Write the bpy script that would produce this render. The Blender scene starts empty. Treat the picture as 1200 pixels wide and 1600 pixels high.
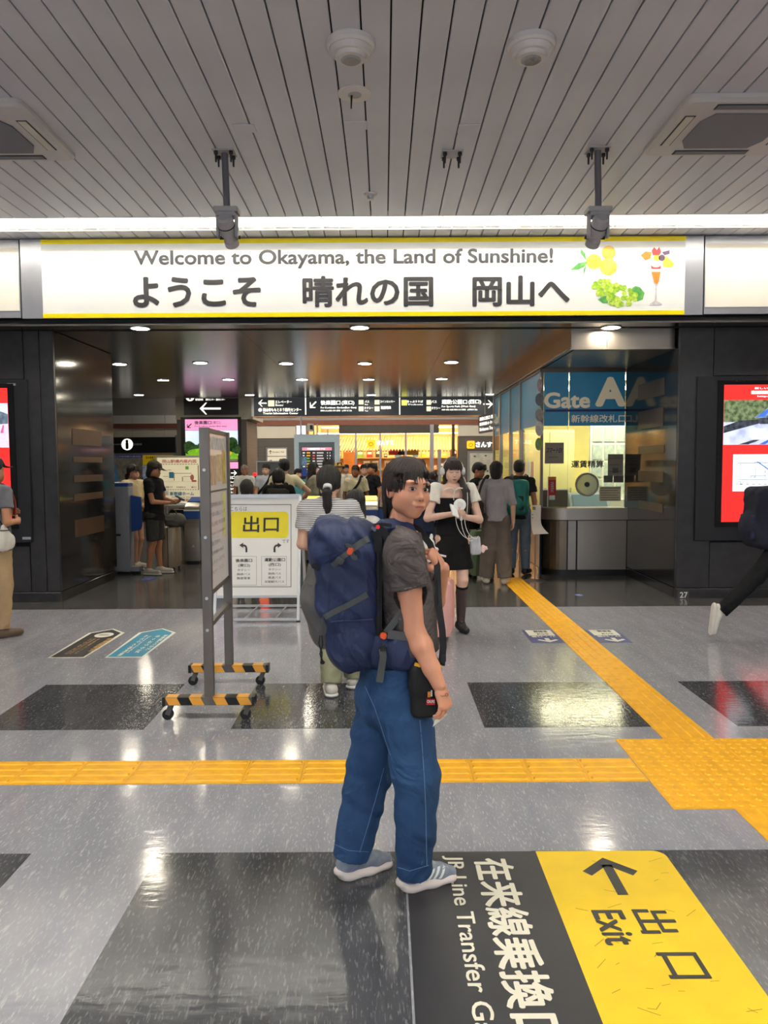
import bpy, bmesh, math, random
import numpy as np
from mathutils import Vector, Matrix
from mathutils.bvhtree import BVHTree
random.seed(7)
SC = bpy.context.scene
COL = SC.collection

# ---------------------------------------------------------------- camera
F = 1170.0                      # focal length in pixels of the 1200x1600 frame
CAMH = 1.6
PITCH = math.atan(75 / F)
ROLL = 0.0055
_cp, _sp, _cr, _sr = math.cos(PITCH), math.sin(PITCH), math.cos(ROLL), math.sin(ROLL)
def ray(x, y):
    u = (x - 600) / F; v = (800 - y) / F
    a = u * _cr + v * _sr; b = -u * _sr + v * _cr
    return (a, _cp + b * _sp, -_sp + b * _cp)
def G(x, y, z=0.0):             # pixel -> point on a horizontal plane
    d = ray(x, y); t = (z - CAMH) / d[2]
    return Vector((d[0] * t, d[1] * t, z))
def P(x, y, Y):                 # pixel -> point on a plane at depth Y
    d = ray(x, y); t = Y / d[1]
    return Vector((d[0] * t, Y, CAMH + d[2] * t))
def PX(x, y, X):                # pixel -> point on a plane X = const
    d = ray(x, y); t = X / d[0]
    return Vector((X, d[1] * t, CAMH + d[2] * t))
cam = bpy.data.cameras.new('camera')
cam.sensor_fit = 'VERTICAL'; cam.sensor_height = 32.0; cam.lens = F * 32.0 / 1600.0
cam.clip_start = 0.05; cam.clip_end = 200
camo = bpy.data.objects.new('camera', cam); COL.objects.link(camo)
camo.matrix_world = (Matrix.Translation((0, 0, CAMH)) @ Matrix.Rotation(math.pi / 2 - PITCH, 4, 'X') @ Matrix.Rotation(-ROLL, 4, 'Z'))
SC.camera = camo
# ---------------------------------------------------------------- world and exposure
w = bpy.data.worlds.new('world'); SC.world = w; w.use_nodes = True
w.node_tree.nodes['Background'].inputs[0].default_value = (0.80, 0.89, 1.0, 1)
w.node_tree.nodes['Background'].inputs[1].default_value = 1.05
SC.view_settings.view_transform = 'Standard'; SC.view_settings.look = 'None'
SC.view_settings.gamma = 1.0; SC.view_settings.use_curve_mapping = False
SC.view_settings.exposure = 0.33
TUBE = [46.0, 105.0, 90.0]      # emission of the ceiling trough tubes, sign row first
DOWN = 120.0                     # emission of the recessed downlights

# ---------------------------------------------------------------- materials
def lin(c):
    out = []
    for v in c[:3]:
        v = v / 255.0
        out.append(v / 12.92 if v <= 0.04045 else ((v + 0.055) / 1.055) ** 2.4)
    return (*out, 1.0)
MATS = {}
def M(name, rgb=(200, 200, 200), rough=0.5, metal=0.0, var=0.0, vscale=8.0, bump=0.0, bscale=60.0, emit=0.0, ecol=None,
      spec=0.5, coat=0.0, trans=0.0, alpha=1.0, stretch=None, sss=0.0, ior=1.45, rgb2=None, rvar=0.0, fold=None):
    if name in MATS: return MATS[name]
    m = bpy.data.materials.new(name); m.use_nodes = True
    nt = m.node_tree; b = nt.nodes['Principled BSDF']
    b.inputs['Base Color'].default_value = lin(rgb)
    b.inputs['Roughness'].default_value = rough
    b.inputs['Metallic'].default_value = metal
    b.inputs['Specular IOR Level'].default_value = spec
    b.inputs['IOR'].default_value = ior
    if coat: b.inputs['Coat Weight'].default_value = coat; b.inputs['Coat Roughness'].default_value = 0.08
    if trans: b.inputs['Transmission Weight'].default_value = trans
    if alpha < 1: b.inputs['Alpha'].default_value = alpha
    if sss:
        b.inputs['Subsurface Weight'].default_value = sss
        b.inputs['Subsurface Radius'].default_value = (0.012, 0.005, 0.003); b.inputs['Subsurface Scale'].default_value = 0.5
    if emit:
        b.inputs['Emission Color'].default_value = lin(ecol or rgb); b.inputs['Emission Strength'].default_value = emit
    tc = nt.nodes.new('ShaderNodeTexCoord'); mp = nt.nodes.new('ShaderNodeMapping')
    nt.links.new(tc.outputs['Object'], mp.inputs['Vector'])
    if stretch: mp.inputs['Scale'].default_value = stretch
    n = nt.nodes.new('ShaderNodeTexNoise'); n.inputs['Scale'].default_value = vscale; n.inputs['Detail'].default_value = 5
    nt.links.new(mp.outputs['Vector'], n.inputs['Vector'])
    if var or rgb2:
        r = nt.nodes.new('ShaderNodeValToRGB')
        c = lin(rgb)
        if rgb2: c2 = lin(rgb2); c1 = c
        else:
            c1 = tuple(max(0, v * (1 - var)) for v in c[:3]) + (1,); c2 = tuple(min(1, v * (1 + var)) for v in c[:3]) + (1,)
        r.color_ramp.elements[0].position = 0.35; r.color_ramp.elements[0].color = c1
        r.color_ramp.elements[1].position = 0.65; r.color_ramp.elements[1].color = c2
        nt.links.new(n.outputs['Fac'], r.inputs['Fac']); nt.links.new(r.outputs['Color'], b.inputs['Base Color'])
        if emit and not ecol: nt.links.new(r.outputs['Color'], b.inputs['Emission Color'])
    if rvar:
        mr = nt.nodes.new('ShaderNodeMapRange'); mr.inputs['To Min'].default_value = rough - rvar; mr.inputs['To Max'].default_value = rough + rvar
        nt.links.new(n.outputs['Fac'], mr.inputs['Value']); nt.links.new(mr.outputs['Result'], b.inputs['Roughness'])
    if bump:
        n2 = nt.nodes.new('ShaderNodeTexNoise'); n2.inputs['Scale'].default_value = bscale; n2.inputs['Detail'].default_value = 4
        nt.links.new(mp.outputs['Vector'], n2.inputs['Vector'])
        bp = nt.nodes.new('ShaderNodeBump'); bp.inputs['Strength'].default_value = bump; bp.inputs['Distance'].default_value = 0.02
        nt.links.new(n2.outputs['Fac'], bp.inputs['Height']); nt.links.new(bp.outputs['Normal'], b.inputs['Normal'])
    if fold:                                # broad soft creases under the fine weave
        st, sc, sx = fold
        mp3 = nt.nodes.new('ShaderNodeMapping'); mp3.inputs['Scale'].default_value = sx; nt.links.new(tc.outputs['Object'], mp3.inputs['Vector'])
        n3 = nt.nodes.new('ShaderNodeTexNoise'); n3.inputs['Scale'].default_value = sc; n3.inputs['Detail'].default_value = 2.5; n3.inputs['Distortion'].default_value = 1.6
        nt.links.new(mp3.outputs['Vector'], n3.inputs['Vector'])
        rg = nt.nodes.new('ShaderNodeMath'); rg.operation = 'PINGPONG'; rg.inputs[1].default_value = .16; nt.links.new(n3.outputs['Fac'], rg.inputs[0])
        b3 = nt.nodes.new('ShaderNodeBump'); b3.inputs['Strength'].default_value = st; b3.inputs['Distance'].default_value = 0.06
        nt.links.new(rg.outputs[0], b3.inputs['Height'])
        if bump: nt.links.new(b3.outputs['Normal'], bp.inputs['Normal'])
        else: nt.links.new(b3.outputs['Normal'], b.inputs['Normal'])
    MATS[name] = m
    return m

# ---------------------------------------------------------------- object helpers
def link(name, data, parent=None, mat=None, local=False):
    o = bpy.data.objects.new(name, data); COL.objects.link(o)
    if mat is not None and data is not None and hasattr(data, 'materials'):
        for mm in (mat if isinstance(mat, (list, tuple)) else [mat]): data.materials.append(mm)
    if parent is not None:
        o.parent = parent
        if not local: o.matrix_parent_inverse = world_of(parent).inverted()
    return o
def world_of(o):
    m = o.matrix_basis.copy()
    if o.parent is not None: m = world_of(o.parent) @ o.matrix_parent_inverse @ m
    return m
def tag(o, label, cat, group=None):
    o['label'] = label; o['category'] = cat
    if group: o['group'] = group
    return o
def thing(name, label, cat, loc=(0, 0, 0), rotz=0.0, group=None):
    o = bpy.data.objects.new(name, None); COL.objects.link(o)
    o.empty_display_size = 0.1
    o.location = loc; o.rotation_euler = (0, 0, rotz)
    return tag(o, label, cat, group)
def struct(o): o['kind'] = 'structure'; return o
def copy_tree(o, parent=None):
    c = o.copy(); COL.objects.link(c); c.parent = parent
    for ch in list(o.children): copy_tree(ch, c)
    return c
def smooth(me, ang=None):
    me.polygons.foreach_set('use_smooth', [True] * len(me.polygons))
    if ang is not None:
        try: me.set_sharp_from_angle(angle=math.radians(ang))
        except Exception: pass
def basis(d, up=Vector((0, 0, 1))):
    d = Vector(d).normalized(); up = Vector(up)
    if abs(d.dot(up)) > 0.98: up = Vector((0, 1, 0))
    x = d.cross(up).normalized(); y = x.cross(d).normalized()
    return x, y, d
class MB:
    def __init__(s): s.v = []; s.f = []; s.m = []
    def add(s, vs, fs, mi=0):
        o = len(s.v); s.v += [tuple(v) for v in vs]
        for f in fs: s.f.append(tuple(i + o for i in f)); s.m.append(mi)
        return s
    def box(s, lo, hi, mi=0, R=None, about=None):
        x0, y0, z0 = lo; x1, y1, z1 = hi
        vs = [Vector(p) for p in ((x0,y0,z0),(x1,y0,z0),(x1,y1,z0),(x0,y1,z0),(x0,y0,z1),(x1,y0,z1),(x1,y1,z1),(x0,y1,z1))]
        if R is not None:
            c = Vector(about) if about is not None else Vector(((x0+x1)/2,(y0+y1)/2,(z0+z1)/2))
            vs = [c + R @ (v - c) for v in vs]
        return s.add(vs, [(0,3,2,1),(4,5,6,7),(0,1,5,4),(1,2,6,5),(2,3,7,6),(3,0,4,7)], mi)
    def cbox(s, c, size, mi=0, R=None):
        return s.box([c[i]-size[i]/2 for i in range(3)], [c[i]+size[i]/2 for i in range(3)], mi, R)
    def bar(s, a, b, w, h, mi=0, up=(0,0,1)):
        a, b = Vector(a), Vector(b); x, y, d = basis(b - a, up)
        vs = []
        for p in (a, b):
            for sx, sy in ((-1,-1),(1,-1),(1,1),(-1,1)): vs.append(p + x*sx*w/2 + y*sy*h/2)
        return s.add(vs, [(3,2,1,0),(4,5,6,7),(0,1,5,4),(1,2,6,5),(2,3,7,6),(3,0,4,7)], mi)
    def cyl(s, a, b, r0, r1=None, n=16, mi=0, caps=True):
        a, b = Vector(a), Vector(b); r1 = r0 if r1 is None else r1
        x, y, d = basis(b - a); vs = []
        for p, r in ((a, r0), (b, r1)):
            for i in range(n):
                t = 2*math.pi*i/n; vs.append(p + x*math.cos(t)*r + y*math.sin(t)*r)
        fs = [(i, (i+1) % n, n+(i+1) % n, n+i) for i in range(n)]
        if caps: fs += [tuple(range(n-1,-1,-1)), tuple(range(n, 2*n))]
        return s.add(vs, fs, mi)
    def tube(s, pts, r, n=8, mi=0, flat=1.0, up=(0,0,1)):
        pts = [Vector(p) for p in pts]; vs = []; k = len(pts)
        rr = r if isinstance(r, (list, tuple)) else [r]*k
        for i, p in enumerate(pts):
            d = pts[min(i+1,k-1)] - pts[max(i-1,0)]; x, y, d = basis(d, up)
            for j in range(n):
                t = 2*math.pi*j/n; vs.append(p + x*math.cos(t)*rr[i] + y*math.sin(t)*rr[i]*flat)
        fs = []
        for i in range(k-1):
            for j in range(n): fs.append((i*n+j, i*n+(j+1) % n, (i+1)*n+(j+1) % n, (i+1)*n+j))
        fs += [tuple(range(n-1,-1,-1)), tuple(range((k-1)*n, k*n))]
        return s.add(vs, fs, mi)
    def lathe(s, prof, c=(0,0,0), axis=(0,0,1), n=24, mi=0):
        c = Vector(c); x, y, d = basis(axis); vs = []; k = len(prof)
        for r, h in prof:
            for j in range(n):
                t = 2*math.pi*j/n; vs.append(c + d*h + x*math.cos(t)*r + y*math.sin(t)*r)
        fs = []
        for i in range(k-1):
            for j in range(n): fs.append((i*n+j, i*n+(j+1) % n, (i+1)*n+(j+1) % n, (i+1)*n+j))
        fs += [tuple(range(n-1,-1,-1)), tuple(range((k-1)*n, k*n))]
        return s.add(vs, fs, mi)
    def prism(s, pts, depth, mi=0):          # pts: 3D planar loop; depth: Vector
        pts = [Vector(p) for p in pts]; d = Vector(depth); n = len(pts)
        vs = pts + [p + d for p in pts]
        fs = [tuple(range(n-1,-1,-1)), tuple(range(n, 2*n))] + [(i,(i+1)%n,n+(i+1)%n,n+i) for i in range(n)]
        return s.add(vs, fs, mi)
    def quad(s, a, b, c, d, mi=0): return s.add([a,b,c,d], [(0,1,2,3)], mi)
    def mesh(s, name, fixn=True):
        me = bpy.data.meshes.new(name); me.from_pydata(s.v, [], s.f)
        if any(s.m): me.polygons.foreach_set('material_index', s.m)
        if fixn:
            bm = bmesh.new(); bm.from_mesh(me); bmesh.ops.recalc_face_normals(bm, faces=bm.faces); bm.to_mesh(me); bm.free()
        me.update(); return me
    def build(s, name, mat, parent=None, sm=None, bevel=0.0, local=False, seg=2):
        me = s.mesh(name)
        if bevel:
            bm = bmesh.new(); bm.from_mesh(me)
            es = [e for e in bm.edges if len(e.link_faces) == 2 and e.calc_face_angle(0) > 0.6]
            bmesh.ops.bevel(bm, geom=es, offset=bevel, segments=seg, affect='EDGES', clamp_overlap=True)
            bm.to_mesh(me); bm.free(); smooth(me, 35)
        if sm is not None: smooth(me, sm)
        return link(name, me, parent, mat, local)
def rect_round(w, h, r, n=5):               # 2D loop, centred
    out = []
    for cx, cy, a0 in ((w/2-r,h/2-r,0),(-w/2+r,h/2-r,90),(-w/2+r,-h/2+r,180),(w/2-r,-h/2+r,270)):
        for i in range(n+1):
            a = math.radians(a0 + 90*i/n); out.append((cx+r*math.cos(a), cy+r*math.sin(a)))
    return out

# ---------------------------------------------------------------- lettering
_tc = {}
def text_mesh(s, bold=0.0, res=2):
    key = (s, bold, res)
    if key in _tc: return _tc[key]
    c = bpy.data.curves.new('lettering', 'FONT'); c.body = s; c.resolution_u = res
    o = bpy.data.objects.new('lettering', c); COL.objects.link(o)
    me = bpy.data.meshes.new_from_object(o.evaluated_get(bpy.context.evaluated_depsgraph_get()))
    bpy.data.objects.remove(o); bpy.data.curves.remove(c)
    n = len(me.vertices); co = np.empty(n*3, dtype=np.float32); me.vertices.foreach_get('co', co); co = co.reshape(-1, 3)
    fs = [tuple(p.vertices) for p in me.polygons]
    bpy.data.meshes.remove(me)
    if bold > 0.008:                       # heavier stroke: overlapping shifted strokes
        d = bold*1.15; allc = [co]; allf = list(fs)
        for k, (dx, dy) in enumerate(((1,0),(-1,0),(0,1),(0,-1),(.7,.7),(-.7,.7),(.7,-.7),(-.7,-.7))):
            if res == 1 and k > 3: break
            q = co.copy(); q[:,0] += dx*d; q[:,1] += dy*d; q[:,2] = (k+1); allc.append(q); o_ = n*(k+1); allf += [tuple(i+o_ for i in f) for f in fs]
        co = np.concatenate(allc); fs = allf
    lo = co.min(0) if n else np.zeros(3); hi = co.max(0) if n else np.ones(3)
    _tc[key] = (co, lo, hi, fs); return _tc[key]
def letter(s, o, ux, uy, w, h, mat, parent, bold=0.0, res=2, lift=0.002, keep=None, shear=0.0, name='lettering'):
    """lettering fitted into the box o..o+ux*w+uy*h; keep='l'/'c' keeps the glyph aspect"""
    co, lo, hi, fs = text_mesh(s, bold, res)
    o, ux, uy = Vector(o), Vector(ux).normalized(), Vector(uy).normalized(); nrm = ux.cross(uy)
    sx = w / max(1e-6, hi[0]-lo[0]); sy = h / max(1e-6, hi[1]-lo[1]); off = 0.0
    if keep:
        sx0 = sx; sx = min(sx, sy); off = 0 if keep == 'l' else (sx0-sx)*(hi[0]-lo[0])/2
    b = o + nrm*lift
    st_ = min(.00015, abs(lift)*.12)
    vs = [b + ux*((p[0]-lo[0])*sx + off + shear*(p[1]-lo[1])*sy) + uy*((p[1]-lo[1])*sy) + nrm*(float(p[2])*st_) for p in co]
    me = bpy.data.meshes.new(name); me.from_pydata([tuple(v) for v in vs], [], fs); me.update()
    return link(name, me, parent, mat)
def letter_px(s, box, Y, mat, parent, bold=0.0, res=2, lift=0.004, keep=None, shear=0.0):
    """lettering on a plane that faces the camera at depth Y; box = photo pixels x0,y0,x1,y1"""
    x0, y0, x1, y1 = box
    a = P(x0, y1, Y); b = P(x1, y1, Y); c = P(x0, y0, Y)
    return letter(s, a, (1,0,0), (0,0,1), (b-a).length, (c-a).length, mat, parent, bold, res, lift, keep, shear)
def flat(pts, mat, parent, name, lift=Vector((0,0,0)), thick=None):
    pts = [Vector(p) + Vector(lift) for p in pts]
    m = MB()
    if thick is not None: m.prism(pts, thick)
    else: m.add(pts, [tuple(range(len(pts)))])
    me = m.mesh(name, fixn=thick is not None)
    return link(name, me, parent, mat)
def panel_px(box, Y, mat, parent, name, thick=0.01, lift=0.0):
    x0, y0, x1, y1 = box
    a = P(x0, y1, Y); b = P(x1, y0, Y)
    m = MB(); m.box((a.x, Y - lift - thick, a.z), (b.x, Y - lift, b.z))
    return m.build(name, mat, parent)
# ================================================================ setting
def floor_mat(name, base, fleck, dark, rough):
    m = bpy.data.materials.new(name); m.use_nodes = True; nt = m.node_tree; N = nt.nodes; L = nt.links
    b = N['Principled BSDF']
    tc = N.new('ShaderNodeTexCoord')
    mp = N.new('ShaderNodeMapping'); mp.inputs['Rotation'].default_value = (0, 0, 0.6); mp.inputs['Scale'].default_value = (1.15, 0.24, 1.0)
    L.new(tc.outputs['Object'], mp.inputs['Vector'])
    def noise(scale, det=4, vec=mp):
        scale = scale*2.5 if vec is mp else scale
        n = N.new('ShaderNodeTexNoise'); n.inputs['Scale'].default_value = scale; n.inputs['Detail'].default_value = det
        L.new(vec.outputs[0], n.inputs['Vector']); return n
    def ramp(n, p0, p1, c0, c1):
        r = N.new('ShaderNodeValToRGB'); r.color_ramp.elements[0].position = p0; r.color_ramp.elements[1].position = p1
        r.color_ramp.elements[0].color = c0; r.color_ramp.elements[1].color = c1
        L.new(n.outputs['Fac'], r.inputs['Fac']); return r
    def mix(fac, a, bcol):
        x = N.new('ShaderNodeMix'); x.data_type = 'RGBA'
        L.new(fac, x.inputs[0])
        (L.new(a, x.inputs[6]) if not isinstance(a, tuple) else setattr(x.inputs[6], 'default_value', a))
        (L.new(bcol, x.inputs[7]) if not isinstance(bcol, tuple) else setattr(x.inputs[7], 'default_value', bcol))
        return x.outputs[2]
    K0, K1 = (0,0,0,1), (1,1,1,1)
    big = ramp(noise(3.0), 0.35, 0.7, lin(dark), lin(base))
    f1 = ramp(noise(48, 3), 0.57, 0.70, K0, (0.75,0.75,0.75,1))
    f2 = ramp(noise(17, 4), 0.60, 0.72, K0, (0.6,0.6,0.6,1))
    f3 = ramp(noise(30, 3), 0.30, 0.37, (0.5,0.5,0.5,1), K0)
    c = mix(f1.outputs[0], big.outputs[0], lin(fleck)); c = mix(f2.outputs[0], c, lin(fleck)); c = mix(f3.outputs[0], c, lin(dark))
    L.new(c, b.inputs['Base Color'])
    n = noise(9, 4); mr = N.new('ShaderNodeMapRange'); mr.inputs['To Min'].default_value = rough*0.7; mr.inputs['To Max'].default_value = rough*1.4
    L.new(n.outputs['Fac'], mr.inputs['Value']); L.new(mr.outputs['Result'], b.inputs['Roughness'])
    b.inputs['Specular IOR Level'].default_value = 0.42
    mp2 = N.new('ShaderNodeMapping'); mp2.inputs['Rotation'].default_value = (0, 0, -0.35); mp2.inputs['Scale'].default_value = (0.35, 1.0, 1.0)
    L.new(tc.outputs['Object'], mp2.inputs['Vector'])
    nb = noise(26, 3, mp2); bp = N.new('ShaderNodeBump'); bp.inputs['Strength'].default_value = 0.07; bp.inputs['Distance'].default_value = 0.012
    L.new(nb.outputs['Fac'], bp.inputs['Height']); L.new(bp.outputs['Normal'], b.inputs['Normal'])
    return m
MF_LIGHT = floor_mat('linoleum_grey', (156,156,163), (200,199,198), (142,142,151), 0.115)
MF_DARK = floor_mat('linoleum_charcoal', (76,77,81), (126,126,125), (58,59,64), 0.115)
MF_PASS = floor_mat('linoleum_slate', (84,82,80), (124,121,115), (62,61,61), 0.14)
M_CEIL = M('ceiling_aluminium', (205,205,212), 0.45, 0.0, var=0.03, vscale=1.5)
M_GAP = M('joint_dark', (22,22,24), 0.8)
M_GRAN = M('polished_granite', (33,32,34), 0.10, 0.0, rgb2=(44,42,42), vscale=14, spec=0.5, bump=0.01, bscale=5)
M_GRANF = M('honed_granite', (38,37,40), 0.28, 0.0, rgb2=(48,46,47), vscale=9, spec=0.5)
M_STEEL = M('brushed_steel', (158,148,138), 0.30, 0.85, var=0.02, vscale=3)
M_STEELD = M('dark_steel_soffit', (124,120,114), 0.21, 0.9, var=0.05, vscale=3, bump=0.03, bscale=5, stretch=(1.0,0.2,1))
M_WHITE = M('white_paint', (232,232,228), 0.5, var=0.015, vscale=3)
M_CREAM = M('cream_panel', (222,214,196), 0.5, var=0.02, vscale=2)
M_BLACK = M('black_plastic', (18,18,20), 0.4, var=0.1)
M_INK = M('black_ink', (24,24,27), 0.5, var=0.05)
M_SILVER = M('silver_aluminium', (186,186,192), 0.33, 0.75, var=0.03, vscale=5)
M_GREYW = M('grey_wall', (160,156,152), 0.55, var=0.03, vscale=2)
M_BROWNW = M('louvre_cladding', (104,97,91), 0.6, var=0.10, vscale=3.0, stretch=(0.2,0.2,18), bump=0.12, bscale=4)
M_REDBAND = M('terracotta_band', (139,86,68), 0.55, var=0.06)

# ---- floor
m = MB(); m.box((-9, -6, -0.1), (9, 32, 0))
floor = struct(m.build('floor', MF_LIGHT))
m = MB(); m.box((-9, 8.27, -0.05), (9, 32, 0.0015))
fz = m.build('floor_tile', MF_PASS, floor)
sq = None
for Y0 in (-0.33, 2.06, 4.45):
    for k in range(-5, 6):
        x0 = 0.602 + 1.54*k
        o = None
        if sq is None:
            m = MB(); m.box((0, 0, -0.02), (1.012, 0.938, 0.0015)); sq = m.mesh('floor_tile')
            sq.materials.append(MF_DARK)
        o = bpy.data.objects.new('floor_tile', sq); COL.objects.link(o); o.location = (x0, Y0, 0); o.parent = floor
        if Y0 == 2.06: o.scale.y = 1.07; o.location.y = 2.998-0.938*1.07
# ---- tactile paving
M_TACT = M('tactile_yellow', (246,178,8), 0.42, var=0.06, vscale=14, bump=0.03, bscale=50, rgb2=(228,164,14))
TS = 0.293
def tact_bar():
    m = MB(); m.box((0.001, 0.001, -0.004), (TS-0.001, TS-0.001, 0.004))
    for i in range(4):
        y = TS*(i+0.5)/4
        m.prism([(0.012,y-0.016,0.004),(0.012,y+0.016,0.004),(0.02,y+0.010,0.009),(0.02,y-0.010,0.009)], (0.0,0,0))
        a, b_ = 0.012, TS-0.012
        m.add([(a,y-0.016,0.004),(b_,y-0.016,0.004),(b_,y+0.016,0.004),(a,y+0.016,0.004),(a+0.008,y-0.010,0.009),(b_-0.008,y-0.010,0.009),(b_-0.008,y+0.010,0.009),(a+0.008,y+0.010,0.009)],
              [(4,5,6,7),(0,1,5,4),(1,2,6,5),(2,3,7,6),(3,0,4,7)])
    return m.mesh('tactile_tile')
def tact_dot():
    m = MB(); m.box((0.001, 0.001, -0.004), (TS-0.001, TS-0.001, 0.004))
    for i in range(5):
        for j in range(5): m.cyl((TS*(i+.5)/5, TS*(j+.5)/5, 0.004), (TS*(i+.5)/5, TS*(j+.5)/5, 0.009), 0.016, 0.010, n=10)
    return m.mesh('tactile_tile')
TB, TD = tact_bar(), tact_dot()
TB.materials.append(M_TACT); TD.materials.append(M_TACT)
def tact(me, x, y, rot=0):
    o = bpy.data.objects.new('tactile_tile', me); COL.objects.link(o)
    if rot: o.rotation_euler = (0,0,math.pi/2); o.location = (x+TS, y, 0.0)
    else: o.location = (x, y, 0.0)
    o.parent = floor
for i in range(18): tact(TB, 1.325 - TS*(i+1), 3.668)
for i in range(3):
    for j in range(3): tact(TD, 1.330 + TS*i, 3.364 + TS*j)
for j in range(4): tact(TB, 1.612, 3.364 - TS*(j+1), 1)
for j in range(21): tact(TB if j < 11 else TD, 1.612, 4.243 + TS*j, 1)

# ---- ceiling: slats with dark joints, a light trough across, fixtures behind the camera
CZ = 4.10
m = MB(); m.box((-9, 2.73, CZ+0.05), (9, 7.73, CZ+0.09))
ceil = struct(m.build('ceiling', M_GAP))
for a, b_ in ((-6,-3.12),(-2.67,2.28),(8.18,8.7)): m = MB(); m.box((-9, a, CZ+0.05), (9, b_, CZ+0.09)); m.build('ceiling_backing', M_GAP, ceil)
SLW = 0.1715
TROUGHS = [(7.75, 8.16), (2.3, 2.71), (-3.1, -2.69)]
segs = [(-6, -3.1), (-2.69, 2.3), (2.71, 7.75), (8.16, 8.72)]
slm = []
for a, b_ in segs:
    m = MB(); h = SLW/2 - 0.005
    m.add([(-h,a,CZ+0.03),(-h,a,CZ+0.004),(-h+0.004,a,CZ),(h-0.004,a,CZ),(h,a,CZ+0.004),(h,a,CZ+0.03),
           (-h,b_,CZ+0.03),(-h,b_,CZ+0.004),(-h+0.004,b_,CZ),(h-0.004,b_,CZ),(h,b_,CZ+0.004),(h,b_,CZ+0.03)],
          [(0,1,7,6),(1,2,8,7),(2,3,9,8),(3,4,10,9),(4,5,11,10),(5,0,6,11),(5,4,3,2,1,0),(6,7,8,9,10,11)])
    me = m.mesh('ceiling_slat'); me.materials.append(M_CEIL); slm.append(me)
# joints measured in the photograph: one passes x=553 px at the trough
xj = P(553, 336, 7.75).x
for i in range(-36, 37):
    x = xj + SLW*(i + 0.5)
    if abs(x) > 6.2: continue
    for si, me in enumerate(slm):
        if si in (0,) and abs(x) > 3: continue
        o = bpy.data.objects.new('ceiling_slat', me); COL.objects.link(o); o.location.x = x; o.parent = ceil
M_TUBE = [M('fluorescent_tube_%d' % k, (255,252,240), 0.4, emit=TUBE[k], ecol=(255,250,238)) for k in range(3)]
M_TROUGH = M('trough_enamel', (245,245,242), 0.5, var=0.01)
for n_, (a, b_) in enumerate(TROUGHS):
    t = thing('light_trough', ['recessed fluorescent light trough running along the front of the welcome sign',
        'recessed fluorescent light trough in the hall ceiling above the backpacker', 'recessed fluorescent light trough at the rear of the hall ceiling'][n_],
        'ceiling light', (0, (a+b_)/2, CZ))
    m = MB(); zt = CZ+0.30
    m.box((-9, a-0.012, CZ-0.003), (9, a, zt)); m.box((-9, b_, CZ-0.003), (9, b_+0.012, zt)); m.box((-9, a, zt), (9, b_, zt+0.02))
    m.build('trough_body', M_TROUGH, t)
    for k in range(-5, 6):
        m = MB(); xc = k*1.24; yt = a+0.11
        m.cyl((xc-0.6, yt, CZ+0.17), (xc+0.6, yt, CZ+0.17), 0.019, n=8); m.build('tube', M_TUBE[n_], t, sm=40)
    if n_ == 0:
        for k in range(-4, 5):
            m = MB(); m.box((k*1.24+0.62-0.004, a+0.004, CZ+0.02), (k*1.24+0.62+0.004, b_-0.004, CZ+0.028)); m.build('divider', M_TROUGH, t)

# ---- outer shell (sides and rear of the hall)
m = MB(); m.box((-9.1, -6, 0), (-9, 32, 5)); struct(m.build('wall_side_left', M_GREYW))
m = MB(); m.box((9, -6, 0), (9.1, 32, 5)); struct(m.build('wall_side_right', M_GREYW))

# ---- piers either side of the passage
def stone(name, lo, hi, mat, parent): 
    m = MB(); m.box(lo, hi); return m.build(name, mat, parent, bevel=0.003, seg=1)
XL, XR = -3.80, 3.43
m = MB(); m.box((-9, 8.76, 0), (XL-0.04, 10.56, 3.5))
wl = struct(m.build('wall_left', M_GAP))
for a, b_ in ((-9,-7.1),(-7.09,-6.05),(-4.14,-3.962)):
    stone('stone_panel', (a,8.72,0.125), (b_,8.76,3.15), M_GRANF, wl)
stone('stone_panel', (-6.04,8.72,0.125), (-4.15,8.76,0.66), M_GRANF, wl)
stone('stone_panel', (-6.04,8.72,2.60), (-4.15,8.76,3.15), M_GRANF, wl)
stone('stone_panel', (-3.956,8.72,0.125), (XL,8.76,3.15), M_GRANF, wl)
stone('stone_panel', (-9,8.715,0), (XL,8.76,0.115), M_GRANF, wl)
for a, b_ in ((8.765,10.58),): stone('stone_panel', (XL-0.04,a,0.125), (XL,b_,3.15), M_GRAN, wl)
stone('stone_panel', (XL-0.04,8.765,0), (XL,10.58,0.115), M_GRAN, wl)
m = MB(); m.box((XR+0.04, 8.80, 0), (9, 10.7, 3.5))
wr = struct(m.build('wall_right', M_GAP))
stone('stone_panel', (XR,8.74,0.125), (3.815,8.80,3.15), M_GRANF, wr)
stone('stone_panel', (3.82,8.74,2.60), (5.72,8.80,3.15), M_GRANF, wr)
stone('stone_panel', (3.82,8.74,0.125), (5.72,8.80,0.66), M_GRANF, wr)
for a, b_ in ((5.73,7.2),(7.21,9)): stone('stone_panel', (a,8.74,0.125), (b_,8.80,3.15), M_GRANF, wr)
stone('stone_panel', (XR,8.735,0), (9,8.80,0.115), M_GRANF, wr)
stone('stone_panel', (XR,8.805,0.125), (XR+0.04,10.68,2.93), M_GRAN, wr)
stone('stone_panel', (XR,8.805,0), (XR+0.04,10.68,0.115), M_GRAN, wr)
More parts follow.
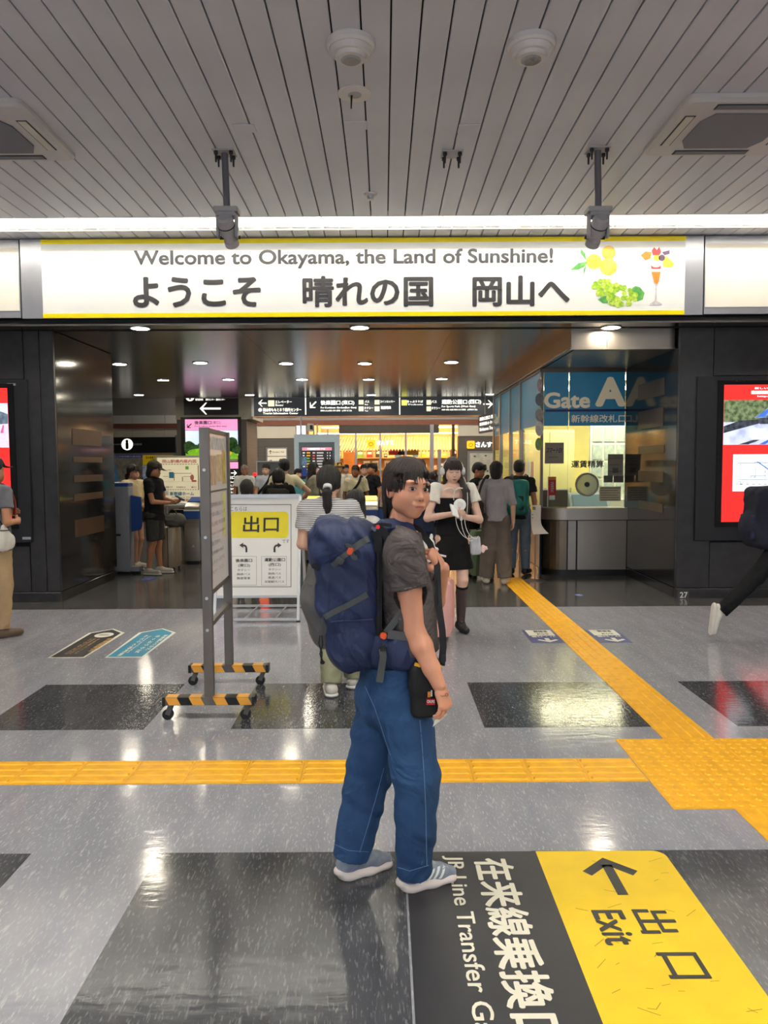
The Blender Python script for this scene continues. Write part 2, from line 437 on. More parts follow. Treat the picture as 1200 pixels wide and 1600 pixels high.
# thin streaky brown rectangles laid on the two inner faces of the piers
M_BROWNP = M('slab_brown', (74,56,42), 0.35, var=0.25, vscale=4, stretch=(1,30,1.0))
def brown_slab(X, px, wall, th):
    x0, yt0, yb0, x1, yt1, yb1 = px
    pts = [PX(x0,yt0,X), PX(x1,yt1,X), PX(x1,yb1,X), PX(x0,yb0,X)]
    z1 = (pts[0].z+pts[1].z)/2; z0 = (pts[2].z+pts[3].z)/2
    ys = sorted((pts[0].y, pts[1].y))
    m = MB(); m.box((min(X,X+th), ys[0], z0), (max(X,X+th), ys[1], z1)); m.build('brown_slab', M_BROWNP, wall)
for p in ((998,600,626,1039,591,617),(998,643,670,1037,636,667),(998,699,709,1038,693,708),(998,736,752,1037,736,753),(998,784,796,1036,785,800)):
    brown_slab(XR, p, wr, -0.006)
for p in ((112,667,695,158,676,697),(114,713,722,159,715,723),(115,742,753,160,742,752),(115,770,781,160,770,780),(116,812,838,162,806,832)):
    brown_slab(XL, p, wl, 0.006)
# the pier number on the right-hand baseboard
m = MB(); a = P(1059,939,8.735); b_ = P(1077,923,8.735); m.box((a.x,8.732,a.z+0.0),(b_.x,8.735,b_.z)); npl = m.build('number_plate', M('plate_grey',(66,64,64),0.4,var=.05), wr)
letter_px('27', (1062,925,1074,934), 8.735, M_WHITE, npl, bold=0.01, lift=0.005)

# ---- lower soffit over the passage
m = MB(); m.box((-9, 8.46, 3.175), (9, 17.5, 3.22))
sof = struct(m.build('ceiling_lower', M_GAP))
for a, b_ in ((8.46,13.0),(13.006,17.5)):
    for x0 in (-9,-6.55,-4.1,-1.65,0.8):
        m = MB(); m.box((x0+0.001, a, 3.155), (x0+2.448, b_, 3.177)); m.build('ceiling_panel', M_STEELD, sof)
m = MB(); m.box((3.25, 8.46, 3.155), (9, 17.5, 3.177)); m.build('ceiling_panel', M_STEELD, sof)
m = MB(); m.box((-9, 17.5, 3.0+0.15), (9, 17.56, 4.35)); struct(m.build('wall_bulkhead', M_GREYW))
M_DL = M('downlight_lens', (255,250,235), 0.4, emit=DOWN, ecol=(255,244,220))
SPOTS = [(219,513),(562,512),(907,508),(187,569),(313,567),(447,568),(570,568),(705,566),(255,594),(357,593),(472,593),(576,593),(690,592),(217,617),(390,617),(580,617),(765,616)]
dl0 = None
for i, (x, y) in enumerate(SPOTS):
    p = G(x, y, 3.15)
    if i == 2: p = Vector((2.62, 8.72, 3.15))
    t = thing('downlight', 'round recessed downlight in the dark steel soffit of the passage', 'downlight', (0,0,0), 0, 'downlights in the passage soffit') if dl0 is None else copy_tree(dl0)
    if dl0 is None:
        m = MB(); m.lathe([(0.118,0.004),(0.118,-0.006),(0.098,-0.006),(0.098,0.004)]); m.build('trim_ring', M_SILVER, t, sm=30)
        m = MB(); m.cyl((0,0,-0.004),(0,0,0.003),0.096,n=24); m.build('lens', M_DL, t)
        dl0 = t
    t.location = p
    if i == 2: t['label'] = 'round recessed downlight that brightens the steel fascia of the ticket office'; del t['group']

# ---- far concourse
m = MB(); m.box((-9, 17.5, 4.30), (9, 32, 4.4)); struct(m.build('ceiling_far', M('far_ceiling',(118,115,113),0.6,var=.03)))
YB = 24.0
M_FLT = M('concourse_light', (255,250,240), .5, emit=24.0, ecol=(255,246,230))
for yy in (18.6, 20.4, 22.4):
    t = thing('concourse_light', {18.6:'linear ceiling light of the far concourse just beyond the hanging sign',20.4:'linear ceiling light of the far concourse midway to the shop',22.4:'linear ceiling light of the far concourse in front of the shop'}[yy], 'ceiling light', (0,yy,4.3))
    xa = -3.1 if yy < 20 else -5.3 if yy < 22 else -8; m = MB(); m.box((xa,yy-.09,4.21),(4,yy+.09,4.25)); m.build('housing', M_WHITE, t); m = MB(); m.box((xa+.05,yy-.07,4.20),(3.95,yy+.07,4.21)); m.build('diffuser', M_FLT, t)
    for xx in (xa+.3,.5,3.6): m = MB(); m.cyl((xx,yy,4.25),(xx,yy,4.3),.012,n=8); m.build('hanger', M_WHITE, t)
def wpx(name, box, Y, mat, thick=0.3, parent=None, kind=True):
    a = P(box[0], box[3], Y); b_ = P(box[2], box[1], Y)
    m = MB(); m.box((a.x, Y, max(0,a.z)), (b_.x, Y+thick, b_.z)); o = m.build(name, mat, parent)
    return struct(o) if kind and parent is None else o
def zat(y, Y): return P(600, y, Y).z
zr0, zr1 = zat(664,YB), zat(656.5,YB)
m = MB(); m.box((-9, YB-0.06, zr0), (9, YB+0.1, zr1)); struct(m.build('trim_1', M_REDBAND))
m = MB(); m.box((-9, YB-0.02, zr1), (9, YB+0.3, 4.3)); wb = struct(m.build('wall_back_upper', M('upper_panels',(168,165,162),0.45,var=.03)))
for k in range(-9, 9):
    m = MB(); m.box((k*1.0+0.004, YB-0.04, zr1+0.01), (k*1.0+0.996, YB-0.02, 3.75)); m.build('wall_panel', M_GREYW, wb)
def backwall(name, x0, x1, split, top=664):
    za = zat(split, YB)
    a, b_ = P(x0,700,YB).x, P(x1,700,YB).x
    m = MB(); m.box((a, YB, 0), (b_, YB+0.3, za)); o = struct(m.build(name, M_BROWNW))
    m = MB(); m.box((a, YB-0.02, za), (b_, YB+0.3, zr0)); m.build('wall_panel', M_CREAM, o)
    return o
bw1 = backwall('wall_back_left', 396, 462, 684)
bw2 = backwall('wall_back_right', 716, 812, 682)
m = MB(); m.box((P(812,700,YB).x, YB, 0), (9, YB+.3, zr0)); struct(m.build('wall_back_far_right', M_CREAM))
# info corner far left
YI = 21.0
m = MB(); m.box((-9, YI, 0), (-5.5, YI+0.2, 4.3)); wi = struct(m.build('wall_back_info', M_GREYW))
for nm, y0, y1, mt, dz in (('wall_panel',647,660,M_WHITE,0.02),('red_band',660,667.5,M_REDBAND,0.05),('cream_board',667.5,683,M_CREAM,0.03)):
    for x0, x1 in ((-9,-7.9),(-7.89,-7.0),(-6.99,-6.1),(-6.09,-5.5)):
        m = MB(); m.box((x0,YI-dz,zat(y1,YI)),(x1,YI,zat(y0,YI))); m.build(nm, mt, wi)
# far pier
m = MB(); a = P(277,700,18.3); b_ = P(386,700,18.3)
m.box((a.x, 18.3, 0), (b_.x, 19.8, 4.3)); fp = struct(m.build('wall_pier_far', M_BROWNW))
m = MB(); m.box((a.x-0.01, 18.27, zat(654,18.3)), (b_.x+0.16, 19.8, zat(612,18.3))); m.build('beige_frame', M('beige_frame',(178,172,156),0.5,var=.02), fp)
FPX = (a.x, b_.x)

# ---- shop front far behind
M_GLASS = M('clear_glass', (255,255,255), 0.02, trans=1.0, ior=1.05, spec=0.3)
M_WARM = M('warm_shop_wall', (240,212,164), 0.6, var=0.08, vscale=3)
M_WARMLT = M('warm_light', (255,230,185), 0.5, emit=11.0, ecol=(255,222,170))
M_LATH = M('wood_lath', (206,172,124), 0.5, var=0.12, vscale=4)
XS0, XS1 = P(530,700,YB).x, P(716,700,YB).x
m = MB(); m.box((XS0-1, 29.5, 0), (XS1+1, 29.6, 3.6)); ws = struct(m.build('wall_shop_back', M_WARM))
m = MB(); m.box((XS0-1.1, YB+0.4, 0), (XS0-1, 29.5, 3.6)); struct(m.build('wall_shop_left', M_WARM))
m = MB(); m.box((XS1+1, YB+0.4, 0), (XS1+1.1, 29.5, 3.6)); struct(m.build('wall_shop_right', M_WARM))
m = MB(); m.box((XS0-1, YB+0.35, 3.3), (XS1+1, 29.6, 3.4)); cs = struct(m.build('ceiling_shop', M_WARM))
zl = zat(707,YB+1)
for k in range(58):
    x = XS0-0.9 + k*0.10
    m = MB(); m.bar((x, YB+0.7, zat(705,YB+.7)), (x+0.12, YB+2.4, zat(684,YB+2.4)), 0.045, 0.05); m.build('lath', M_LATH, cs)
for yy, zz in ((25.4,2.62),(27.0,2.9),(28.6,2.75)):
    m = MB(); m.box((XS0-0.8,yy-0.15,zz),(XS1+0.8,yy+0.15,zz+0.03)); m.build('light_strip', M_WARMLT, cs)
d = struct(thing('window_1', 'x', 'x', (XS0, YB, 0))); del d['label']; del d['category']
zt = zat(664,YB); zh = zat(677,YB)
m = MB(); m.box((XS0, YB-0.05, zh), (XS1-0.62, YB+0.25, zt)); m.build('header', M('bronze_header',(92,86,80),0.35,0.6,var=.05), d)
for xp in (556, 594, 634):
    x = P(xp,700,YB).x; m = MB(); m.box((x-0.03,YB-0.03,0),(x+0.03,YB+0.05,zh)); m.build('mullion', M_SILVER, d)
x = P(677.5,700,YB).x; m = MB(); m.box((x-0.12,YB-0.1,0),(x-0.0,YB+0.12,zt)); m.build('mullion', M_SILVER, d)
x2 = P(684,705,YB-0.3).x; m = MB(); m.box((x2-0.0,YB-0.4,0),(x2+0.1,YB-0.2,zat(703,YB))); m.build('gate_post', M_SILVER, d)
xs = [XS0, P(556,700,YB).x, P(594,700,YB).x, P(634,700,YB).x, P(676,700,YB).x]
for a, b_ in zip(xs[:-1], xs[1:]):
    m = MB(); m.box((a+0.03,YB,0.05),(b_-0.03,YB+0.012,zh)); m.build('pane', M_GLASS, d)
x = P(706,700,YB).x; m = MB(); m.box((x,YB-0.04,0),(x+0.09,YB+0.1,zt)); m.build('mullion', M('dark_mullion',(74,66,60),0.4,0.3,var=.05), d)
# goods, posters and banners in the shop
cname = {214:'red',236:'yellow',250:'cream',80:'blue',60:'black',196:'brown',120:'green',235:'pink'}
cols = [(214,60,48),(236,196,60),(250,240,225),(80,120,170),(60,60,60),(196,120,60),(120,160,80),(235,150,160)]
rnd = random.Random(3)
for zz in (0.5, 0.95, 1.4, 1.85):
    m = MB(); m.box((XS0-0.8, 28.9, zz-0.03), (XS1+0.8, 29.5, zz)); sh = tag(m.build('shop_shelf', M_LATH), 'long wooden display shelf at the back of the lit shop, ' + {0.5:'lowest of four',0.95:'second lowest of four',1.4:'second highest of four',1.85:'topmost of four'}[zz], 'shelf')
    for k in range(15):
        c = rnd.choice(cols); x = XS0-0.7 + k*0.36 + rnd.uniform(-.04,.04); wd = rnd.uniform(.1,.26); ht = rnd.uniform(.14,.34)
        m = MB(); m.box((x,29.0,zz+0.001),(x+wd,29.3,zz+ht)); m.box((x+wd*.15,28.997,zz+ht*.45),(x+wd*.85,29.0,zz+ht*.8),1)
        tag(m.build('gift_box', [M('goods_%d_%d_%d'%c, c, 0.5, var=.08), M_WHITE]), 'small %s gift box with pale band on the %s shelf of the shop' % (cname[c[0]], {0.5:'lowest',0.95:'second lowest',1.4:'second highest',1.85:'topmost'}[zz]), 'gift box', 'gift boxes on the shop shelves')
for (x0,x1,c,lb) in ((607,622,(196,60,50),'red shop banner hanging under the lath ceiling'),(622,636,(60,60,64),'dark shop banner hanging under the lath ceiling'),(636,654,(170,140,40),'olive yellow shop banner hanging under the lath ceiling')):
    a = P(x0,711,25.2); b_ = P(x1,702,25.2); m = MB(); m.box((a.x,25.19,a.z),(b_.x,25.21,b_.z)); tag(m.build('banner', M('banner_%d'%c[0], c, 0.7, var=.15, vscale=30)), lb, 'banner')
pl = None
for x0 in (568,581.5,601):
    a = P(x0,735,26.5); b_ = P(x0+10,720,26.5); m = MB(); m.box((a.x,26.49,a.z),(b_.x,26.51,b_.z)); m.box((a.x+.1,26.495,b_.z),(a.x+.105,26.5,3.3))
    t = tag(m.build('poster_board', M_WHITE), 'white poster with a dark picture behind the shop glass', 'poster', 'posters behind the shop glass')
    m = MB(); m.box((a.x+.04,26.485,a.z+.05),(b_.x-.04,26.49,b_.z-.08)); m.build('picture', M('poster_print',(110,110,118),0.6,var=.5,vscale=25), t)
a = P(541,760,28.0); m = MB(); m.box((a.x-.1,28,0),(a.x+.32,28.05,2.05)); tag(m.build('wood_door', M('door_wood',(176,120,66),0.5,var=.1)), 'plain brown wooden door panel inside the warm shop', 'door panel')
# ================================================================ the welcome sign and its neighbours
YS = 8.42
M_SIGNW = M('sign_white', (240,239,234), 0.35, emit=0.02, ecol=(255,252,244), var=.008)
M_YEL = M('sign_yellow', (250,226,0), 0.35, var=.02)
M_TXT = M('sign_charcoal', (52,50,52), 0.45, var=.03)
def disc(c, r, n=20, sy=1.0, a0=0.0, Y=YS, lift=0.004):
    out = []
    for i in range(n):
        a = 2*math.pi*i/n; dx = r*math.cos(a); dy = r*sy*math.sin(a)
        out.append(P(c[0]+dx*math.cos(a0)-dy*math.sin(a0), c[1]+dx*math.sin(a0)+dy*math.cos(a0), Y))
    return [Vector((p.x, p.y-lift, p.z)) for p in reversed(out)]
def poly_px(pts, Y, lift):
    return [Vector((p.x, p.y-lift, p.z)) for p in (P(x, y, Y) for x, y in pts)]
a = P(35, 497, YS); b_ = P(1100, 372, YS)
ZB, ZT = zat(494.5, YS), CZ - 0.012
sg = thing('welcome_sign', 'long white illuminated welcome sign with yellow stripes hung above the gate passage', 'sign', (0, YS+0.15, ZB))
m = MB(); m.box((a.x, YS, ZB), (b_.x, YS+0.28, ZT)); m.build('housing', M_SILVER, sg)
fx0, fx1 = P(66,437,YS).x, P(1070,431,YS).x
m = MB(); m.box((fx0, YS-0.006, ZB+0.002), (fx1, YS, ZT-0.004)); m.build('face', M_SIGNW, sg)
hs = zat(490,YS)-zat(497,YS)
m = MB(); m.box((fx0, YS-0.009, ZB+0.002), (fx1, YS-0.006, ZB+hs)); m.build('yellow_stripe', M_YEL, sg)
m = MB(); m.box((fx0, YS-0.009, ZT-0.055), (fx1, YS-0.006, ZT-0.004)); m.build('yellow_stripe', M_YEL, sg)
YF = YS - 0.006
letter_px('Welcome to Okayama, the Land of Sunshine!', (210,391.5,864,421), YF, M_TXT, sg, bold=0.020, res=4)
letter_px('ようこそ', (208,433,408,481), YF, M_TXT, sg, bold=0.028, res=3)
letter_px('晴れの国', (473,431.5,677,480.5), YF, M_TXT, sg, bold=0.024, res=3)
letter_px('岡山へ', (738,431,890,479.5), YF, M_TXT, sg, bold=0.026, res=3)
M_PEACH = M('print_peach', (228,170,54), 0.5, rgb2=(240,196,96), vscale=9); M_PEACH2 = M('print_peach_shaded', (196,136,36), 0.5, rgb2=(222,170,66), vscale=9)
M_LEAF = M('print_leaf', (46,120,56), 0.5, rgb2=(96,160,70), vscale=20)
M_GRP = M('print_grape', (140,176,30), 0.5, rgb2=(196,214,90), vscale=40); M_GRP2 = M('print_grape_deep', (104,146,22), 0.5, rgb2=(150,186,44), vscale=40)
flat(disc((951,395),11,Y=YF,lift=.002), M_PEACH2, sg, 'peach_print'); flat(disc((928,409),12,Y=YF,lift=.003), M_PEACH, sg, 'peach_print'); flat(disc((950.5,417),13.5,Y=YF,lift=.004), M_PEACH, sg, 'peach_print')
for lf in ([(916,407),(907,395),(908,389),(914,396)],[(918,409),(904,411),(891,422),(904,421),(914,416)],[(916,414),(912,420),(912,430),(914,424)]):
    flat(list(reversed(poly_px(lf, YF, .003))), M_LEAF, sg, 'leaf_print')
flat([v for v in reversed(poly_px([(993,447),(1000,449),(1007,458),(1004,468),(996,471),(990,468),(985,460),(988,450)], YF, .002))], M_LEAF, sg, 'leaf_print')
flat([v for v in reversed(poly_px([(934,468),(940,464),(948,462),(950,474),(942,474)], YF, .002))], M_LEAF, sg, 'leaf_print')
rg = random.Random(5)
for (cx, cy, rx, ry, rows) in ((945,450,20,11,3),(971,463,23,15,4)):
    m = MB(); k = 0
    for i in range(46):
        t = 2*math.pi*rg.random(); q = math.sqrt(rg.random()); c = (cx+rx*q*math.cos(t), cy+ry*q*math.sin(t))
        m.add(disc(c, 3.9, 12, Y=YF, lift=0.003+k*0.00005), [tuple(range(12))], i % 2); k += 1
    link('grapes_print', m.mesh('grapes_print', fixn=False), sg, [M_GRP, M_GRP2])
M_PF = {k: M('print_'+k, c, 0.5, var=.15, vscale=30) for k, c in dict(orange=(236,120,30), red=(206,44,44), cream=(245,226,200), melon=(214,190,60), plum=(84,60,90), glass=(200,190,196), gold=(236,190,60)).items()}
def pf(pts, c, l): flat(list(reversed(poly_px(pts, YF, l))), M_PF[c], sg, 'parfait_print')
pf([(1016,412),(1034,412),(1030,440),(1027,447),(1024,447),(1019,440)],'glass',.002)
pf([(1018,425),(1032,425),(1029,440),(1026,445),(1022,441)],'orange',.0025); pf([(1016,410),(1033,410),(1032,420),(1018,420)],'red',.0028)
pf([(1024,447),(1026,447),(1026,470),(1034,475),(1034,477),(1015,477),(1015,475),(1023,470)],'glass',.003)
flat(disc((1025,407),11,Y=YF,lift=.0032), M_PF['cream'], sg, 'parfait_print'); pf([(1001,399),(1008,393),(1018,394),(1016,404),(1008,407)],'orange',.0035)
pf([(1040,399),(1053,412),(1050,418),(1036,417),(1035,406)],'melon',.0035); flat(disc((1026,403),5,Y=YF,lift=.004), M_PF['gold'], sg, 'parfait_print')
flat(disc((1034,403),5,Y=YF,lift=.004), M_PF['plum'], sg, 'parfait_print'); pf([(1018,392),(1022,386),(1026,391),(1030,386),(1033,394),(1030,399),(1020,399)],'red',.0042); pf([(1034,394),(1046,391),(1046,397),(1038,399)],'plum',.0042)
# blank light boxes either side
for x0, x1, lb in ((-9, a.x-0.02, 'blank cream light box panel left of the welcome sign, above the dark pier'), (b_.x+0.02, 9, 'blank cream light box panel right of the welcome sign, above the dark pier')):
    t = thing('blank_light_box', lb, 'light box', ((x0+x1)/2, YS+.15, ZB))
    m = MB(); m.box((x0, YS+0.01, ZB+.01), (x1, YS+0.28, ZT)); m.build('housing', M_SILVER, t)
    m = MB(); m.box((x0+0.01, YS+0.004, ZB+0.085), (x1-0.01, YS+0.01, ZT-0.08)); m.build('face', M('blank_face',(226,218,204),0.45,var=.03,vscale=1.5,emit=0.10,ecol=(236,226,210)), t)
# header between sign and piers
m = MB(); m.box((-9, 8.705, ZB-0.08), (9, 8.80, CZ+.05)); struct(m.build('trim_2', M_GAP))

# ================================================================ ceiling fittings
M_DEV = M('device_white', (214,208,204), 0.45, var=.02)
M_DEV2 = M('device_grey', (172,169,170), 0.5, var=.03)
def lathe_thing(name, label, cat, loc, parts, group=None):
    t = thing(name, label, cat, loc, 0, group)
    for nm, prof, mt in parts:
        m = MB(); m.lathe(prof, n=32); o = m.build(nm, mt, t, sm=35, local=True)
    return t
for (x, y, lb) in ((548,66,'round white ceiling detector with stepped body beside the round speaker plate'), (830,66,'round white ceiling detector with stepped body and dark sensor window')):
    p = G(x, y, CZ)
    lathe_thing('ceiling_detector', lb, 'detector', p, (('base', [(0.001,0),(0.142,0),(0.142,-0.03),(0.13,-0.045)], M_DEV), ('body', [(0.125,-0.04),(0.11,-0.075),(0.10,-0.078),(0.092,-0.078),(0.085,-0.10),(0.02,-0.105)], M_DEV),
        ('sensor', [(0.06,-0.104),(0.05,-0.112),(0.012,-0.114),(0.001,-0.114)], M('sensor_lens',(166,163,160),0.2,var=.05) if x < 600 else M('sensor_dark',(150,150,150),0.15,var=.3,vscale=30))))
t = lathe_thing('ceiling_speaker_plate', 'flat round white ceiling plate with a short dark cord, between two detectors', 'plate', G(554,146,CZ), (('plate', [(0.001,0),(0.115,0),(0.115,-0.006),(0.108,-0.010),(0.001,-0.010)], M_DEV), ('grille', [(0.045,-0.009),(0.045,-0.013),(0.001,-0.014)], M_DEV2)))
m = MB(); m.cyl((-0.02,0,-0.01),(-0.024,0.0,-0.10),0.007,0.004,n=8); m.build('cord', M_BLACK, t, local=True)
lathe_thing('sprinkler_head', 'small round sprinkler head in the slatted ceiling near the light trough', 'sprinkler', G(579,303,CZ), (('escutcheon', [(0.001,0),(0.06,0),(0.055,-0.012),(0.03,-0.02)], M_DEV), ('nozzle', [(0.03,-0.018),(0.026,-0.045),(0.034,-0.05),(0.001,-0.055)], M_SILVER)))
for x, y, lb in ((382,200,'small square access plate in the ceiling slats near the left-hand camera bracket'), (733,200,'small square access plate in the ceiling slats near the empty bracket'), (556,195,'small square access plate in the ceiling slats by the cord plate')):
    p = G(x, y, CZ); m = MB(); m.cbox((p.x,p.y,CZ-0.004),(0.165,0.13,0.008)); o = m.build('access_plate', M_CEIL, None, bevel=0.002, seg=1); tag(o, lb, 'access plate')
def bracket(p, t):
    m = MB(); m.cbox((p.x,p.y,CZ-0.005),(0.17,0.15,0.010)); m.build('base_plate', M_DEV2, t)
    for sx in (-1,1):
        for sy in (-1,1):
            q = (p.x+sx*.06, p.y+sy*.05); m = MB(); m.cyl((*q,CZ-.01),(*q,CZ-.035),.017,n=8); m.cyl((*q,CZ-.035),(*q,CZ-.095),.009,.007,n=8); m.build('bolt', M('bolt_steel',(70,70,74),0.4,0.8,var=.1), t)
for (x, y, lean, lb) in ((351,238,0.06,'grey tubular camera on a ceiling pole before the sign, by the word Welcome'), (934,234,-0.06,'grey tubular camera on a ceiling pole before the sign, by the peaches')):
    p = G(x, y, CZ); t = thing('ceiling_camera', lb, 'camera', p)
    bracket(p, t)
    zb = P(x, 326, p.y).z
    m = MB(); m.cyl((p.x,p.y,CZ-.01),(p.x+.01,p.y,zb),.027,n=14); m.build('pole', M('pole_grey',(112,109,114),0.45,0.3,var=.04), t, sm=40)
    q = Vector((p.x+.01,p.y,zb))
    m = MB(); m.cbox(q+Vector((0,0,-.02)),(.19,.14,.04)); m.cbox(q+Vector((0,0,-.055)),(.15,.12,.03)); m.build('yoke_plate', M_DEV2, t, bevel=.004)
    for sx in (-1,1): m = MB(); m.cbox(q+Vector((sx*.075,0,-.14)),(.022,.06,.18)); m.build('yoke_arm', M_DEV2, t, bevel=.004)
    d = Vector((lean*1.6, 1.0, -0.72)).normalized(); c = q+Vector((0,-.01,-.15))
    m = MB(); m.lathe([(.001,-.10),(.045,-.10),(.062,-.085),(.066,-.05),(.066,.06),(.05,.075),(.05,.12),(.058,.125),(.058,.17),(.05,.175),(.001,.16)], c, d, n=24); m.build('housing', M_DEV2, t, sm=35)
    m = MB(); m.lathe([(.069,-.02),(.069,-.012),(.064,-.012),(.064,-.02)], c, d, n=24); m.build('clamp_ring', M_BLACK, t, sm=35)
    for sx in (-1,1):
        m = MB(); s_ = basis(d)[0]; m.cyl(c+d*.10+s_*sx*.055, c+d*.10+s_*sx*.085, .014, n=8); m.build('knob', M_BLACK, t)
p = G(706,240,CZ); t = thing('empty_bracket', 'empty four-bolt bracket plate on the slatted ceiling between the hanging projectors', 'bracket', p); bracket(p, t)
# air conditioners
M_AC = M('aircon_plastic', (196,192,190), 0.4, var=.02); M_ACG = M('aircon_grille', (112,113,122), 0.6, var=.12, vscale=200); M_SLOT = M('louvre_cream',(206,200,188),0.45,var=.05)
for side, pr, pb, lb in ((1,(1003,236),(1077,145),'square ceiling air conditioner cassette above the right-hand pier and red screen'), (-1,(116,243),(36,152),'square ceiling air conditioner cassette above the left-hand pier and red screen')):
    near = G(*pr, CZ); far = G(*pb, CZ)
    y0, y1 = sorted((near.y, far.y)); s = 1.02
    xe = (near.x+far.x)/2; x0, x1 = (xe, xe+s) if side > 0 else (xe-s, xe); yc = (y0+y1)/2; xc = (x0+x1)/2; hy = (y1-y0)/2; hx = s/2
    t = thing('air_conditioner', lb, 'air conditioner', (xc, yc, CZ))
    lp = rect_round(2*hx, 2*hy, .05, 4); lp2 = rect_round(2*hx-.05, 2*hy-.05, .04, 4); n = len(lp)
    m = MB(); vs = [(xc+a,yc+b,CZ-.001) for a,b in lp]+[(xc+a,yc+b,CZ-.03) for a,b in lp]+[(xc+a,yc+b,CZ-.05) for a,b in lp2]
    fs = [(i,(i+1)%n,n+(i+1)%n,n+i) for i in range(n)]+[(n+i,n+(i+1)%n,2*n+(i+1)%n,2*n+i) for i in range(n)]+[tuple(range(2*n,3*n)),tuple(range(n-1,-1,-1))]
    m.add(vs,fs); m.build('panel', M_AC, t, sm=30)
    g = [(-.6,-.34),(-.48,-.6),(.48,-.6),(.6,-.34),(.6,.34),(.48,.6),(-.48,.6),(-.6,.34)]
    m = MB(); m.prism([(xc+a*hx,yc+b*hy,CZ-.05) for a,b in g],(0,0,-.010)); m.build('intake_grille', M_ACG, t)
    for (cx,cy,w_,d_) in ((-.80,0,.11,1.0),(.80,0,.11,1.0),(0,-.80,1.1,.12),(0,.80,1.1,.12)):
        m = MB(); m.cbox((xc+cx*hx,yc+cy*hy,CZ-.053),(w_*hx,d_*hy,.008)); m.build('louvre', M_SLOT if abs(cx)>0 else M_ACG, t)
        m = MB(); m.cbox((xc+cx*hx,yc+cy*hy,CZ-.0505),(w_*hx+.02,d_*hy+.02,.004)); m.build('louvre_slot', M_BLACK, t)

# ================================================================ digital screens on the piers
M_SRED = M('screen_red', (250,44,40), 0.25, emit=0.85, var=.01); M_SWHT = M('screen_white', (238,246,252), 0.25, emit=0.95); M_SSKY = M('screen_pale', (214,222,240), 0.25, emit=0.8, rgb2=(170,176,205), vscale=7)
M_STREE = M('screen_trees', (58,78,46), 0.3, emit=0.6, rgb2=(132,146,108), vscale=22); M_SROOF = M('screen_roof', (70,90,140), 0.3, emit=0.6, rgb2=(180,190,205), vscale=10); M_SBLK = M('screen_dark', (40,46,56), 0.3, emit=.3, rgb2=(90,96,110), vscale=20); M_SBLU=M('screen_blue',(60,110,200),.3,emit=.7)
def digital(box, Y, lb, bez, right=True):
    x0, z0, x1, z1 = box
    t = thing('digital_screen', lb, 'screen', ((x0+x1)/2, Y, z0))
    m = MB(); m.box((x0-bez, Y-.035, z0-.22), (x1+bez, Y+.03, z1+.10)); m.build('cabinet', M('screen_cabinet',(26,25,29),0.35,var=.1), t, bevel=.004, seg=1)
    m = MB(); m.box((x0-.07, Y-.045, z0-.06), (x1+.07, Y-.035, z1+.05)); m.build('bezel', M('bezel_black',(8,8,9),0.15,var=.1), t)
    m = MB(); m.box((x0, Y-.049, z0), (x1, Y-.045, z1)); m.build('display', M_SRED, t)
    def rc(u0,v0,u1,v1,mt,l=.002,nm='picture'):
        m = MB(); ya = Y-.049-l; m.box((x0+(x1-x0)*u0, ya, z1-(z1-z0)*v1), (x0+(x1-x0)*u1, ya+.0015, z1-(z1-z0)*v0)); return m.build(nm, mt, t)
    def tx(s,u0,v0,u1,v1,mt,bold=.02,l=.006):
        return letter(s, Vector((x0+(x1-x0)*u0, Y-.049, z1-(z1-z0)*v1)), (1,0,0),(0,0,1),(x1-x0)*(u1-u0),(z1-z0)*(v1-v0),mt,t,bold,2,l)
    def pg(pts, mt, l=.004):
        return flat([Vector((x0+(x1-x0)*u, Y-.049-l, z1-(z1-z0)*v)) for u,v in pts], mt, t, 'picture')
    return t, rc, tx, pg
a = P(1124,815,8.74); b_ = P(1124,602,8.74)
t, rc, tx, pg = digital((a.x, a.z, a.x+1.15, b_.z), 8.74, 'tall red wall screen with a temple photo and route map, on the right-hand pier', .30)
rc(0,.11,1,.435,M_SSKY); rc(0,.11,1,.27,M_STREE,.003); rc(.55,.11,1,.135,M_SSKY,.004)
pg([(0,.30),(.16,.26),(.36,.25),(.36,.28),(0,.35)], M_SBLK); pg([(.36,.24),(.9,.24),(.9,.285),(.36,.285)], M_SBLK, .005)
pg([(.30,.24),(.46,.155),(.52,.135),(.60,.155),(.80,.24)], M_SROOF, .006); pg([(.33,.235),(.46,.165),(.49,.165),(.40,.235)], M_SBLU, .0065); pg([(.45,.235),(.53,.16),(.61,.235)], M_SWHT, .007); pg([(.49,.23),(.53,.195),(.57,.23)], M_SBLK, .0075)
pg([(.15,.433),(.30,.40),(.37,.40),(.25,.433)], M_SBLK, .005); pg([(.36,.433),(.46,.395),(.50,.395),(.42,.433)], M_SBLU, .005); pg([(.5,.433),(.56,.40),(.8,.40),(.8,.433)], M_SBLU, .005)
tx('最上稲荷', .29,.32,.86,.375, M_SWHT, .03, .008); tx('SAIJO INARI SAN', .29,.385,.7,.397, M_SWHT, .02, .008)
tx('新しい信仰のホームページ', .30,.018,.85,.034, M_SWHT, .02); rc(.27,.045,.58,.068,M_SWHT,.003); rc(.60,.045,.72,.068,M_SWHT,.003); tx('最上稲荷', .29,.05,.42,.063, M_SBLK,.0); tx('http://www.inari.ne.jp', .33,.078,.85,.093, M_SWHT,.02)
rc(.105,.505,.93,.775,M_SWHT)
for (u0,v0,u1,v1) in ((.15,.565,.9,.569),(.55,.50+.02,.553,.60),(.15,.69,.9,.693),(.33,.60,.333,.66),(.28,.66,.55,.663),(.43,.565,.433,.69)):
    rc(u0,v0,u1,v1,M_SBLK,.003,'route_line')
pg([(.34,.56),(.36,.56),(.60,.68),(.58,.68)], M_SBLU); pg([(.60,.68),(.62,.675),(.9,.73),(.88,.735)], M_SBLU)
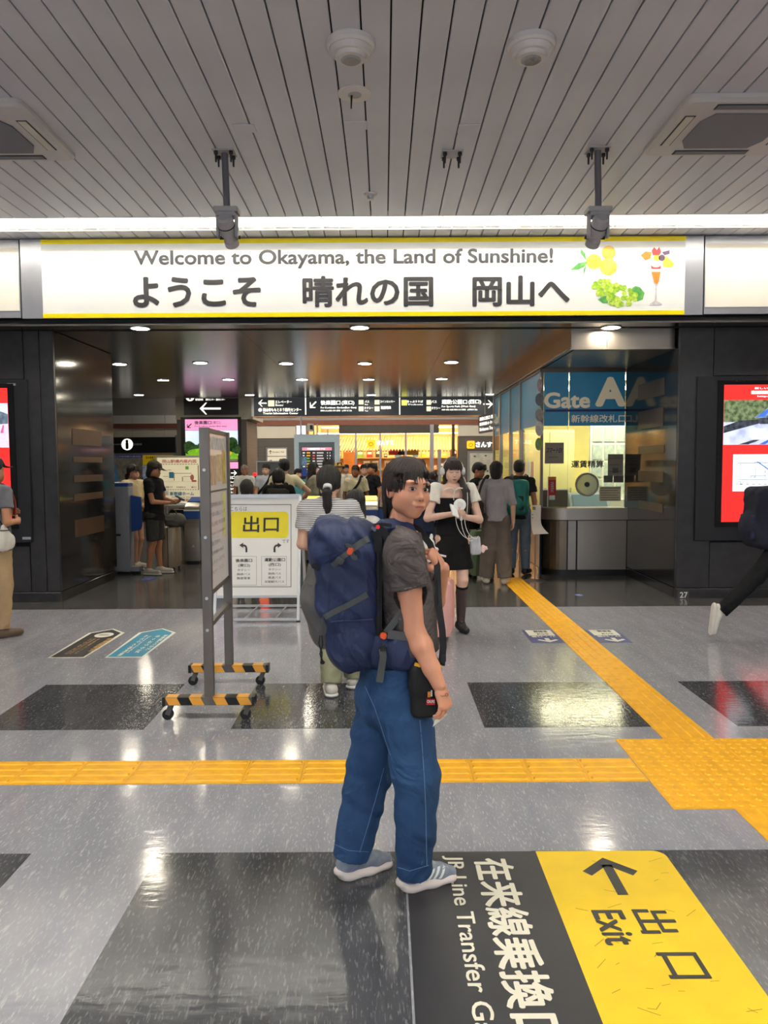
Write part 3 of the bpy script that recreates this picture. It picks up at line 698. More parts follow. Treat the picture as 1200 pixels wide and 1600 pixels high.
for k in range(12): rc(.18+.06*k,.722,.18+.06*k+.03,.726,M_SBLK,.003,'route_line')
for s,u,v in (('倉敷',.13,.575),('総社',.32,.555),('備中高松',.45,.55),('岡山',.62,.555),('吉備',.42,.625),('庭瀬',.27,.665),('北長瀬',.5,.70),('山陽道',.13,.70),('高速',.13,.715),('稲荷',.53,.66)):
    tx(s,u,v,u+.05*len(s)/2+.02,v+.013,M_SBLK,.0)
pg([(.52,.60),(.58,.60),(.56,.63),(.54,.63)], M_SRED, .006)
tx('最上稲荷', .22,.83,.95,.90, M_SWHT, .03)
a = P(22,818,8.72); b_ = P(20,607,8.72)
t, rc, tx, pg = digital((a.x-1.15, a.z, a.x, b_.z), 8.72, 'tall red wall screen with a mountain photo, on the left-hand pier', .22)
rc(0,.11,1,.435,M_SSKY); pg([(.3,.28),(.62,.17),(.82,.14),(1,.19),(1,.30),(.3,.34)], M('screen_hill',(64,84,104),.3,emit=.5,rgb2=(120,136,150),vscale=18)); pg([(.3,.435),(.3,.33),(.55,.28),(1,.26),(1,.435)], M('screen_town',(196,186,206),.3,emit=.8,rgb2=(236,222,238),vscale=26), .0045)
for k in range(7): pg([(.62+.05*k,.40-.012*k),(.65+.05*k,.40-.012*k),(.66+.05*k,.27),(.645+.05*k,.27)], M('screen_pinkline',(206,90,150),.3,emit=.7), .006)
rc(.1,.5,.86,.775,M_SWHT); tx('新しい信仰のホームページ', .2,.02,.85,.04, M_SWHT, .02); tx('最上稲荷', .1,.83,.8,.90, M_SWHT, .03)
for (x0,y0,x1,y1) in ((11,599,24,602.5),(35,839,48,843)):
    a = P(x0,y1,8.68); b_ = P(x1,y0,8.68); m = MB(); m.box((a.x,8.680,a.z),(b_.x,8.684,b_.z)); m.build('maker_label', M_SILVER, t)
# ================================================================ hanging signs and the far pier
M_SGREY = M('sign_slate', (58,62,68), 0.4, emit=.10, ecol=(80,88,98), var=.04); M_SLET = M('sign_letter_white', (255,255,250), 0.4, emit=1.1, ecol=(255,252,240)); M_SPIC = M('sign_picto', (238,232,196), 0.4, emit=0.9)
YH = 17.9
def arrow_pts(c, L, w, ang, hl=.42):
    """stroke arrow outline in 2D; returns three quads"""
    ca, sa = math.cos(ang), math.sin(ang)
    def T(u, v): return (c[0]+u*ca-v*sa, c[1]+u*sa+v*ca)
    out = [[T(-L/2,-w/2),T(L/2-w*.6,-w/2),T(L/2-w*.6,w/2),T(-L/2,w/2)]]
    for s in (-1,1):
        out.append([T(L/2,0),T(L/2-hl*L,s*hl*L),T(L/2-hl*L-w*.75,s*hl*L-s*w*.0),T(L/2-w*1.45,0)])
    return out
def arrow(c, L, w, ang, mat, parent, map2, hl=.42):
    m = MB()
    for q in arrow_pts(c, L, w, ang, hl):
        pts = [map2(*p) for p in q]; m.add(pts, [(0,1,2,3)])
    me = m.mesh('arrow', fixn=False); return link('arrow', me, parent, mat)
def onY(Y, lift): return lambda x, y: Vector((P(x,y,Y).x, Y-lift, P(x,y,Y).z))
def pic(box, Y, mat, parent, lift=.004, nm='pictogram'):
    a = P(box[0],box[3],Y); b_ = P(box[2],box[1],Y); m = MB(); m.box((a.x,Y-lift,a.z),(b_.x,Y-lift+.003,b_.z)); return m.build(nm, mat, parent)
sgn = thing('hanging_direction_sign', 'long slate grey overhead sign with exit arrows hung across the concourse beyond the gates', 'sign', (P(585,650,YH).x, YH+.1, zat(650,YH)))
a = P(397,650.5,YH); b_ = P(775,618,YH)
m = MB(); m.box((a.x,YH,a.z),(b_.x,YH+.2,b_.z)); m.build('housing', M_SGREY, sgn)
m = MB(); m.box((a.x-.06,YH-.005,a.z-.0),(a.x,YH+.205,b_.z)); m.build('end_cap', M_SILVER, sgn)
m = MB(); m.box((a.x,YH+.0,a.z-.03),(b_.x,YH+.2,a.z)); m.build('bottom_rail', M('warm_rail',(206,150,110),.3,.6,var=.1), sgn)
for xp in (420,540,660,760): p = P(xp,618,YH+.1); m = MB(); m.cyl((p.x,YH+.1,p.z),(p.x,YH+.1,4.3),.02,n=8); m.build('hanger_rod', M_SILVER, sgn)
for xp in (477.5, 624.5): pic((xp-.7,621,xp+.7,648), YH, M_SLET, sgn, nm='divider')
YL = YH
for s, bx, bo in (('エレベーター',(430,625.5,456,630.5),.02),('Elevator',(430.5,631.5,443,634.5),.02),('岡山市ももとろう観光センター',(411,637.5,471,643.5),.03),('Tourist Information Center',(411,644.2,466,647.5),.03),
      ('後楽園口',(501,625.5,532,633),.025),('(東口)',(533.5,625.5,554,633.5),.03),('For Korakuen Garden(East Gate)',(501,635.5,557,639.3),.03),('岡山后乐园 (东口)',(501,640.5,550,643.3),.02),
      ('バス',(570,625.5,577,629.5),.02),('タクシー',(569,635.5,583.5,639.5),.02),('コインロッカー',(594,625.5,617,629.5),.02),('路面電車',(595,634.5,611,639.5),.02),('Bus',(570,631,575,633),.02),('Taxi',(570,641,575,643),.02),
      ('きっぷうりば',(636,625.5,661,629.5),.03),('Tickets',(636.5,631,661,633.2),.02),('バス',(674,625.5,682.5,630),.02),('タクシー',(674,635.5,688,640),.02),
      ('運動公園口',(690,624.5,730,631.8),.025),('(西口)',(731.5,624.5,752,632),.03),('For Sports Park (West Gate)',(690,633.5,743,637.5),.03),('综合运动公园 (西口)',(690,639,746,641.8),.02)):
    letter_px(s, bx, YL, M_SLET, sgn, bold=bo, res=1, lift=.004)
for bx in ((419,625.5,428.5,635),(560.5,625,568,632),(560.5,635,568,642.5),(585.5,625,593,632),(585.5,635,593,642.5),(666.5,625,673.5,632.5),(666.5,635,673.5,642.5)): pic(bx, YH, M_SPIC, sgn)
pic((627.5,625,636,633.5), YH, M('sign_picto_yellow',(226,226,110),.4,emit=.9), sgn)
flat(disc((406.5,640.5),2.8,16,Y=YH,lift=.004), M_SLET, sgn, 'info_disc')
arrow((410,630),13,1.9,math.pi,M_SLET,sgn,onY(YH,.004)); arrow((489,632.5),14,2.1,math.radians(135),M_SLET,sgn,onY(YH,.004)); arrow((762.5,631.5),15,2.0,0,M_SLET,sgn,onY(YH,.004))
# sign and pink poster on the far pier
YP = 18.26
t = thing('pier_arrow_sign', 'dark grey sign with a white left arrow at the top of the far pier', 'sign', P(331,648,YP))
pic((288,612,372.5,648.5), YP, M('sign_dark',(54,51,54),.4,var=.04), t, .03, 'face'); arrow((329,638.5),33,2.8,math.pi,M_SLET,t,onY(YP,.034),.28)
flat(disc((297.5,620),7,20,Y=YP,lift=.034), M_SLET, t, 'info_disc'); letter_px('i',(296,616,299,625),YP,M_INK,t,.04,2,.037)
for s,x0,x1 in (('観光案内所',306,318),('旅行センター',322,336),('案内センター',338,352)): letter_px(s,(x0,623,x1,626.2),YP,M_SLET,t,.02,1,.034)
t = thing('garden_poster_board', 'tall lit poster board with pink bands and a garden photo on the far pier', 'poster', P(330,900,YP))
M_PINK = M('poster_pink',(246,158,206),.35,emit=.75); M_PSKY = M('poster_sky',(150,190,232),.35,emit=.8,rgb2=(240,246,252),vscale=2.2); M_PGRN = M('poster_grass',(128,186,40),.35,emit=.7,rgb2=(96,150,34),vscale=9); M_PTREE = M('poster_trees',(28,52,24),.4,emit=.4,rgb2=(60,96,44),vscale=14)
M_BD = M('poster_case',(40,36,38),.4,var=.06)
pic((287,651.5,377,840), YP, M_BD, t, .035, 'case')
pic((290,655,371.5,672.5), YP, M_PINK, t, .040, 'pink_band'); pic((291,672.5,372,712), YP, M_PSKY, t, .040, 'sky_print'); pic((291,699,372,719), YP, M_PGRN, t, .042, 'grass_print')
rt = random.Random(11)
for k in range(26):
    x = 292+rt.random()*79; y = 697+rt.random()*6; flat(disc((x,y),rt.uniform(3,7),10,Y=YP,lift=.043+k*.0001), M_PTREE, t, 'tree_print')
for x,y,r in ((363,692,9),(366,699,8),(358,700,7),(296,697,8)): flat(disc((x,y),r,14,Y=YP,lift=.047), M_PTREE, t, 'tree_print')
pic((291,711,372,717), YP, M_PGRN, t, .048, 'grass_print'); flat(disc((311,707),17,20,.35,Y=YP,lift=.0485), M_PGRN, t, 'grass_print'); flat(disc((356,708),7,14,.5,Y=YP,lift=.049), M('poster_gold',(220,180,50),.4,emit=.6), t, 'roof_print')
pic((291,717,372,721), YP, M('poster_pond',(120,116,92),.4,emit=.5,var=.1), t, .049, 'pond_print')
pic((315,722,372.5,732.5), YP, M_PINK, t, .040, 'pink_band')
M_PTXT = M('poster_letter',(70,30,60),.4)
letter_px('後楽園口',(304.5,657.5,331,663.5),YP,M_PTXT,t,.02,2,.044); letter_px('(東口)',(332,658,346,663.5),YP,M_PTXT,t,.0,2,.044); letter_px('For Korakuen Garden (East Gate)',(305,665,355,668),YP,M_PTXT,t,.02,1,.044)
arrow((296.5,665.5),9.5,1.6,math.radians(135),M_INK,t,onY(YP,.044))
arrow((366,739),9,1.5,0,M_SLET,t,onY(YP,.04)); letter_px('運動公園口(西口)',(318,744,371,749.5),YP,M_SLET,t,.03,1,.04)
for k,s in enumerate(('For Sports Park West Gate','タクシー・路線バス','高速バス・定期観光','路面電車のりば','ホテル・市役所方面','コインロッカー')): letter_px(s,(318,752+k*5.2,368,755.3+k*5.2),YP,M_SLET,t,.02,1,.04)
# right-hand direction boards by the office, seen edge on
t = thing('bracket_sign', 'small dark overhead sign with white lettering beside the back shop sign', 'sign', P(760,675,17.0))
a = P(747,676,16.0); b_ = P(776,650,15.0)
m = MB(); o = Vector((P(748,677,16.4).x,16.4,zat(678,16.4))); e = Vector((P(777,672,15.0).x,15.0,o.z)); hgt = .38
m.prism([o, e, e+Vector((0,0,hgt)), o+Vector((0,0,hgt))], Vector((.05,.05,0))); m.build('board', M_SGREY, t)
ux = (e-o).normalized()
for k,s in enumerate(('運動公園口 西口','新幹線のりば','Shinkansen Tracks')): letter(s, o+ux*.1+Vector((0,0,.26-.11*k)), ux,(0,0,1),(e-o).length*.85,.075,M_SLET,t,.02,1,.01)
m = MB(); m.cyl(o+Vector((0.1,-.3,hgt)), o+Vector((0.1,-.3,4.3)), .015, n=8); m.build('hanger', M_SILVER, t)

# ---- shop name signs
def shopsign(x, y0, y1, Y, tx0, tx1, ty0, ty1, lb, mat):
    t = thing('shop_sign', lb, 'sign', P(x,y1,Y)); w_ = (y1-y0)
    a = P(x,y1,Y); b_ = P(x+w_,y0,Y); cx, cz = (a.x+b_.x)/2, (a.z+b_.z)/2; s = b_.x-a.x
    pts = [(cx+u,Y-.05,cz+v) for u,v in rect_round(s,s,s*.16)]
    m = MB(); m.prism(pts,(0,.05,0)); m.build('emblem_tile', M('shop_orange_%d'%int(Y*10),(248,166,30),.4,emit=1.2), t)
    m = MB(); n=14
    ring=[(cx+s*.26*math.cos(i/n*2*math.pi),Y-.054,cz-.02*s+s*.2*math.sin(i/n*2*math.pi)) for i in range(n)]; m.tube(ring+[ring[0]], s*.035, 6); m.build('emblem_ring', M('shop_brown',(150,80,10),.5,var=.1), t)
    letter_px('さんすて',(tx0,ty0,tx1,ty1),Y,mat,t,.03,2,.05)
    return t
shopsign(573.5,687.5,700,YB-.08,589,615,688,695.5,'orange emblem tile with white shop lettering on the glass shop front',M('shop_letter',(255,255,250),.4,emit=1.6))
shopsign(729.5,689,701,YB,743,777,690.5,699,'orange emblem tile with white shop lettering on the brown wall by the map board',M('shop_letter',(255,255,250),.4,emit=1.6))
# map board under it
t = thing('wall_map_board', 'silver framed wall map board under the orange shop sign on the brown wall', 'map board', P(751,760,YB))
pic((730,704.5,773,770),YB,M_SILVER,t,.05,'frame'); pic((734,708,770,768),YB,M('map_paper',(214,208,190),.5,var=.12,vscale=9),t,.055,'map_sheet')
for k in range(9): pic((737+rt.random()*26,712+rt.random()*40,738+rt.random()*3+27,713.5+rt.random()*1+40),YB,M('map_line',(150,150,150),.5,var=.3),t,.057,'map_line') if False else None
for x,y in ((740,712),(757,711),(745,730),(760,735),(750,745)): pic((x,y,x+3,y+2),YB,M_SGREY,t,.058,'map_mark')
# cream direction board and grey leaflet panel
t = thing('cream_direction_board', 'cream wall board with small black arrows beside the grey leaflet panel', 'sign', P(433,735,YB))
pic((416.5,699,449,760),YB,M_SILVER,t,.05,'frame'); pic((418.5,701,447.5,712.5),YB,M('board_cream',(232,222,196),.5,emit=.25),t,.055,'board_panel'); pic((418.5,713.5,447.5,730),YB,M('board_cream'),t,.055,'board_panel')
arrow((423,706.5),6,.9,math.radians(-90),M_INK,t,onY(YB,.06)); arrow((423,720),5,.9,0,M_INK,t,onY(YB,.06)); letter_px('Escalator Hall',(427,705,444,707.5),YB,M_INK,t,0,1,.06)
t = thing('grey_partition_panel', 'grey free-standing panel in a light frame between the two men in pale shirts', 'panel', (P(425,800,17.0).x,17.0,0))
a = P(402,722,17.0); b_ = P(437,722,17.0); m = MB(); m.box((a.x,17,0.05),(b_.x,17.04,a.z)); m.build('board', M('panel_grey',(104,108,110),.5,var=.05),t)
m = MB(); m.box((a.x-.025,16.99,0),(a.x,17.05,a.z+.025)); m.box((b_.x,16.99,0),(b_.x+.025,17.05,a.z+.025)); m.box((a.x,16.99,a.z),(b_.x,17.05,a.z+.025)); m.build('frame',M_SILVER,t)
p = P(398,741,16.9); m = MB(); m.lathe([(.001,-.03),(.035,-.03),(.04,0),(.035,.02),(.001,.03)],p,(0,-1,0),n=16)
t = thing('red_alarm_lamp','small round red lamp on a thin post by the grey partition panel','lamp',(p.x,16.95,0)); m.build('lamp',M('red_lamp',(230,20,30),.3,emit=2.0),t,sm=40); m=MB(); m.cyl((p.x,16.95,0),(p.x,16.95,p.z-.02),.012,n=8); m.build('post',M_BLACK,t)
# timetable kiosk in a pale blue frame
YK = 16.0
t = thing('timetable_kiosk', 'pale blue framed information kiosk with a dark timetable screen behind the gates', 'kiosk', (P(495,800,YK).x,YK,0))
ax, bx = P(459.5,700,YK).x, P(530,700,YK).x; zt = zat(678,YK)
M_KB = M('kiosk_blue',(196,214,226),.4,var=.02,emit=.08)
m = MB(); m.box((ax,YK,0),(ax+.10,YK+.35,zt)); m.box((bx-.10,YK,0),(bx,YK+.35,zt)); m.box((ax+.10,YK,zt-.17),(bx-.10,YK+.35,zt)); m.box((ax+.1,YK+.03,0),(bx-.1,YK+.35,.5)); m.build('cabinet',M_KB,t,bevel=.008)
m = MB(); m.box((ax+.10,YK+.06,.5),(bx-.10,YK+.12,zt-.17)); m.build('glass_front',M('kiosk_glass',(84,94,98),.08,var=.06,spec=.8),t)
def kq(box,mt,l,nm): 
    a = P(box[0],box[3],YK+.06); b_ = P(box[2],box[1],YK+.06); m = MB(); m.box((a.x,YK+.06-l,a.z),(b_.x,YK+.061-l,b_.z)); return m.build(nm,mt,t)
kq((471.5,698.5,519.5,760),M('kiosk_screen',(44,38,44),.3,emit=.2,var=.1),.003,'display'); kq((472,699,518.5,704),M('kiosk_pink',(226,140,160),.4,emit=.7),.005,'header_band')
letter_px('バス発車案内 行先 のりば',(480,700,508,703),YK+.06,M_SLET,t,.02,1,.007)
rk = random.Random(9)
for r_ in range(8):
    y = 706.5+r_*4.3
    for x0,x1,c in ((473,477,(220,220,220)),(479,485,rk.choice([(110,170,60),(230,170,50),(230,170,50)])),(488.5,493.5,rk.choice([(220,90,80),(200,200,200)])),(495,506,(196,190,190)),(511,513,(220,220,220)),(515,517,(220,220,220))):
        kq((x0,y,x1-rk.random()*1.5,y+2.1),M('kiosk_txt_%d_%d'%(c[0],c[2]),c,.4,emit=.6),.006,'timetable_row')
kq((471.5,714,479.5,727),M('kiosk_map',(110,140,170),.4,emit=.4,rgb2=(60,80,110),vscale=20),.008,'route_map'); kq((472,731,479.5,744),M('kiosk_blue_tile',(34,60,130),.4,emit=.4,var=.1),.008,'notice')
# security camera on a pole over the kiosk
p = P(485,668,YK+.1); t = thing('security_camera','white box security camera on a thin pole above the timetable kiosk','security camera',(p.x,YK+.1,zt))
m = MB(); m.cbox(p,(.13,.22,.16),0,Matrix.Rotation(.1,3,'Y')); m.build('housing',M_WHITE,t,bevel=.012); m=MB(); m.cbox(p+Vector((.03,-.115,0)),(.06,.01,.09)); m.build('lens_window',M_BLACK,t); m=MB(); m.cyl((p.x+.07,p.y,zt),(p.x+.07,p.y,p.z+.03),.012,n=8); m.build('pole',M_SILVER,t)
for xp,yt,lb in ((470,650,'thin white post rising from the left end of the timetable kiosk'),(495.5,663,'thin white post beside the security camera on the kiosk'),(512,671,'short thin white post at the right of the timetable kiosk')):
    p = P(xp,yt,YK+.2); m=MB(); m.cyl((p.x,p.y,zt),(p.x,p.y,p.z),.016,n=8); m.lathe([(.03,0),(.03,.012),(.017,.02)],(p.x,p.y,zt),n=12); tag(m.build('kiosk_post',M_WHITE,sm=40),lb,'post')
# ---- information corner, far left
YQ = 20.9
t = thing('information_header','black header board with a white information disc on the far left wall','sign',P(225,708,YQ))
pic((170,683,275,708),YQ,M('header_black',(32,34,36),.4,var=.05),t,.06,'board'); flat(disc((200,694.5),9,24,Y=YQ,lift=.065),M_SLET,t,'info_disc'); letter_px('i',(197.5,687,202.5,702),YQ,M_INK,t,.06,2,.07)
letter_px('INFORMATION',(177,693.5,190,695.5),YQ,M_WHITE,t,.0,1,.066); letter_px('総合案内所',(208.5,692.8,223,696),YQ,M_WHITE,t,.0,1,.066)
pic((275,680,277.5,740),YQ,M_SILVER,t,.05,'side_rail')
t = thing('city_map_wall','large pale aerial city map with a blue river on the far left wall','map board',P(205,760,YQ))
pic((172,712,236,790),YQ,M('aerial_map',(150,146,136),.5,rgb2=(196,190,178),vscale=9),t,.05,'map_sheet'); pic((172,711,224,715.5),YQ,M('map_blue_band',(50,70,150),.5,var=.1,emit=.1),t,.055,'header_band')
letter_px('岡山市街地観光案内図',(178,712,221,714.8),YQ,M_WHITE,t,.01,1,.06); flat(list(reversed(poly_px([(176,722),(179,722),(184,735),(186,748),(183,762),(180,752),(181,742),(177,732)],YQ,.056))),M('map_river',(70,120,160),.5,emit=.1),t,'river')
t = thing('yellow_notice_board','yellow notice board with black lettering above the couple by the map','sign',P(250,735,YQ))
pic((224.5,711,272,726.5),YQ,M('notice_yellow',(222,182,20),.5,emit=.15),t,.07,'board'); letter_px('忘れ物承り所',(229,713,248,717),YQ,M_INK,t,.02,1,.075); letter_px('ご案内',(237,717.5,246,720.5),YQ,M_INK,t,.02,1,.075)
t = thing('blue_notice_board','white and blue timetable notice under the yellow notice board','sign',P(232,760,YQ)); pic((224.5,727.5,240,760),YQ,M('notice_blue',(96,124,176),.5,rgb2=(214,224,236),vscale=9,emit=.1),t,.06,'board')
for k in range(5): pic((226,731+k*5,239,732.6+k*5),YQ,M_WHITE,t,.063,'text_row')
# cream station plan board
YM = 14.2
t = thing('station_plan_board','cream station plan board with blue lettering on a floor stand behind the fare gate','map board',(P(283,870,YM).x,YM,0))
a = P(246.5,800,YM); b_ = P(314.5,713.5,YM); zlo = zat(790,YM)
m = MB(); m.box((a.x-.02,YM,zlo-.02),(b_.x+.02,YM+.04,b_.z+.02)); m.build('frame',M('frame_pale',(178,174,166),.4,.4,var=.03),t)
M_PLAN = M('plan_cream',(236,226,196),.45,emit=.28,ecol=(240,226,190),var=.02); pic((247.5,715,313.5,789.5),YM,M_PLAN,t,.012,'plan_sheet')
M_PR = M('plan_pink',(206,120,110),.5,var=.1); M_PBL=M('plan_blue',(70,150,184),.5,var=.05); M_PLN=M('plan_line',(120,112,104),.5,var=.1)
letter_px('岡山駅構内案内図',(254,718,307,723.5),YM,M_PR,t,.02,1,.016)
for k in range(14):
    pic((250+k*4.4,724.8,252.8+k*4.4,725.7),YM,M_PLN,t,.015,'plan_line')
    pic((258+k*3.9,764.5,260.4+k*3.9,765.4),YM,M_PLN,t,.015,'plan_line')
for x0,y0,x1,y1 in ((272,739,300,739.7),(272,739,272.7,751),(285,745,286,752),(262,734,268,734.6),(250,752,309,752.5),(287,744,299,744.6),(255,744,263,744.6),(310,727,310.6,765)): pic((x0,y0,x1,y1),YM,M_PLN,t,.015,'plan_line')
pic((264.5,737.5,271.5,747),YM,M_PBL,t,.016,'plan_block'); pic((290,728.5,295,733.5),YM,M('plan_green',(110,170,50),.5,emit=.1),t,.016,'plan_block'); flat(disc((300.5,746),3,10,1.6,Y=YM,lift=.016),M_PR,t,'plan_block'); pic((300,750,307,753),YM,M_PR,t,.017,'plan_block')
letter_px('新幹線ホーム',(266,768,303.5,774.5),YM,M_PBL,t,.03,2,.016); pic((255,767,264,773.8),YM,M_WHITE,t,.015,'plan_block'); letter_px('精算可能',(272,779,296,783.5),YM,M_PR,t,.02,1,.016); letter_px('Shinkansen tracks',(268,775.8,303,777.8),YM,M_PLN,t,.01,1,.016)
letter_px('在来線 のりば',(259,759.5,270,762.5),YM,M_PLN,t,.02,1,.016); letter_px('中央改札口',(276,760,290,762.5),YM,M_PLN,t,.02,1,.016); letter_px('東口',(299,760,307,762.5),YM,M_PLN,t,.02,1,.016)
for x in (a.x+.1,b_.x-.1): m = MB(); m.box((x-.02,YM,0),(x+.02,YM+.04,zlo)); m.box((x-.03,YM-.25,0),(x+.03,YM+.25,.04)); m.build('leg',M_SILVER,t)
# ================================================================ ticket office (Gate A)
XO, YO = 2.24, 10.70
ZC = 2.93
M_OFFW = M('office_wall', (226,216,150), 0.6, var=.02); M_BLUEF = M('gate_blue', (44,122,158), 0.35, var=.03, emit=.10); M_NAVY = M('gate_navy', (26,36,104), 0.4); M_GATEL = M('gate_letter', (226,214,182), 0.4, emit=.12)
M_OGLASS = M('office_glass', (245,252,248), 0.02, trans=1.0, ior=1.06, spec=.5)
m = MB(); m.box((5.2, YO, 0), (5.3, 15.2, 3.1)); struct(m.build('wall_office_right', M_OFFW))
m = MB(); m.box((XO, 15.1, 0), (5.2, 15.2, 3.1)); wob = struct(m.build('wall_office_back', M_OFFW))
m = MB(); m.box((XO+.02, 8.97, ZC), (5.2, 15.1, ZC+.03)); co = struct(m.build('ceiling_office', M_STEEL))
M_OLT = M('office_light', (255,246,214), .5, emit=26.0, ecol=(255,244,205))
for yy in (11.6, 13.2): m = MB(); m.box((2.7,yy,ZC-.03),(4.9,yy+.3,ZC-.001)); m.build('light_panel', M_OLT, co)
# fascia
m = MB(); m.box((XO-.01, 8.93, 2.955), (XO+.02, 15.2, 3.156)); fs_ = struct(m.build('trim_3', M_GAP))
for a, b_ in ((8.93,10.2),(10.205,11.6),(11.605,13.4),(13.405,15.2)): m = MB(); m.box((XO-.025,a,2.955),(XO-.01,b_,3.154)); m.build('fascia_panel', M_STEELD, fs_)
m = MB(); m.box((XO-.04, 8.92, 2.935), (XO+.0, 15.2, 2.955)); m.build('fascia_edge', M_STEEL, fs_)
m = MB(); m.box((XO-.01, 8.93, 2.955), (XR, 8.96, 3.156)); ff = struct(m.build('trim_4', M_GAP))
for a, b_ in ((XO-.025,2.63),(2.635,XR)): m = MB(); m.box((a,8.915,2.955),(b_,8.93,3.154)); m.build('fascia_panel', M_STEEL, ff)
m = MB(); m.box((XO-.04, 8.90, 2.93), (XR, 8.95, 2.955)); m.build('fascia_edge', M_STEEL, ff)
# front glass
wf = struct(thing('window_2','','',(2.8,YO,.97))); del wf['label']; del wf['category']
xc = P(888,700,YO).x; xe = XR
for a, b_ in ((XO+.03,xc-.004),(xc+.004,xe)): m = MB(); m.box((a,YO,.97),(b_,YO+.012,ZC)); m.build('pane', M_OGLASS, wf)
m = MB(); m.box((XO,YO-.02,ZC-.05),(xe,YO+.04,ZC-.0)); m.build('head_rail', M('rail_bronze',(92,82,72),.3,.8,var=.05), wf)
m = MB(); m.box((XO-.005,YO-.01,0.9),(XO+.03,YO+.03,ZC)); m.build('corner_post', M('post_bronze',(92,84,76),.3,.8,var=.05), wf)
zb = zat(667,YO); bz = ZC-.05
for a, b_ in ((XO+.035,xc-.006),(xc+.006,xe-.005)): m = MB(); m.box((a,YO-.004,zb),(b_,YO-.001,bz)); m.build('blue_film', M_BLUEF, wf)
YG = YO-.004
letter_px('Gate',(850,613,922,638),YG,M_GATEL,wf,.03,4,.003); letter_px('A',(929.5,589,977.5,635.5),YG,M_GATEL,wf,.045,2,.003)
pic((852,639,978.5,643.5),YG,M_NAVY,wf,.004,'navy_rule'); letter_px('新幹線改札口',(892.5,648,977.5,660.5),YG,M_GATEL,wf,.012,2,.003)
letter_px('運賃精算',(892.5,719.5,943,731),YO-.002,M_INK,wf,.022,2,.003)
M_NOTE = M('notice_grey',(140,132,118),.6,var=.05); M_NOTE2 = M('notice_print',(96,92,88),.6,var=.15)
def note(box, mt, rows, txt=None):
    o = pic(box, YO-.001, mt, wf, .004, 'notice'); x0,y0,x1,y1 = box
    for k in range(rows): yy = y0+(y1-y0)*(k+.6)/(rows+.3); pic((x0+2,yy,x1-2-3*(k%2),yy+1.0), YO-.001, M_NOTE2, wf, .006, 'text_row')
note((851,691.5,881,724.5), M_NOTE, 0); letter_px('スマートEX',(853,699.5,878,708),YO-.001,M_NOTE2 if False else M('ex_ink',(40,44,70),.5),wf,.02,2,.007,None,.15); pic((857,714,872,715),YO-.001,M_NOTE2,wf,.007,'text_row')
note((949.5,709.5,974,743),M_NOTE,3); pic((957,731,966,739),YO-.001,M_NOTE2,wf,.0065,'notice_block'); note((943,743,957.5,754),M_NOTE2,0); note((958.5,743,974,754),M_NOTE2,0); note((936,760,970,783),M('notice_cream',(196,188,160),.6,var=.04),6)
# round speaking port
p = P(917,757,YO-.01); m = MB(); 
tport = thing('speaking_port','round steel speaking port with a black centre set in the ticket window','speaking port',p)
ring = [Vector((p.x+.158*math.cos(i/32*2*math.pi),YO-.02,p.z+.158*math.sin(i/32*2*math.pi))) for i in range(33)]; m = MB(); m.tube(ring,.015,10); m.build('steel_ring',M_STEEL,tport,sm=60)
m = MB(); m.cyl((p.x,YO-.005,p.z),(p.x,YO-.012,p.z),.15,n=32); m.build('disc',M('port_acrylic',(206,208,186),.1,trans=.55,spec=.6),tport); m = MB(); m.cyl((p.x,YO-.012,p.z),(p.x,YO-.03,p.z),.036,n=20); m.build('microphone',M_BLACK,tport,sm=40)
# side glazing along the passage
ws2 = struct(thing('window_3','','',(XO,12.8,.95))); del ws2['label']; del ws2['category']
ysm = [YO+.03, 12.25, 13.25, 14.35, 15.2]
for a, b_ in zip(ysm[:-1], ysm[1:]):
    m = MB(); m.box((XO,a+.03,.95),(XO+.012,b_-.03,ZC)); m.build('pane',M_OGLASS,ws2)
    m = MB(); m.box((XO-.004,a+.03,zb+.02),(XO-.001,b_-.03,ZC-.04)); m.build('blue_film',M_BLUEF,ws2)
for y in ysm[1:]: m = MB(); m.box((XO-.03,y-.035,0),(XO+.04,y+.035,ZC)); m.build('mullion',M_STEEL,ws2)
m = MB(); m.box((XO-.02,YO,ZC-.04),(XO+.04,15.2,ZC)); m.build('head_rail',M('rail_bronze'),ws2)
# letters face the passage (-X): text runs from far (+Y) end towards the camera
def on_side(s,y0,y1,z0,z1,mat,par,bold=.03): return letter(s,Vector((XO-.005,y1,z0)),(0,-1,0),(0,0,1),abs(y1-y0),z1-z0,mat,par,bold,2,.003)
on_side('Gate',14.72,15.08,2.38,2.58,M_GATEL,ws2); on_side('A',14.40,14.68,2.38,2.80,M_GATEL,ws2,.045); m = MB(); m.box((XO-.008,14.4,2.33),(XO-.005,15.1,2.36)); m.build('navy_rule',M_NAVY,ws2); on_side('新幹線改札口',14.45,14.9,2.22,2.29,M_GATEL,ws2,.01)
m = MB(); m.box((XO-.01,14.39,1.86),(XO+.02,15.17,2.14)); m.build('timber_rail',M('rail_timber',(150,112,78),.5,var=.1),ws2)
for k,y in enumerate((11.2,11.5,11.8,12.5,12.8)):
    m = MB(); m.box((XO-.006,y,1.30),(XO-.002,y+.2,1.62)); m.build('notice',M_WHITE if k%2 else M('notice_pinkish',(226,180,160),.6,var=.1),ws2)
for k in range(10):
    m = MB(); m.box((XO-.007,10.95+k*.13,1.18),(XO-.004,11.02+k*.13,1.26)); m.build('safety_mark',M('mark_blue',(70,80,120),.5),ws2)
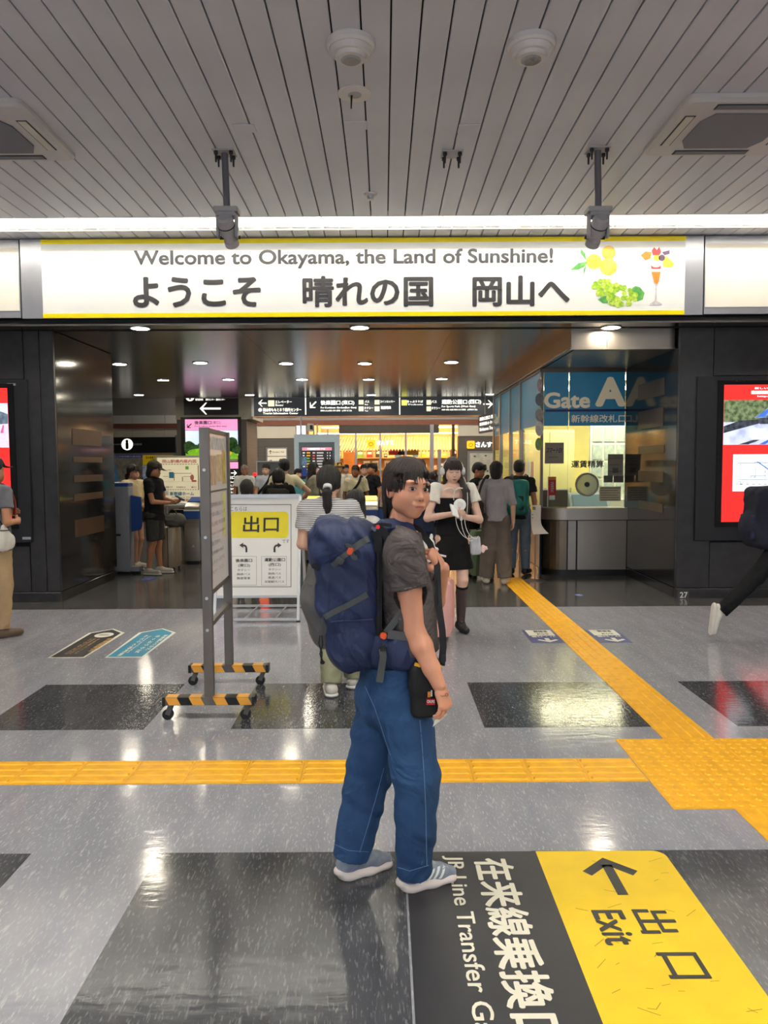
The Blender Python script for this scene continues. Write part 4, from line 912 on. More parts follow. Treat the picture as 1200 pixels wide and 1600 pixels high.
# stainless lower wall and counter
wlow = MB(); wlow.box((XO+.0,YO+.05,0),(XO+.03,15.2,.95)); lw = struct(wlow.build('wall_office_side',M_GAP))
for a, b_ in ((YO+.05,11.5),(11.505,12.4),(12.405,13.4),(13.405,15.2)): m = MB(); m.box((XO-.012,a,.10),(XO,b_,.95)); m.build('steel_panel',M_STEEL,lw)
m = MB(); m.box((XO-.018,YO+.05,0),(XO,15.2,.095)); m.build('kick_plate',M_STEELD,lw)
ct = thing('ticket_counter','curved stainless steel ticket counter below the Gate A window','counter',(2.85,YO,0))
# plan outline of the top: rounded front-left corner
def ctr(off, n=10):
    pts = []; r = .34+off; cx, cy = XO+.34, YO-.02+.14
    for i in range(n+1):
        a = math.pi + (math.pi/2)*i/n; pts.append((cx+r*math.cos(a)*1.0, cy+r*.9*math.sin(a)))
    return [(XO-off*1.0,YO+.25)] + pts + [(XR-.002,cy-r*.9),(XR-.002,YO+.25)]
zc0, zc1 = .80, .965
def slab(z0,z1,off,mat,nm,par,ang=30):
    o = ctr(off); m = MB(); m.prism([(x,y,z0) for x,y in o],(0,0,z1-z0)); return m.build(nm,mat,par,sm=ang)
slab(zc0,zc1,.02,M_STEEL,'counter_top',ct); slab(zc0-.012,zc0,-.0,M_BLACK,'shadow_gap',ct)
o = ctr(-.035)
k = [i for i,p_ in enumerate(o) if p_[0] < 2.58]; 
m = MB(); m.prism([(x,y,.0) for x,y in ctr(-.05)],(0,0,.79)); m.build('carcass',M_BLACK,ct,sm=30)
cpts = ctr(-.03); curve = [p_ for p_ in cpts if p_[0] <= 2.585]; fr = cpts[-2][1]
m = MB()
for (xa,ya),(xb,yb) in zip(curve[:-1],curve[1:]): m.quad((xa,ya,.09),(xb,yb,.09),(xb,yb,.785),(xa,ya,.785))
link('curved_panel',m.mesh('curved_panel',False),ct,M('panel_bronze',(112,100,86),.25,.9,var=.05)); 
xg = P(905,850,10.4).x
m = MB(); m.box((2.60,fr,.09),(xg-.012,fr+.02,.785)); m.build('front_panel',M_STEEL,ct); m = MB(); m.box((xg+.012,fr,.09),(XR-.006,fr+.02,.785)); m.build('front_panel',M_STEEL,ct)
m = MB(); m.box((2.5,fr+.03,0),(XR-.006,fr+.06,.088)); m.build('kick_plate',M_STEELD,ct)
# things inside the office
M_DESK = M('office_desk',(196,200,196),.5,var=.03)
m = MB(); m.box((2.6,10.95,.72),(5.1,11.7,.76)); m.box((2.62,11.6,0),(2.66,11.68,.72)); m.box((5.0,11.6,0),(5.04,11.68,.72)); m.box((2.62,11.0,0),(2.66,11.08,.72)); m.box((5.0,11.0,0),(5.04,11.08,.72)); tag(m.build('office_desk',M_DESK),'pale office desk behind the ticket window','desk')
a = P(892,775,11.1); t = thing('ticket_terminal','pale sloping ticket terminal on the desk behind the round speaking port','terminal',(a.x+.35,11.2,.76))
m = MB(); m.prism([(a.x,10.98,.76),(a.x,11.5,.76),(a.x,11.5,1.12),(a.x,11.3,1.16)],(.62,0,0)); m.build('housing',M('terminal_pale',(200,214,220),.4,var=.03),t,bevel=.01); m=MB(); m.prism([(a.x+.05,11.04,.86),(a.x+.05,11.26,1.12),(a.x+.05,11.25,1.125),(a.x+.05,11.03,.865)],(.5,0,0)); m.build('display',M('terminal_screen',(120,140,150),.2,emit=.2),t)
a = P(942,680,12.6); t = thing('green_partition','yellow green office partition standing behind the ticket window','partition',(a.x+.2,12.6,0)); m=MB(); m.box((a.x,12.6,.05),(a.x+.42,12.64,2.06)); m.build('board',M('partition_green',(186,196,70),.6,var=.03),t); m=MB(); m.box((a.x-.03,12.59,0),(a.x,12.65,2.1)); m.box((a.x+.42,12.59,0),(a.x+.45,12.65,2.1)); m.build('frame',M_SILVER,t)
t = thing('document_rack','white document rack with papers by the right end of the ticket office','rack',(3.7,12.3,0)); m=MB(); m.box((3.42,12.2,0),(4.1,12.5,1.0)); m.box((3.42,12.45,1.0),(4.1,12.5,2.3)); m.build('body',M_WHITE,t)
for k in range(4):
    for j in range(3): m=MB(); m.box((3.46+j*.2,12.435,1.08+k*.29),(3.62+j*.2,12.45,1.32+k*.29)); m.build('paper',M('rack_paper',(206,214,206),.6,rgb2=(170,190,200),vscale=14),t)
a = P(916,640,13.4); t = thing('office_locker','tall cream steel locker pair at the back of the ticket office','locker',(3.0,13.6,0)); 
m=MB(); m.box((2.55,13.6,0),(3.45,14.1,2.2)); m.build('body',M('locker_cream',(224,216,164),.5,var=.02),t)
for x in (2.56,3.01): m=MB(); m.box((x,13.58,.05),(x+.43,13.6,2.17)); d=m.build('door',M('locker_cream'),t); m=MB(); m.box((x+.37,13.56,1.0),(x+.39,13.58,1.15)); m.build('handle',M_SILVER,d)
a = P(848,762,YO+.1); t = thing('small_office_sign','upright red and white banner stand on the counter inside the ticket window','banner',P(863,793,YO+.1)); 
pic((856.5,745,869,776),YO+.12,M('red_banner',(190,40,44),.5,var=.05),t,0,'banner_sheet'); pic((858,774,867,781),YO+.12,M_WHITE,t,.004,'logo_patch'); letter_px('乗車券',(860.5,752,865,770),YO+.12,M_WHITE,t,.0,1,.006); pic((857.5,745,869,750),YO+.12,M('banner_orange',(226,120,60),.5),t,.004,'header_band'); pic((855.3,744,856.6,795),YO+.13,M_SILVER,t,0,'pole')
t = thing('brown_screen','low brown privacy screen on the counter at the left of the ticket window','screen board',P(866,793,YO+.2)); a=P(846,793,YO+.2); b_=P(887,766,YO+.2); m=MB(); m.box((a.x,YO+.2,.965),(b_.x,YO+.23,b_.z)); m.build('board',M('screen_brown',(120,108,88),.5,var=.04),t); m=MB(); m.box((a.x,YO+.195,b_.z),(b_.x,YO+.235,b_.z+.015)); m.build('cap',M_SILVER,t)
# garland of round paper ornaments hung at the glass corner (plain discs)
gl = thing('paper_garland','hanging string of round paper ornaments at the corner of the ticket office glass','garland',P(843.5,590,YO-.04))
gy = YO-.04
for k,(x,y,rx,ry,c) in enumerate(((843,602,4,10,(206,186,180)),(843,624,6.5,10,(132,136,142)),(843,648,6.5,10,(176,168,164)),(843,670,6.5,11,(226,220,212)),(842,694,5.5,10,(150,176,108)))):
    p = P(x,y,gy); s = gy/F
    m = MB(); vs=[(p.x+rx*s*math.cos(i/20*2*math.pi),gy,p.z+ry*s*math.sin(i/20*2*math.pi)) for i in range(20)]; m.prism(vs,(0,.012,0)); m.build('ornament',M('ornament_%d'%k,c,.6,var=.18,vscale=30),gl)
m = MB(); q=P(843.5,590,gy); m.cyl((q.x,gy+.006,ZC),(q.x,gy+.006,P(841.5,690,gy).z),.003,n=6); m.build('string',M_WHITE,gl)
# floor stand with curled notice
p = G(836,908); t = thing('notice_stand','slim pole stand with a curled paper notice beside the ticket counter','notice stand',p)
m=MB(); m.lathe([(.001,0),(.15,0),(.15,.008),(.03,.02),(.012,.024)],p,n=28); m.build('base',M_STEEL,t,sm=40); m=MB(); m.cyl((p.x,p.y,.02),(p.x,p.y,zat(796,p.y)),.009,n=10); m.build('pole',M_STEEL,t,sm=40)
a=P(829,834,p.y); b_=P(846,789,p.y); m=MB(); n=12
vs=[]
for i in range(n+1):
    u=i/n; z=b_.z+(a.z-b_.z)*u; dx=.09*max(0,u-.55)**2*5; dy=-.02-.35*max(0,u-.5)**2
    vs+= [(a.x+dx*.2,p.y+dy,z),(a.x+.128+dx,p.y+dy-.02,z+.012*u)]
m.add(vs,[(2*i,2*i+1,2*i+3,2*i+2) for i in range(n)]); o=link('paper_notice',m.mesh('paper_notice',False),t,M('notice_paper',(226,218,206),.6,var=.02)); 
m=MB(); z0=zat(800,p.y); m.box((a.x+.004,p.y-.024,z0),(a.x+.124,p.y-.0215,b_.z-.01)); m.build('yellow_heading',M_YEL,o); letter('出口',(a.x+.02,p.y-.026,z0+.02),(1,0,0),(0,0,1),.085,.045,M_INK,o,.02,1,.003)
for k in range(4): m=MB(); m.box((a.x+.015,p.y-.0245,zat(806+k*5,p.y)),(a.x+.11,p.y-.0225,zat(804.5+k*5,p.y))); m.build('text_row',M_NOTE2 if k!=2 else M_PR,o)

# ================================================================ fare gates
M_GST = M('gate_steel',(150,144,134),.3,.9,var=.05,vscale=4,stretch=(1,1,8)); M_GBL = M('gate_blue_plastic',(38,72,140),.35,var=.04); M_GDK = M('gate_dark',(40,40,44),.3,var=.1); M_GYL=M('gate_yellow_glow',(236,216,80),.4,emit=.7); M_RLED=M('gate_red_led',(250,30,40),.4,emit=3.0)
def fare_gate(x, y, lb, busy):
    t = thing('fare_gate', lb, 'ticket gate', (x, y+.8, 0))
    w_ = .24; L = 1.7
    prof = [(y,.06),(y,.86),(y+.03,.93),(y+.16,1.0),(y+.45,1.06),(y+.62,1.0),(y+L-.3,1.0),(y+L,.88),(y+L,.06)]
    m=MB(); m.prism([(x-w_/2,a,b) for a,b in prof],(w_,0,0)); m.build('body',M_GST,t,bevel=.008)
    m=MB(); m.box((x-w_/2+.02,y+.02,0),(x+w_/2-.02,y+L-.02,.06)); m.build('plinth',M_BLACK,t)
    m=MB(); m.box((x-w_/2-.003,y-.006,.74),(x+w_/2+.003,y+.05,.865)); m.build('blue_band',M_GBL,t)
    m=MB(); m.box((x-w_/2-.004,y-.007,.866),(x+w_/2+.004,y+.04,.885)); m.build('white_band',M_WHITE,t)
    m=MB(); m.prism([(x-w_/2+.02,y+.17,1.006),(x-w_/2+.02,y+.44,1.064),(x-w_/2+.02,y+.44,1.075),(x-w_/2+.02,y+.17,1.017)],(w_-.04,0,0)); m.build('reader',M_GBL if not busy else M_GYL,t)
    m=MB(); m.box((x-w_/2+.015,y+.62,1.0),(x+w_/2-.015,y+1.3,1.02)); m.build('top_cover',M_GDK if not busy else M_GYL,t)
    m=MB(); m.cyl((x+.02,y+.001,.30),(x+.02,y-.006,.30),.02,n=12); m.build('lock',M_SILVER,t)
    if busy:
        m=MB(); m.box((x-w_/2+.03,y-.01,.60),(x+w_/2-.03,y+.01,.73)); m.build('status_lamp',M_RLED,t); m=MB(); m.box((x-w_/2+.03,y-.01,.47),(x+w_/2-.03,y+.01,.55)); m.build('yellow_lamp',M_GYL,t)
    for k in (.5,1.1):
        m=MB(); m.prism([(x+w_/2,y+k,.35),(x+w_/2+.2,y+k+.02,.40),(x+w_/2+.2,y+k+.02,.82),(x+w_/2,y+k,.86)],(0,.02,0)); m.build('flap',M_GBL if k<1 else M_GDK,t)
    return t
for x, lb, bs in ((-3.08,'stainless fare gate with blue top nearest the couple and suitcase',False),(-1.95,'stainless fare gate hidden behind the exit board and wheeled board',True),(-1.16,'stainless fare gate with red and yellow lamps just right of the exit board',True),(-.22,'stainless fare gate with lit yellow top beside the backpacker',True),(.75,'stainless fare gate behind the woman in black dress',True)):
    fare_gate(x, 11.95 if x < -2 else 12.0, lb, bs)
# end cabinet with blue flap at the left of the gate line
p = G(190,897); t = thing('gate_cabinet','tall pale grey gate cabinet with a blue panel beside the left-hand pier','ticket gate',(p.x,p.y,0))
a=P(180,755,p.y); b_=P(199.5,755,p.y); m=MB(); m.box((a.x-.1,p.y,.03),(b_.x,p.y+.22,a.z-.05)); m.build('body',M('cabinet_grey',(146,150,160),.4,.2,var=.03),t,bevel=.012); m=MB(); m.box((a.x-.1,p.y-.004,a.z-.05),(b_.x+.004,p.y+.22,a.z)); m.build('blue_cap',M_GBL,t,bevel=.01); m=MB(); m.box((a.x-.1,p.y-.006,a.z),(b_.x+.006,p.y+.22,a.z+.012)); m.build('white_cap',M_WHITE,t)
c_=P(216,770,p.y); zl0,zl1=zat(830,p.y),zat(772,p.y); m=MB(); m.prism([(b_.x,p.y+.1,zl0),(c_.x-.02,p.y+.1,zl0+.03),(c_.x,p.y+.1,zl0+.09),(c_.x,p.y+.1,zl1-.03),(b_.x,p.y+.1,zl1)],(0,.06,0)); m.build('blue_flap',M_GBL,t,bevel=.006)
q=P(185,836,p.y); m=MB(); m.cbox((q.x,p.y-.002,q.z),(.07,.006,.03)); m.build('slot',M_BLACK,t,bevel=.001)
m=MB(); m.box((b_.x,p.y+.02,zat(891,p.y)),(b_.x+.13,p.y+.2,zat(884,p.y))); m.build('foot_bracket',M_SILVER,t); m=MB(); m.box((b_.x+.02,p.y+.06,0),(b_.x+.1,p.y+.18,zat(891,p.y))); m.build('foot',M_BLACK,t); m=MB(); m.box((a.x-.08,p.y+.02,0),(b_.x-.02,p.y+.2,.03)); m.build('plinth',M_BLACK,t)
# writing ledge by the man's phone
t = thing('writing_ledge','small white topped ledge on steel legs behind the man in black shirt','ledge',(-3.65,12.6,0)); m=MB(); m.box((-4.05,12.5,.93),(-3.2,12.85,.97)); m.build('top',M_WHITE,t)
for x in (-4.0,-3.65,-3.25): m=MB(); m.box((x-.02,12.6,0),(x+.02,12.64,.93)); m.build('leg',M_SILVER,t)
m=MB(); m.box((-3.6,12.55,.60),(-3.3,12.8,.85)); m.build('dark_box',M_BLACK,t)
# ================================================================ boards on the floor
# A-frame exit board
M_ALU = M('aframe_alu',(206,206,208),.3,.6,var=.03); M_PAPER = M('poster_paper',(238,235,230),.35,var=.012,vscale=3,bump=.05,bscale=7)
yF, yB, zT = 7.53, 8.28, 1.27
yT = 7.88
xl, xr = P(336,900,7.6).x, G(466,972).x
af = thing('exit_a_frame','white A-frame exit board with a yellow heading standing on the grey floor','a-frame board',((xl+xr)/2,(yF+yB)/2,0))
fr_d = Vector((0,yT-yF,zT)).normalized()
def onF(u, s): return Vector((xl+(xr-xl)*u, yF, 0)) + fr_d*s            # s = distance up the front leg
Ls = math.hypot(yT-yF, zT)
nF = Vector((1,0,0)).cross(fr_d)
if nF.y > 0: nF = -nF
for x in (xl, xr):
    m=MB(); m.bar((x,yF,0.012),(x,yT,zT),.028,.03,0,(0,-1,0)); m.build('front_leg',M_ALU,af); m=MB(); m.bar((x,yB,0.012),(x,yT+.03,zT),.028,.03,0,(0,1,0)); m.build('rear_leg',M_ALU,af)
    m=MB(); m.cyl((x,yF,0),(x,yF,.02),.02,n=10); m.build('foot',M_BLACK,af); m=MB(); m.cyl((x,yB,0),(x,yB,.02),.02,n=10); m.build('foot',M_BLACK,af)
m=MB(); m.bar((xl,yT+.015,zT),(xr,yT+.015,zT),.06,.035); m.build('top_rail',M_ALU,af)
zp0 = .262
for s0 in (.03,zp0): m=MB(); m.bar(onF(0,s0),onF(1,s0),.02,.025); m.build('cross_rail',M_ALU,af)
m=MB(); m.bar((xl,yB-.01,.03),(xr,yB-.01,.03),.02,.025); m.build('cross_rail',M_ALU,af)
for u in (.35,.72): m=MB(); m.bar(onF(u,.03),(xl+(xr-xl)*u+.03,yB-.02,.03),.015,.01); m.build('tie_bar',M_ALU,af)
a0 = onF(0,zp0+.012)+Vector((.015,0,0)); a1 = onF(1,zp0+.012)-Vector((.015,0,0)); top = Ls-.02
m=MB(); m.prism([a0+nF*.004,a1+nF*.004,a1+fr_d*(top-zp0)+nF*.004,a0+fr_d*(top-zp0)+nF*.004],-nF*.02); m.build('panel',M_PAPER,af)
def AF(x, y):                                   # photo pixel -> point on the tilted front panel
    d = Vector(ray(x,y)); o = Vector((0,0,CAMH)); q = a0+nF*.005
    tt = (q-o).dot(nF)/d.dot(nF); return o+d*tt
def afl(s, box, mat, bold=.0, lift=.002, res=2):
    p0 = AF(box[0],box[3]); p1 = AF(box[2],box[3]); p2 = AF(box[0],box[1])
    return letter(s,p0,(1,0,0),fr_d,(p1-p0).length,(p2-p0).length,mat,af,bold,res,lift)
def afq(pts, mat, nm, l=.0015):
    return flat([AF(x,y)+nF*l for x,y in pts], mat, af, nm)
M_EXY = M('exit_yellow',(238,220,10),.4,var=.03,vscale=5,bump=.05,bscale=8)
cxp, cyp = 405.5, 820; rr=[(cxp+u,cyp-v) for u,v in rect_round(90,41,6)]
afq(rr,M_EXY,'yellow_field')
afl('出口',(379.5,806.5,435.5,832),M_INK,.012,.003,3); afl('こちらは',(360,792,386,798.5),M_TXT); afl('です',(441,843,452,848.5),M_TXT)
for x0,y0,x1,y1 in ((345,788,455,788.9),(345,916.5,455,917.4),(454.3,788,455.2,917)): afq([(x0,y1),(x1,y1),(x1,y0),(x0,y0)],M_TXT,'border_rule')
M_HAIR=M('hair_rule',(170,168,166),.6)
for x0,x1 in ((360,401),(408.5,448)):
    for q in ((x0,869,x1,869.6),(x0,914,x1,914.6),(x0,869,x0+.6,914.5),(x1-.6,869,x1,914.5)): afq([(q[0],q[3]),(q[2],q[3]),(q[2],q[1]),(q[0],q[1])],M_HAIR,'box_rule')
for s,bx,bo in (('後楽園口',(368,873,394,878.5),.02),('(東口)',(372,881,391,886.5),.01),('タクシー',(371,889,391,892.5),0),('路線バス',(370,895.5,391,899),0),('路面電車',(370,901.5,391,905.5),0),
                ('運動公園口',(413,872,445.5,877.5),.02),('(西口)',(419.5,880,439,885.5),.01),('タクシー',(419.5,888,439,891.5),0),('路線バス',(419,894.5,439,898),0),('高速バス',(419,900.5,439,904.5),0),('定期観光バス',(413.5,907,444,911),0)):
    afl(s,bx,M_TXT,bo,.002,1)
for sx,cx in ((-1,380),(1,434)):                # bent arrows
    pts=[]; n=6; w_=1.5
    base=(cx-sx*-5.0 if False else cx+(-sx)*5.0)
    path=[(base,863),(base,856)]+[(base+sx*(5-5*math.cos(a)),856-4*math.sin(a)) for a in [math.pi/2*i/n for i in range(1,n+1)]]
    m=MB()
    for (xa,ya),(xb,yb) in zip(path[:-1],path[1:]):
        dx,dy=xb-xa,yb-ya; l=math.hypot(dx,dy) or 1; ox,oy=-dy/l*w_,dx/l*w_
        m.add([AF(xa+ox,ya+oy)+nF*.002,AF(xb+ox,yb+oy)+nF*.002,AF(xb-ox,yb-oy)+nF*.002,AF(xa-ox,ya-oy)+nF*.002],[(0,1,2,3)])
    xe_,ye_=path[-1]; m.add([AF(xe_,ye_-4)+nF*.002,AF(xe_,ye_+4)+nF*.002,AF(xe_+sx*6,ye_)+nF*.002],[(0,1,2)])
    link('arrow',m.mesh('arrow',False),af,M_INK)
# wheeled notice board seen almost edge on
M_FR = M('board_frame',(96,92,90),.4,.35,var=.04); M_AMB=M('hazard_amber',(226,160,60),.45,var=.06)
nx, ny = P(328,1100,4.63).x, 4.63
fx, fy = P(381,1050,5.37).x-.105, 5.37
wb_ = thing('wheeled_notice_board','tall wheeled notice board with grey frame and hazard-striped feet, seen edge on','notice board',((nx+fx)/2,(ny+fy)/2,0))
un = Vector((fx-nx,fy-ny,0)).normalized(); pn = Vector((un.y,-un.x,0))
zTop = P(326,668,ny).z
for (x,y),yp in (((nx,ny),1),((fx,fy),0)):
    m=MB(); m.bar((x,y,.14),(x,y,zTop),.058,.045,0,un); m.build('post',M_FR,wb_)
    ft=MB(); c=Vector((x,y,.125)); ft.cbox(c,(.55,.07,.05)); f=ft.build('foot_bar',M_FR,wb_)
    for sx in (-1,1):
        m=MB(); m.cbox(c+Vector((sx*.28,0,0)),(.02,.075,.056)); m.build('end_cap',M_BLACK,f)
    for k in range(7):
        x0=-.26+k*.0743
        if abs(x0+.035)<.045: continue
        m=MB(); m.add([Vector((x+x0+.012,y-.0365,.102)),Vector((x+x0+.0743+.012,y-.0365,.102)),Vector((x+x0+.0743-.012,y-.0365,.149)),Vector((x+x0-.012,y-.0365,.149))],[(0,1,2,3)]); m.add([Vector((x+x0-.012,y-.036,.1512)),Vector((x+x0+.0743-.012,y-.036,.1512)),Vector((x+x0+.0743-.012,y+.036,.1512)),Vector((x+x0-.012,y+.036,.1512))],[(0,1,2,3)])
        link('hazard_stripe',m.mesh('hazard_stripe',False),f,M_AMB if k%2==0 else M_BLACK)
    for sx in (-1,1):
        wx=x+sx*.245; m=MB(); m.cyl((wx,y,.10),(wx,y,.085),.018,n=10); m.bar((wx,y-.018,.09),(wx-.02,y-.018,.035),.004,.03); m.bar((wx,y+.018,.09),(wx-.02,y+.018,.035),.004,.03); cb=m.build('caster_fork',M_FR,wb_)
        m=MB(); m.cyl((wx-.02,y-.013,.034),(wx-.02,y+.013,.034),.034,n=18); m.build('wheel',M_BLACK,cb,sm=40)
zb0 = P(330,929,ny).z
def WBp(s,z,off=0): return Vector((nx,ny,z))+un*s+pn*off
Lb=(Vector((fx,fy,0))-Vector((nx,ny,0))).length
m=MB(); m.prism([WBp(.03,zb0,-.012),WBp(Lb-.03,zb0,-.012),WBp(Lb-.03,zTop-.03,-.012),WBp(.03,zTop-.03,-.012)],pn*.024); m.build('panel',M('notice_white',(240,240,242),.25,var=.02),wb_)
for z in (zTop-.015,zb0-.0,zb0-.20): m=MB(); m.bar(WBp(0,z),WBp(Lb,z),.035,.03); m.build('rail',M_FR,wb_)
for z in (zTop-.40,): m=MB(); m.bar(WBp(.03,z,.013),WBp(Lb-.03,z,.013),.004,.012); m.build('divider',M_FR,wb_)
def wbr(s0,z0,s1,z1,mat,nm): flat([WBp(s0,z0,.0135),WBp(s1,z0,.0135),WBp(s1,z1,.0135),WBp(s0,z1,.0135)],mat,wb_,nm)
z=zTop
for s0,s1,z0,z1,c in ((.08,.30,-.36,-.17,(190,164,140)),(.32,.50,-.34,-.16,(214,190,150)),(.52,.66,-.36,-.13,(206,180,90)),(.06,.68,-.13,-.05,(200,200,200))): wbr(s0,z+z0,s1,z+z1,M('nb_pic_%d_%d'%(c[0],c[2]),c,.5,var=.25,vscale=20),'picture')
for k,(s,wd) in enumerate((('臨時休業のお知らせ',.45),('列車の運転について',.5),('岡山地区 時刻変更',.5),('Notice to passengers',.5),('運転見合わせ',.3),('新幹線のりば',.42),('のぞみ・みずほ',.45),('ひかり・さくら',.42),('こだま 各駅停車',.45),('在来線のりかえ',.5),('Transfer information',.5),('ご利用ありがとう',.5))):
    zz=zTop-.50-k*.062
    if zz>zb0+.05: letter(s,WBp(.09,zz,.013),un,(0,0,1),wd,.030,M('nb_ink_%d'%(k%3),[(120,100,110),(110,120,150),(120,120,124)][k%3],.5),wb_,.0,1,.002)
wbr(.50,zb0+.32,.64,zb0+.62,M('nb_yellow',(230,226,150),.5,var=.05),'picture')
for z in (zTop-.26,zb0+.36,zb0-.02,zb0-.22):
    p=Vector((nx,ny-.024,z)); m=MB(); m.cyl(p,p+Vector((0,-.006,0)),.010,n=10); m.build('bolt',M_SILVER,wb_)

# ================================================================ floor stickers
M_STB=M('sticker_black',(46,46,50),.4,var=.06,vscale=5,bump=.02,bscale=30); M_STY=M('sticker_yellow',(246,206,40),.45,var=.05,vscale=6,bump=.02,bscale=30); M_STW=M('sticker_letter',(240,234,214),.45,var=.02); M_STC=M('sticker_charcoal',(52,50,48),.45,var=.05)
zs=.0026
st=thing('exit_floor_sticker','large black and yellow floor sticker with exit arrow and transfer gate lettering','floor sticker',(.62,2.2,0))
X0,XM,X1,YT_=.082,.617,1.142,2.993
m=MB(); m.box((X0,1.1,.0008),(XM,YT_,zs)); m.build('black_field',M_STB,st)
cr=[(XM,1.1),(X1,1.1)]+[(X1-.05+.05*math.cos(a),YT_-.05+.05*math.sin(a)) for a in [math.pi/2*i/6 for i in range(7)]]+[(XM,YT_)]
m=MB(); m.prism([(x,y,.0008) for x,y in cr],(0,0,zs-.0008)); m.build('yellow_field',M_STY,st)
def fl_letter(s, px_near_top, x0, x1, y0, y1, mat, par, bold=.0, res=3):   # text reads towards the camera, tops to +X
    return letter(s,Vector((x0,y1,zs)),(0,-1,0),(1,0,0),abs(y1-y0),x1-x0,mat,par,bold,res,.0008)
fl_letter('JR Line Transfer Gate',0,.228,.312,1.90,2.958,M_STW,st,.009)
fl_letter('在来線乗換口',0,.352,.507,1.945,2.938,M_STW,st,.022)
fl_letter('Exit',0,.73,.842,2.385,2.582,M_STC,st,.02)
fl_letter('出',0,.868,1.010,2.445,2.585,M_STC,st,.012); fl_letter('口',0,.878,1.010,2.222,2.348,M_STC,st,.012)
def fq(pts, mat, par, nm, z=zs+.0008): return flat([Vector((x,y,z)) for x,y in pts], mat, par, nm)
m=MB(); z=zs+.0008
for q in ([(.858,2.675),(.898,2.675),(.898,2.885),(.858,2.885)],[(.878,2.938),(.770,2.838),(.798,2.806),(.878,2.880)],[(.878,2.938),(.878,2.880),(.958,2.806),(.986,2.838)]):
    m.add([(x,y,z) for x,y in q],[(0,1,2,3)])
link('arrow',m.mesh('arrow',False),st,M_STC)
rs=random.Random(4)
for k in range(26):                                   # scuffs in the sticker film
    x,y=rs.uniform(.66,1.1),rs.uniform(2.0,2.95); a=rs.uniform(-.9,.9); l=rs.uniform(.015,.07); w_=.0009
    dx,dy=math.cos(a)*l,math.sin(a)*l; nx_,ny_=-math.sin(a)*w_,math.cos(a)*w_
    fq([(x-nx_,y-ny_),(x+dx-nx_,y+dy-ny_),(x+dx+nx_,y+dy+ny_),(x+nx_,y+ny_)],M('scuff',(120,96,30),.6,var=.2),st,'scuff',zs+.0004)
M_BST=M('sticker_navy',(62,68,118),.45,var=.05); M_BSW=M('sticker_offwhite',(226,222,206),.45,var=.03)
for x0,lb in ((1.312,'blue floor sticker with white panel and arrow on the left of the yellow tactile path'),(1.918,'blue floor sticker with white panel and arrow on the right of the yellow tactile path')):
    t=thing('platform_floor_sticker',lb,'floor sticker',(x0+.15,6.85,0)); x1=x0+.293; y0,y1=6.585,7.115
    m=MB(); m.box((x0,y0,.0008),(x1,y1,.0022)); m.build('blue_field',M_BST,t)
    fq([(x0+.03,6.86),(x1-.02,6.86),(x1-.02,7.09),(x0+.03,7.09)],M_BSW,t,'white_panel',.0027)
    def up(s,xa,xb,ya,yb,mt,bo=.02): return letter(s,Vector((xb,yb,.003)),(-1,0,0),(0,-1,0),xb-xa,yb-ya,mt,t,bo,2,.0005)
    up('新幹線',x0+.10,x0+.23,6.985,7.07,M_INK); up('のりば',x0+.11,x0+.22,6.885,6.955,M_INK)
    up('21・22番' if x0<1.5 else '23・24番',x0+.04,x1-.03,6.79,6.845,M_BSW)
    m=MB(); c=x0+.165
    for q in ([(c-.02,6.65),(c+.02,6.65),(c+.02,6.76),(c-.02,6.76)],[(c,6.605),(c,6.655),(c-.075,6.715),(c-.095,6.685)],[(c,6.605),(c+.095,6.685),(c+.075,6.715),(c,6.655)]): m.add([(x,y,.003) for x,y in q],[(0,1,2,3)])
    link('arrow',m.mesh('arrow',False),t,M_BSW)
M_GOLD=M('sticker_gold',(190,146,80),.45,var=.05); M_TEAL=M('sticker_teal',(28,128,158),.45,var=.05)
for x0,x1,mt,tm,lb in ((-2.812,-2.508,M_STB,M_GOLD,'black arrow-shaped floor sticker with gold lettering and a white disc'),(-2.334,-2.018,M_TEAL,M_BSW,'teal arrow-shaped floor sticker with white lettering')):
    t=thing('arrow_floor_sticker',lb,'floor sticker',((x0+x1)/2,6.7,0)); xm=(x0+x1)/2; y0,y1,y2=6.155,7.08,7.258
    m=MB(); m.prism([(x0,y0,.0008),(x1,y0,.0008),(x1+.02,y1,.0008),(xm,y2,.0008),(x0-.02,y1,.0008)],(0,0,.001)); m.build('white_edge',M_BSW,t)
    fq([(x0+.014,y0+.018),(x1-.014,y0+.018),(x1-.012,y1-.012),(xm,y2-.03),(x0+.012,y1-.012)],mt,t,'field',.0024)
    if tm is M_GOLD:
        fq([(xm+.01+.085*math.cos(a),6.985+.10*math.sin(a)) for a in [2*math.pi*i/24 for i in range(24)]],M_BSW,t,'disc',.003); fq([(xm-.04,6.975),(xm+.05,6.975),(xm+.06,6.995),(xm-.03,6.995)],M_INK,t,'disc_mark',.0034)
        rows=(('新幹線駅弁',.06,.12,6.35,6.86),('新幹線のりば',.14,.16,6.28,6.84),('Shinkansen Tracks',.18,.20,6.28,6.84),('のりかえ口',.215,.24,6.28,6.84))
    else: rows=(('新幹線のりかえ',.06,.10,6.4,6.98),('きっぷうりば',.125,.165,6.3,6.96),('Tickets and Transfers',.19,.21,6.3,6.94),('みどりの券売機',.235,.27,6.2,6.98))
    for s,a,b,ya,yb in rows: letter(s,Vector((x1-a-.0,yb,.003)),(0,-1,0),(1,0,0),yb-ya,b-a,tm,t,.03,1,.0004)
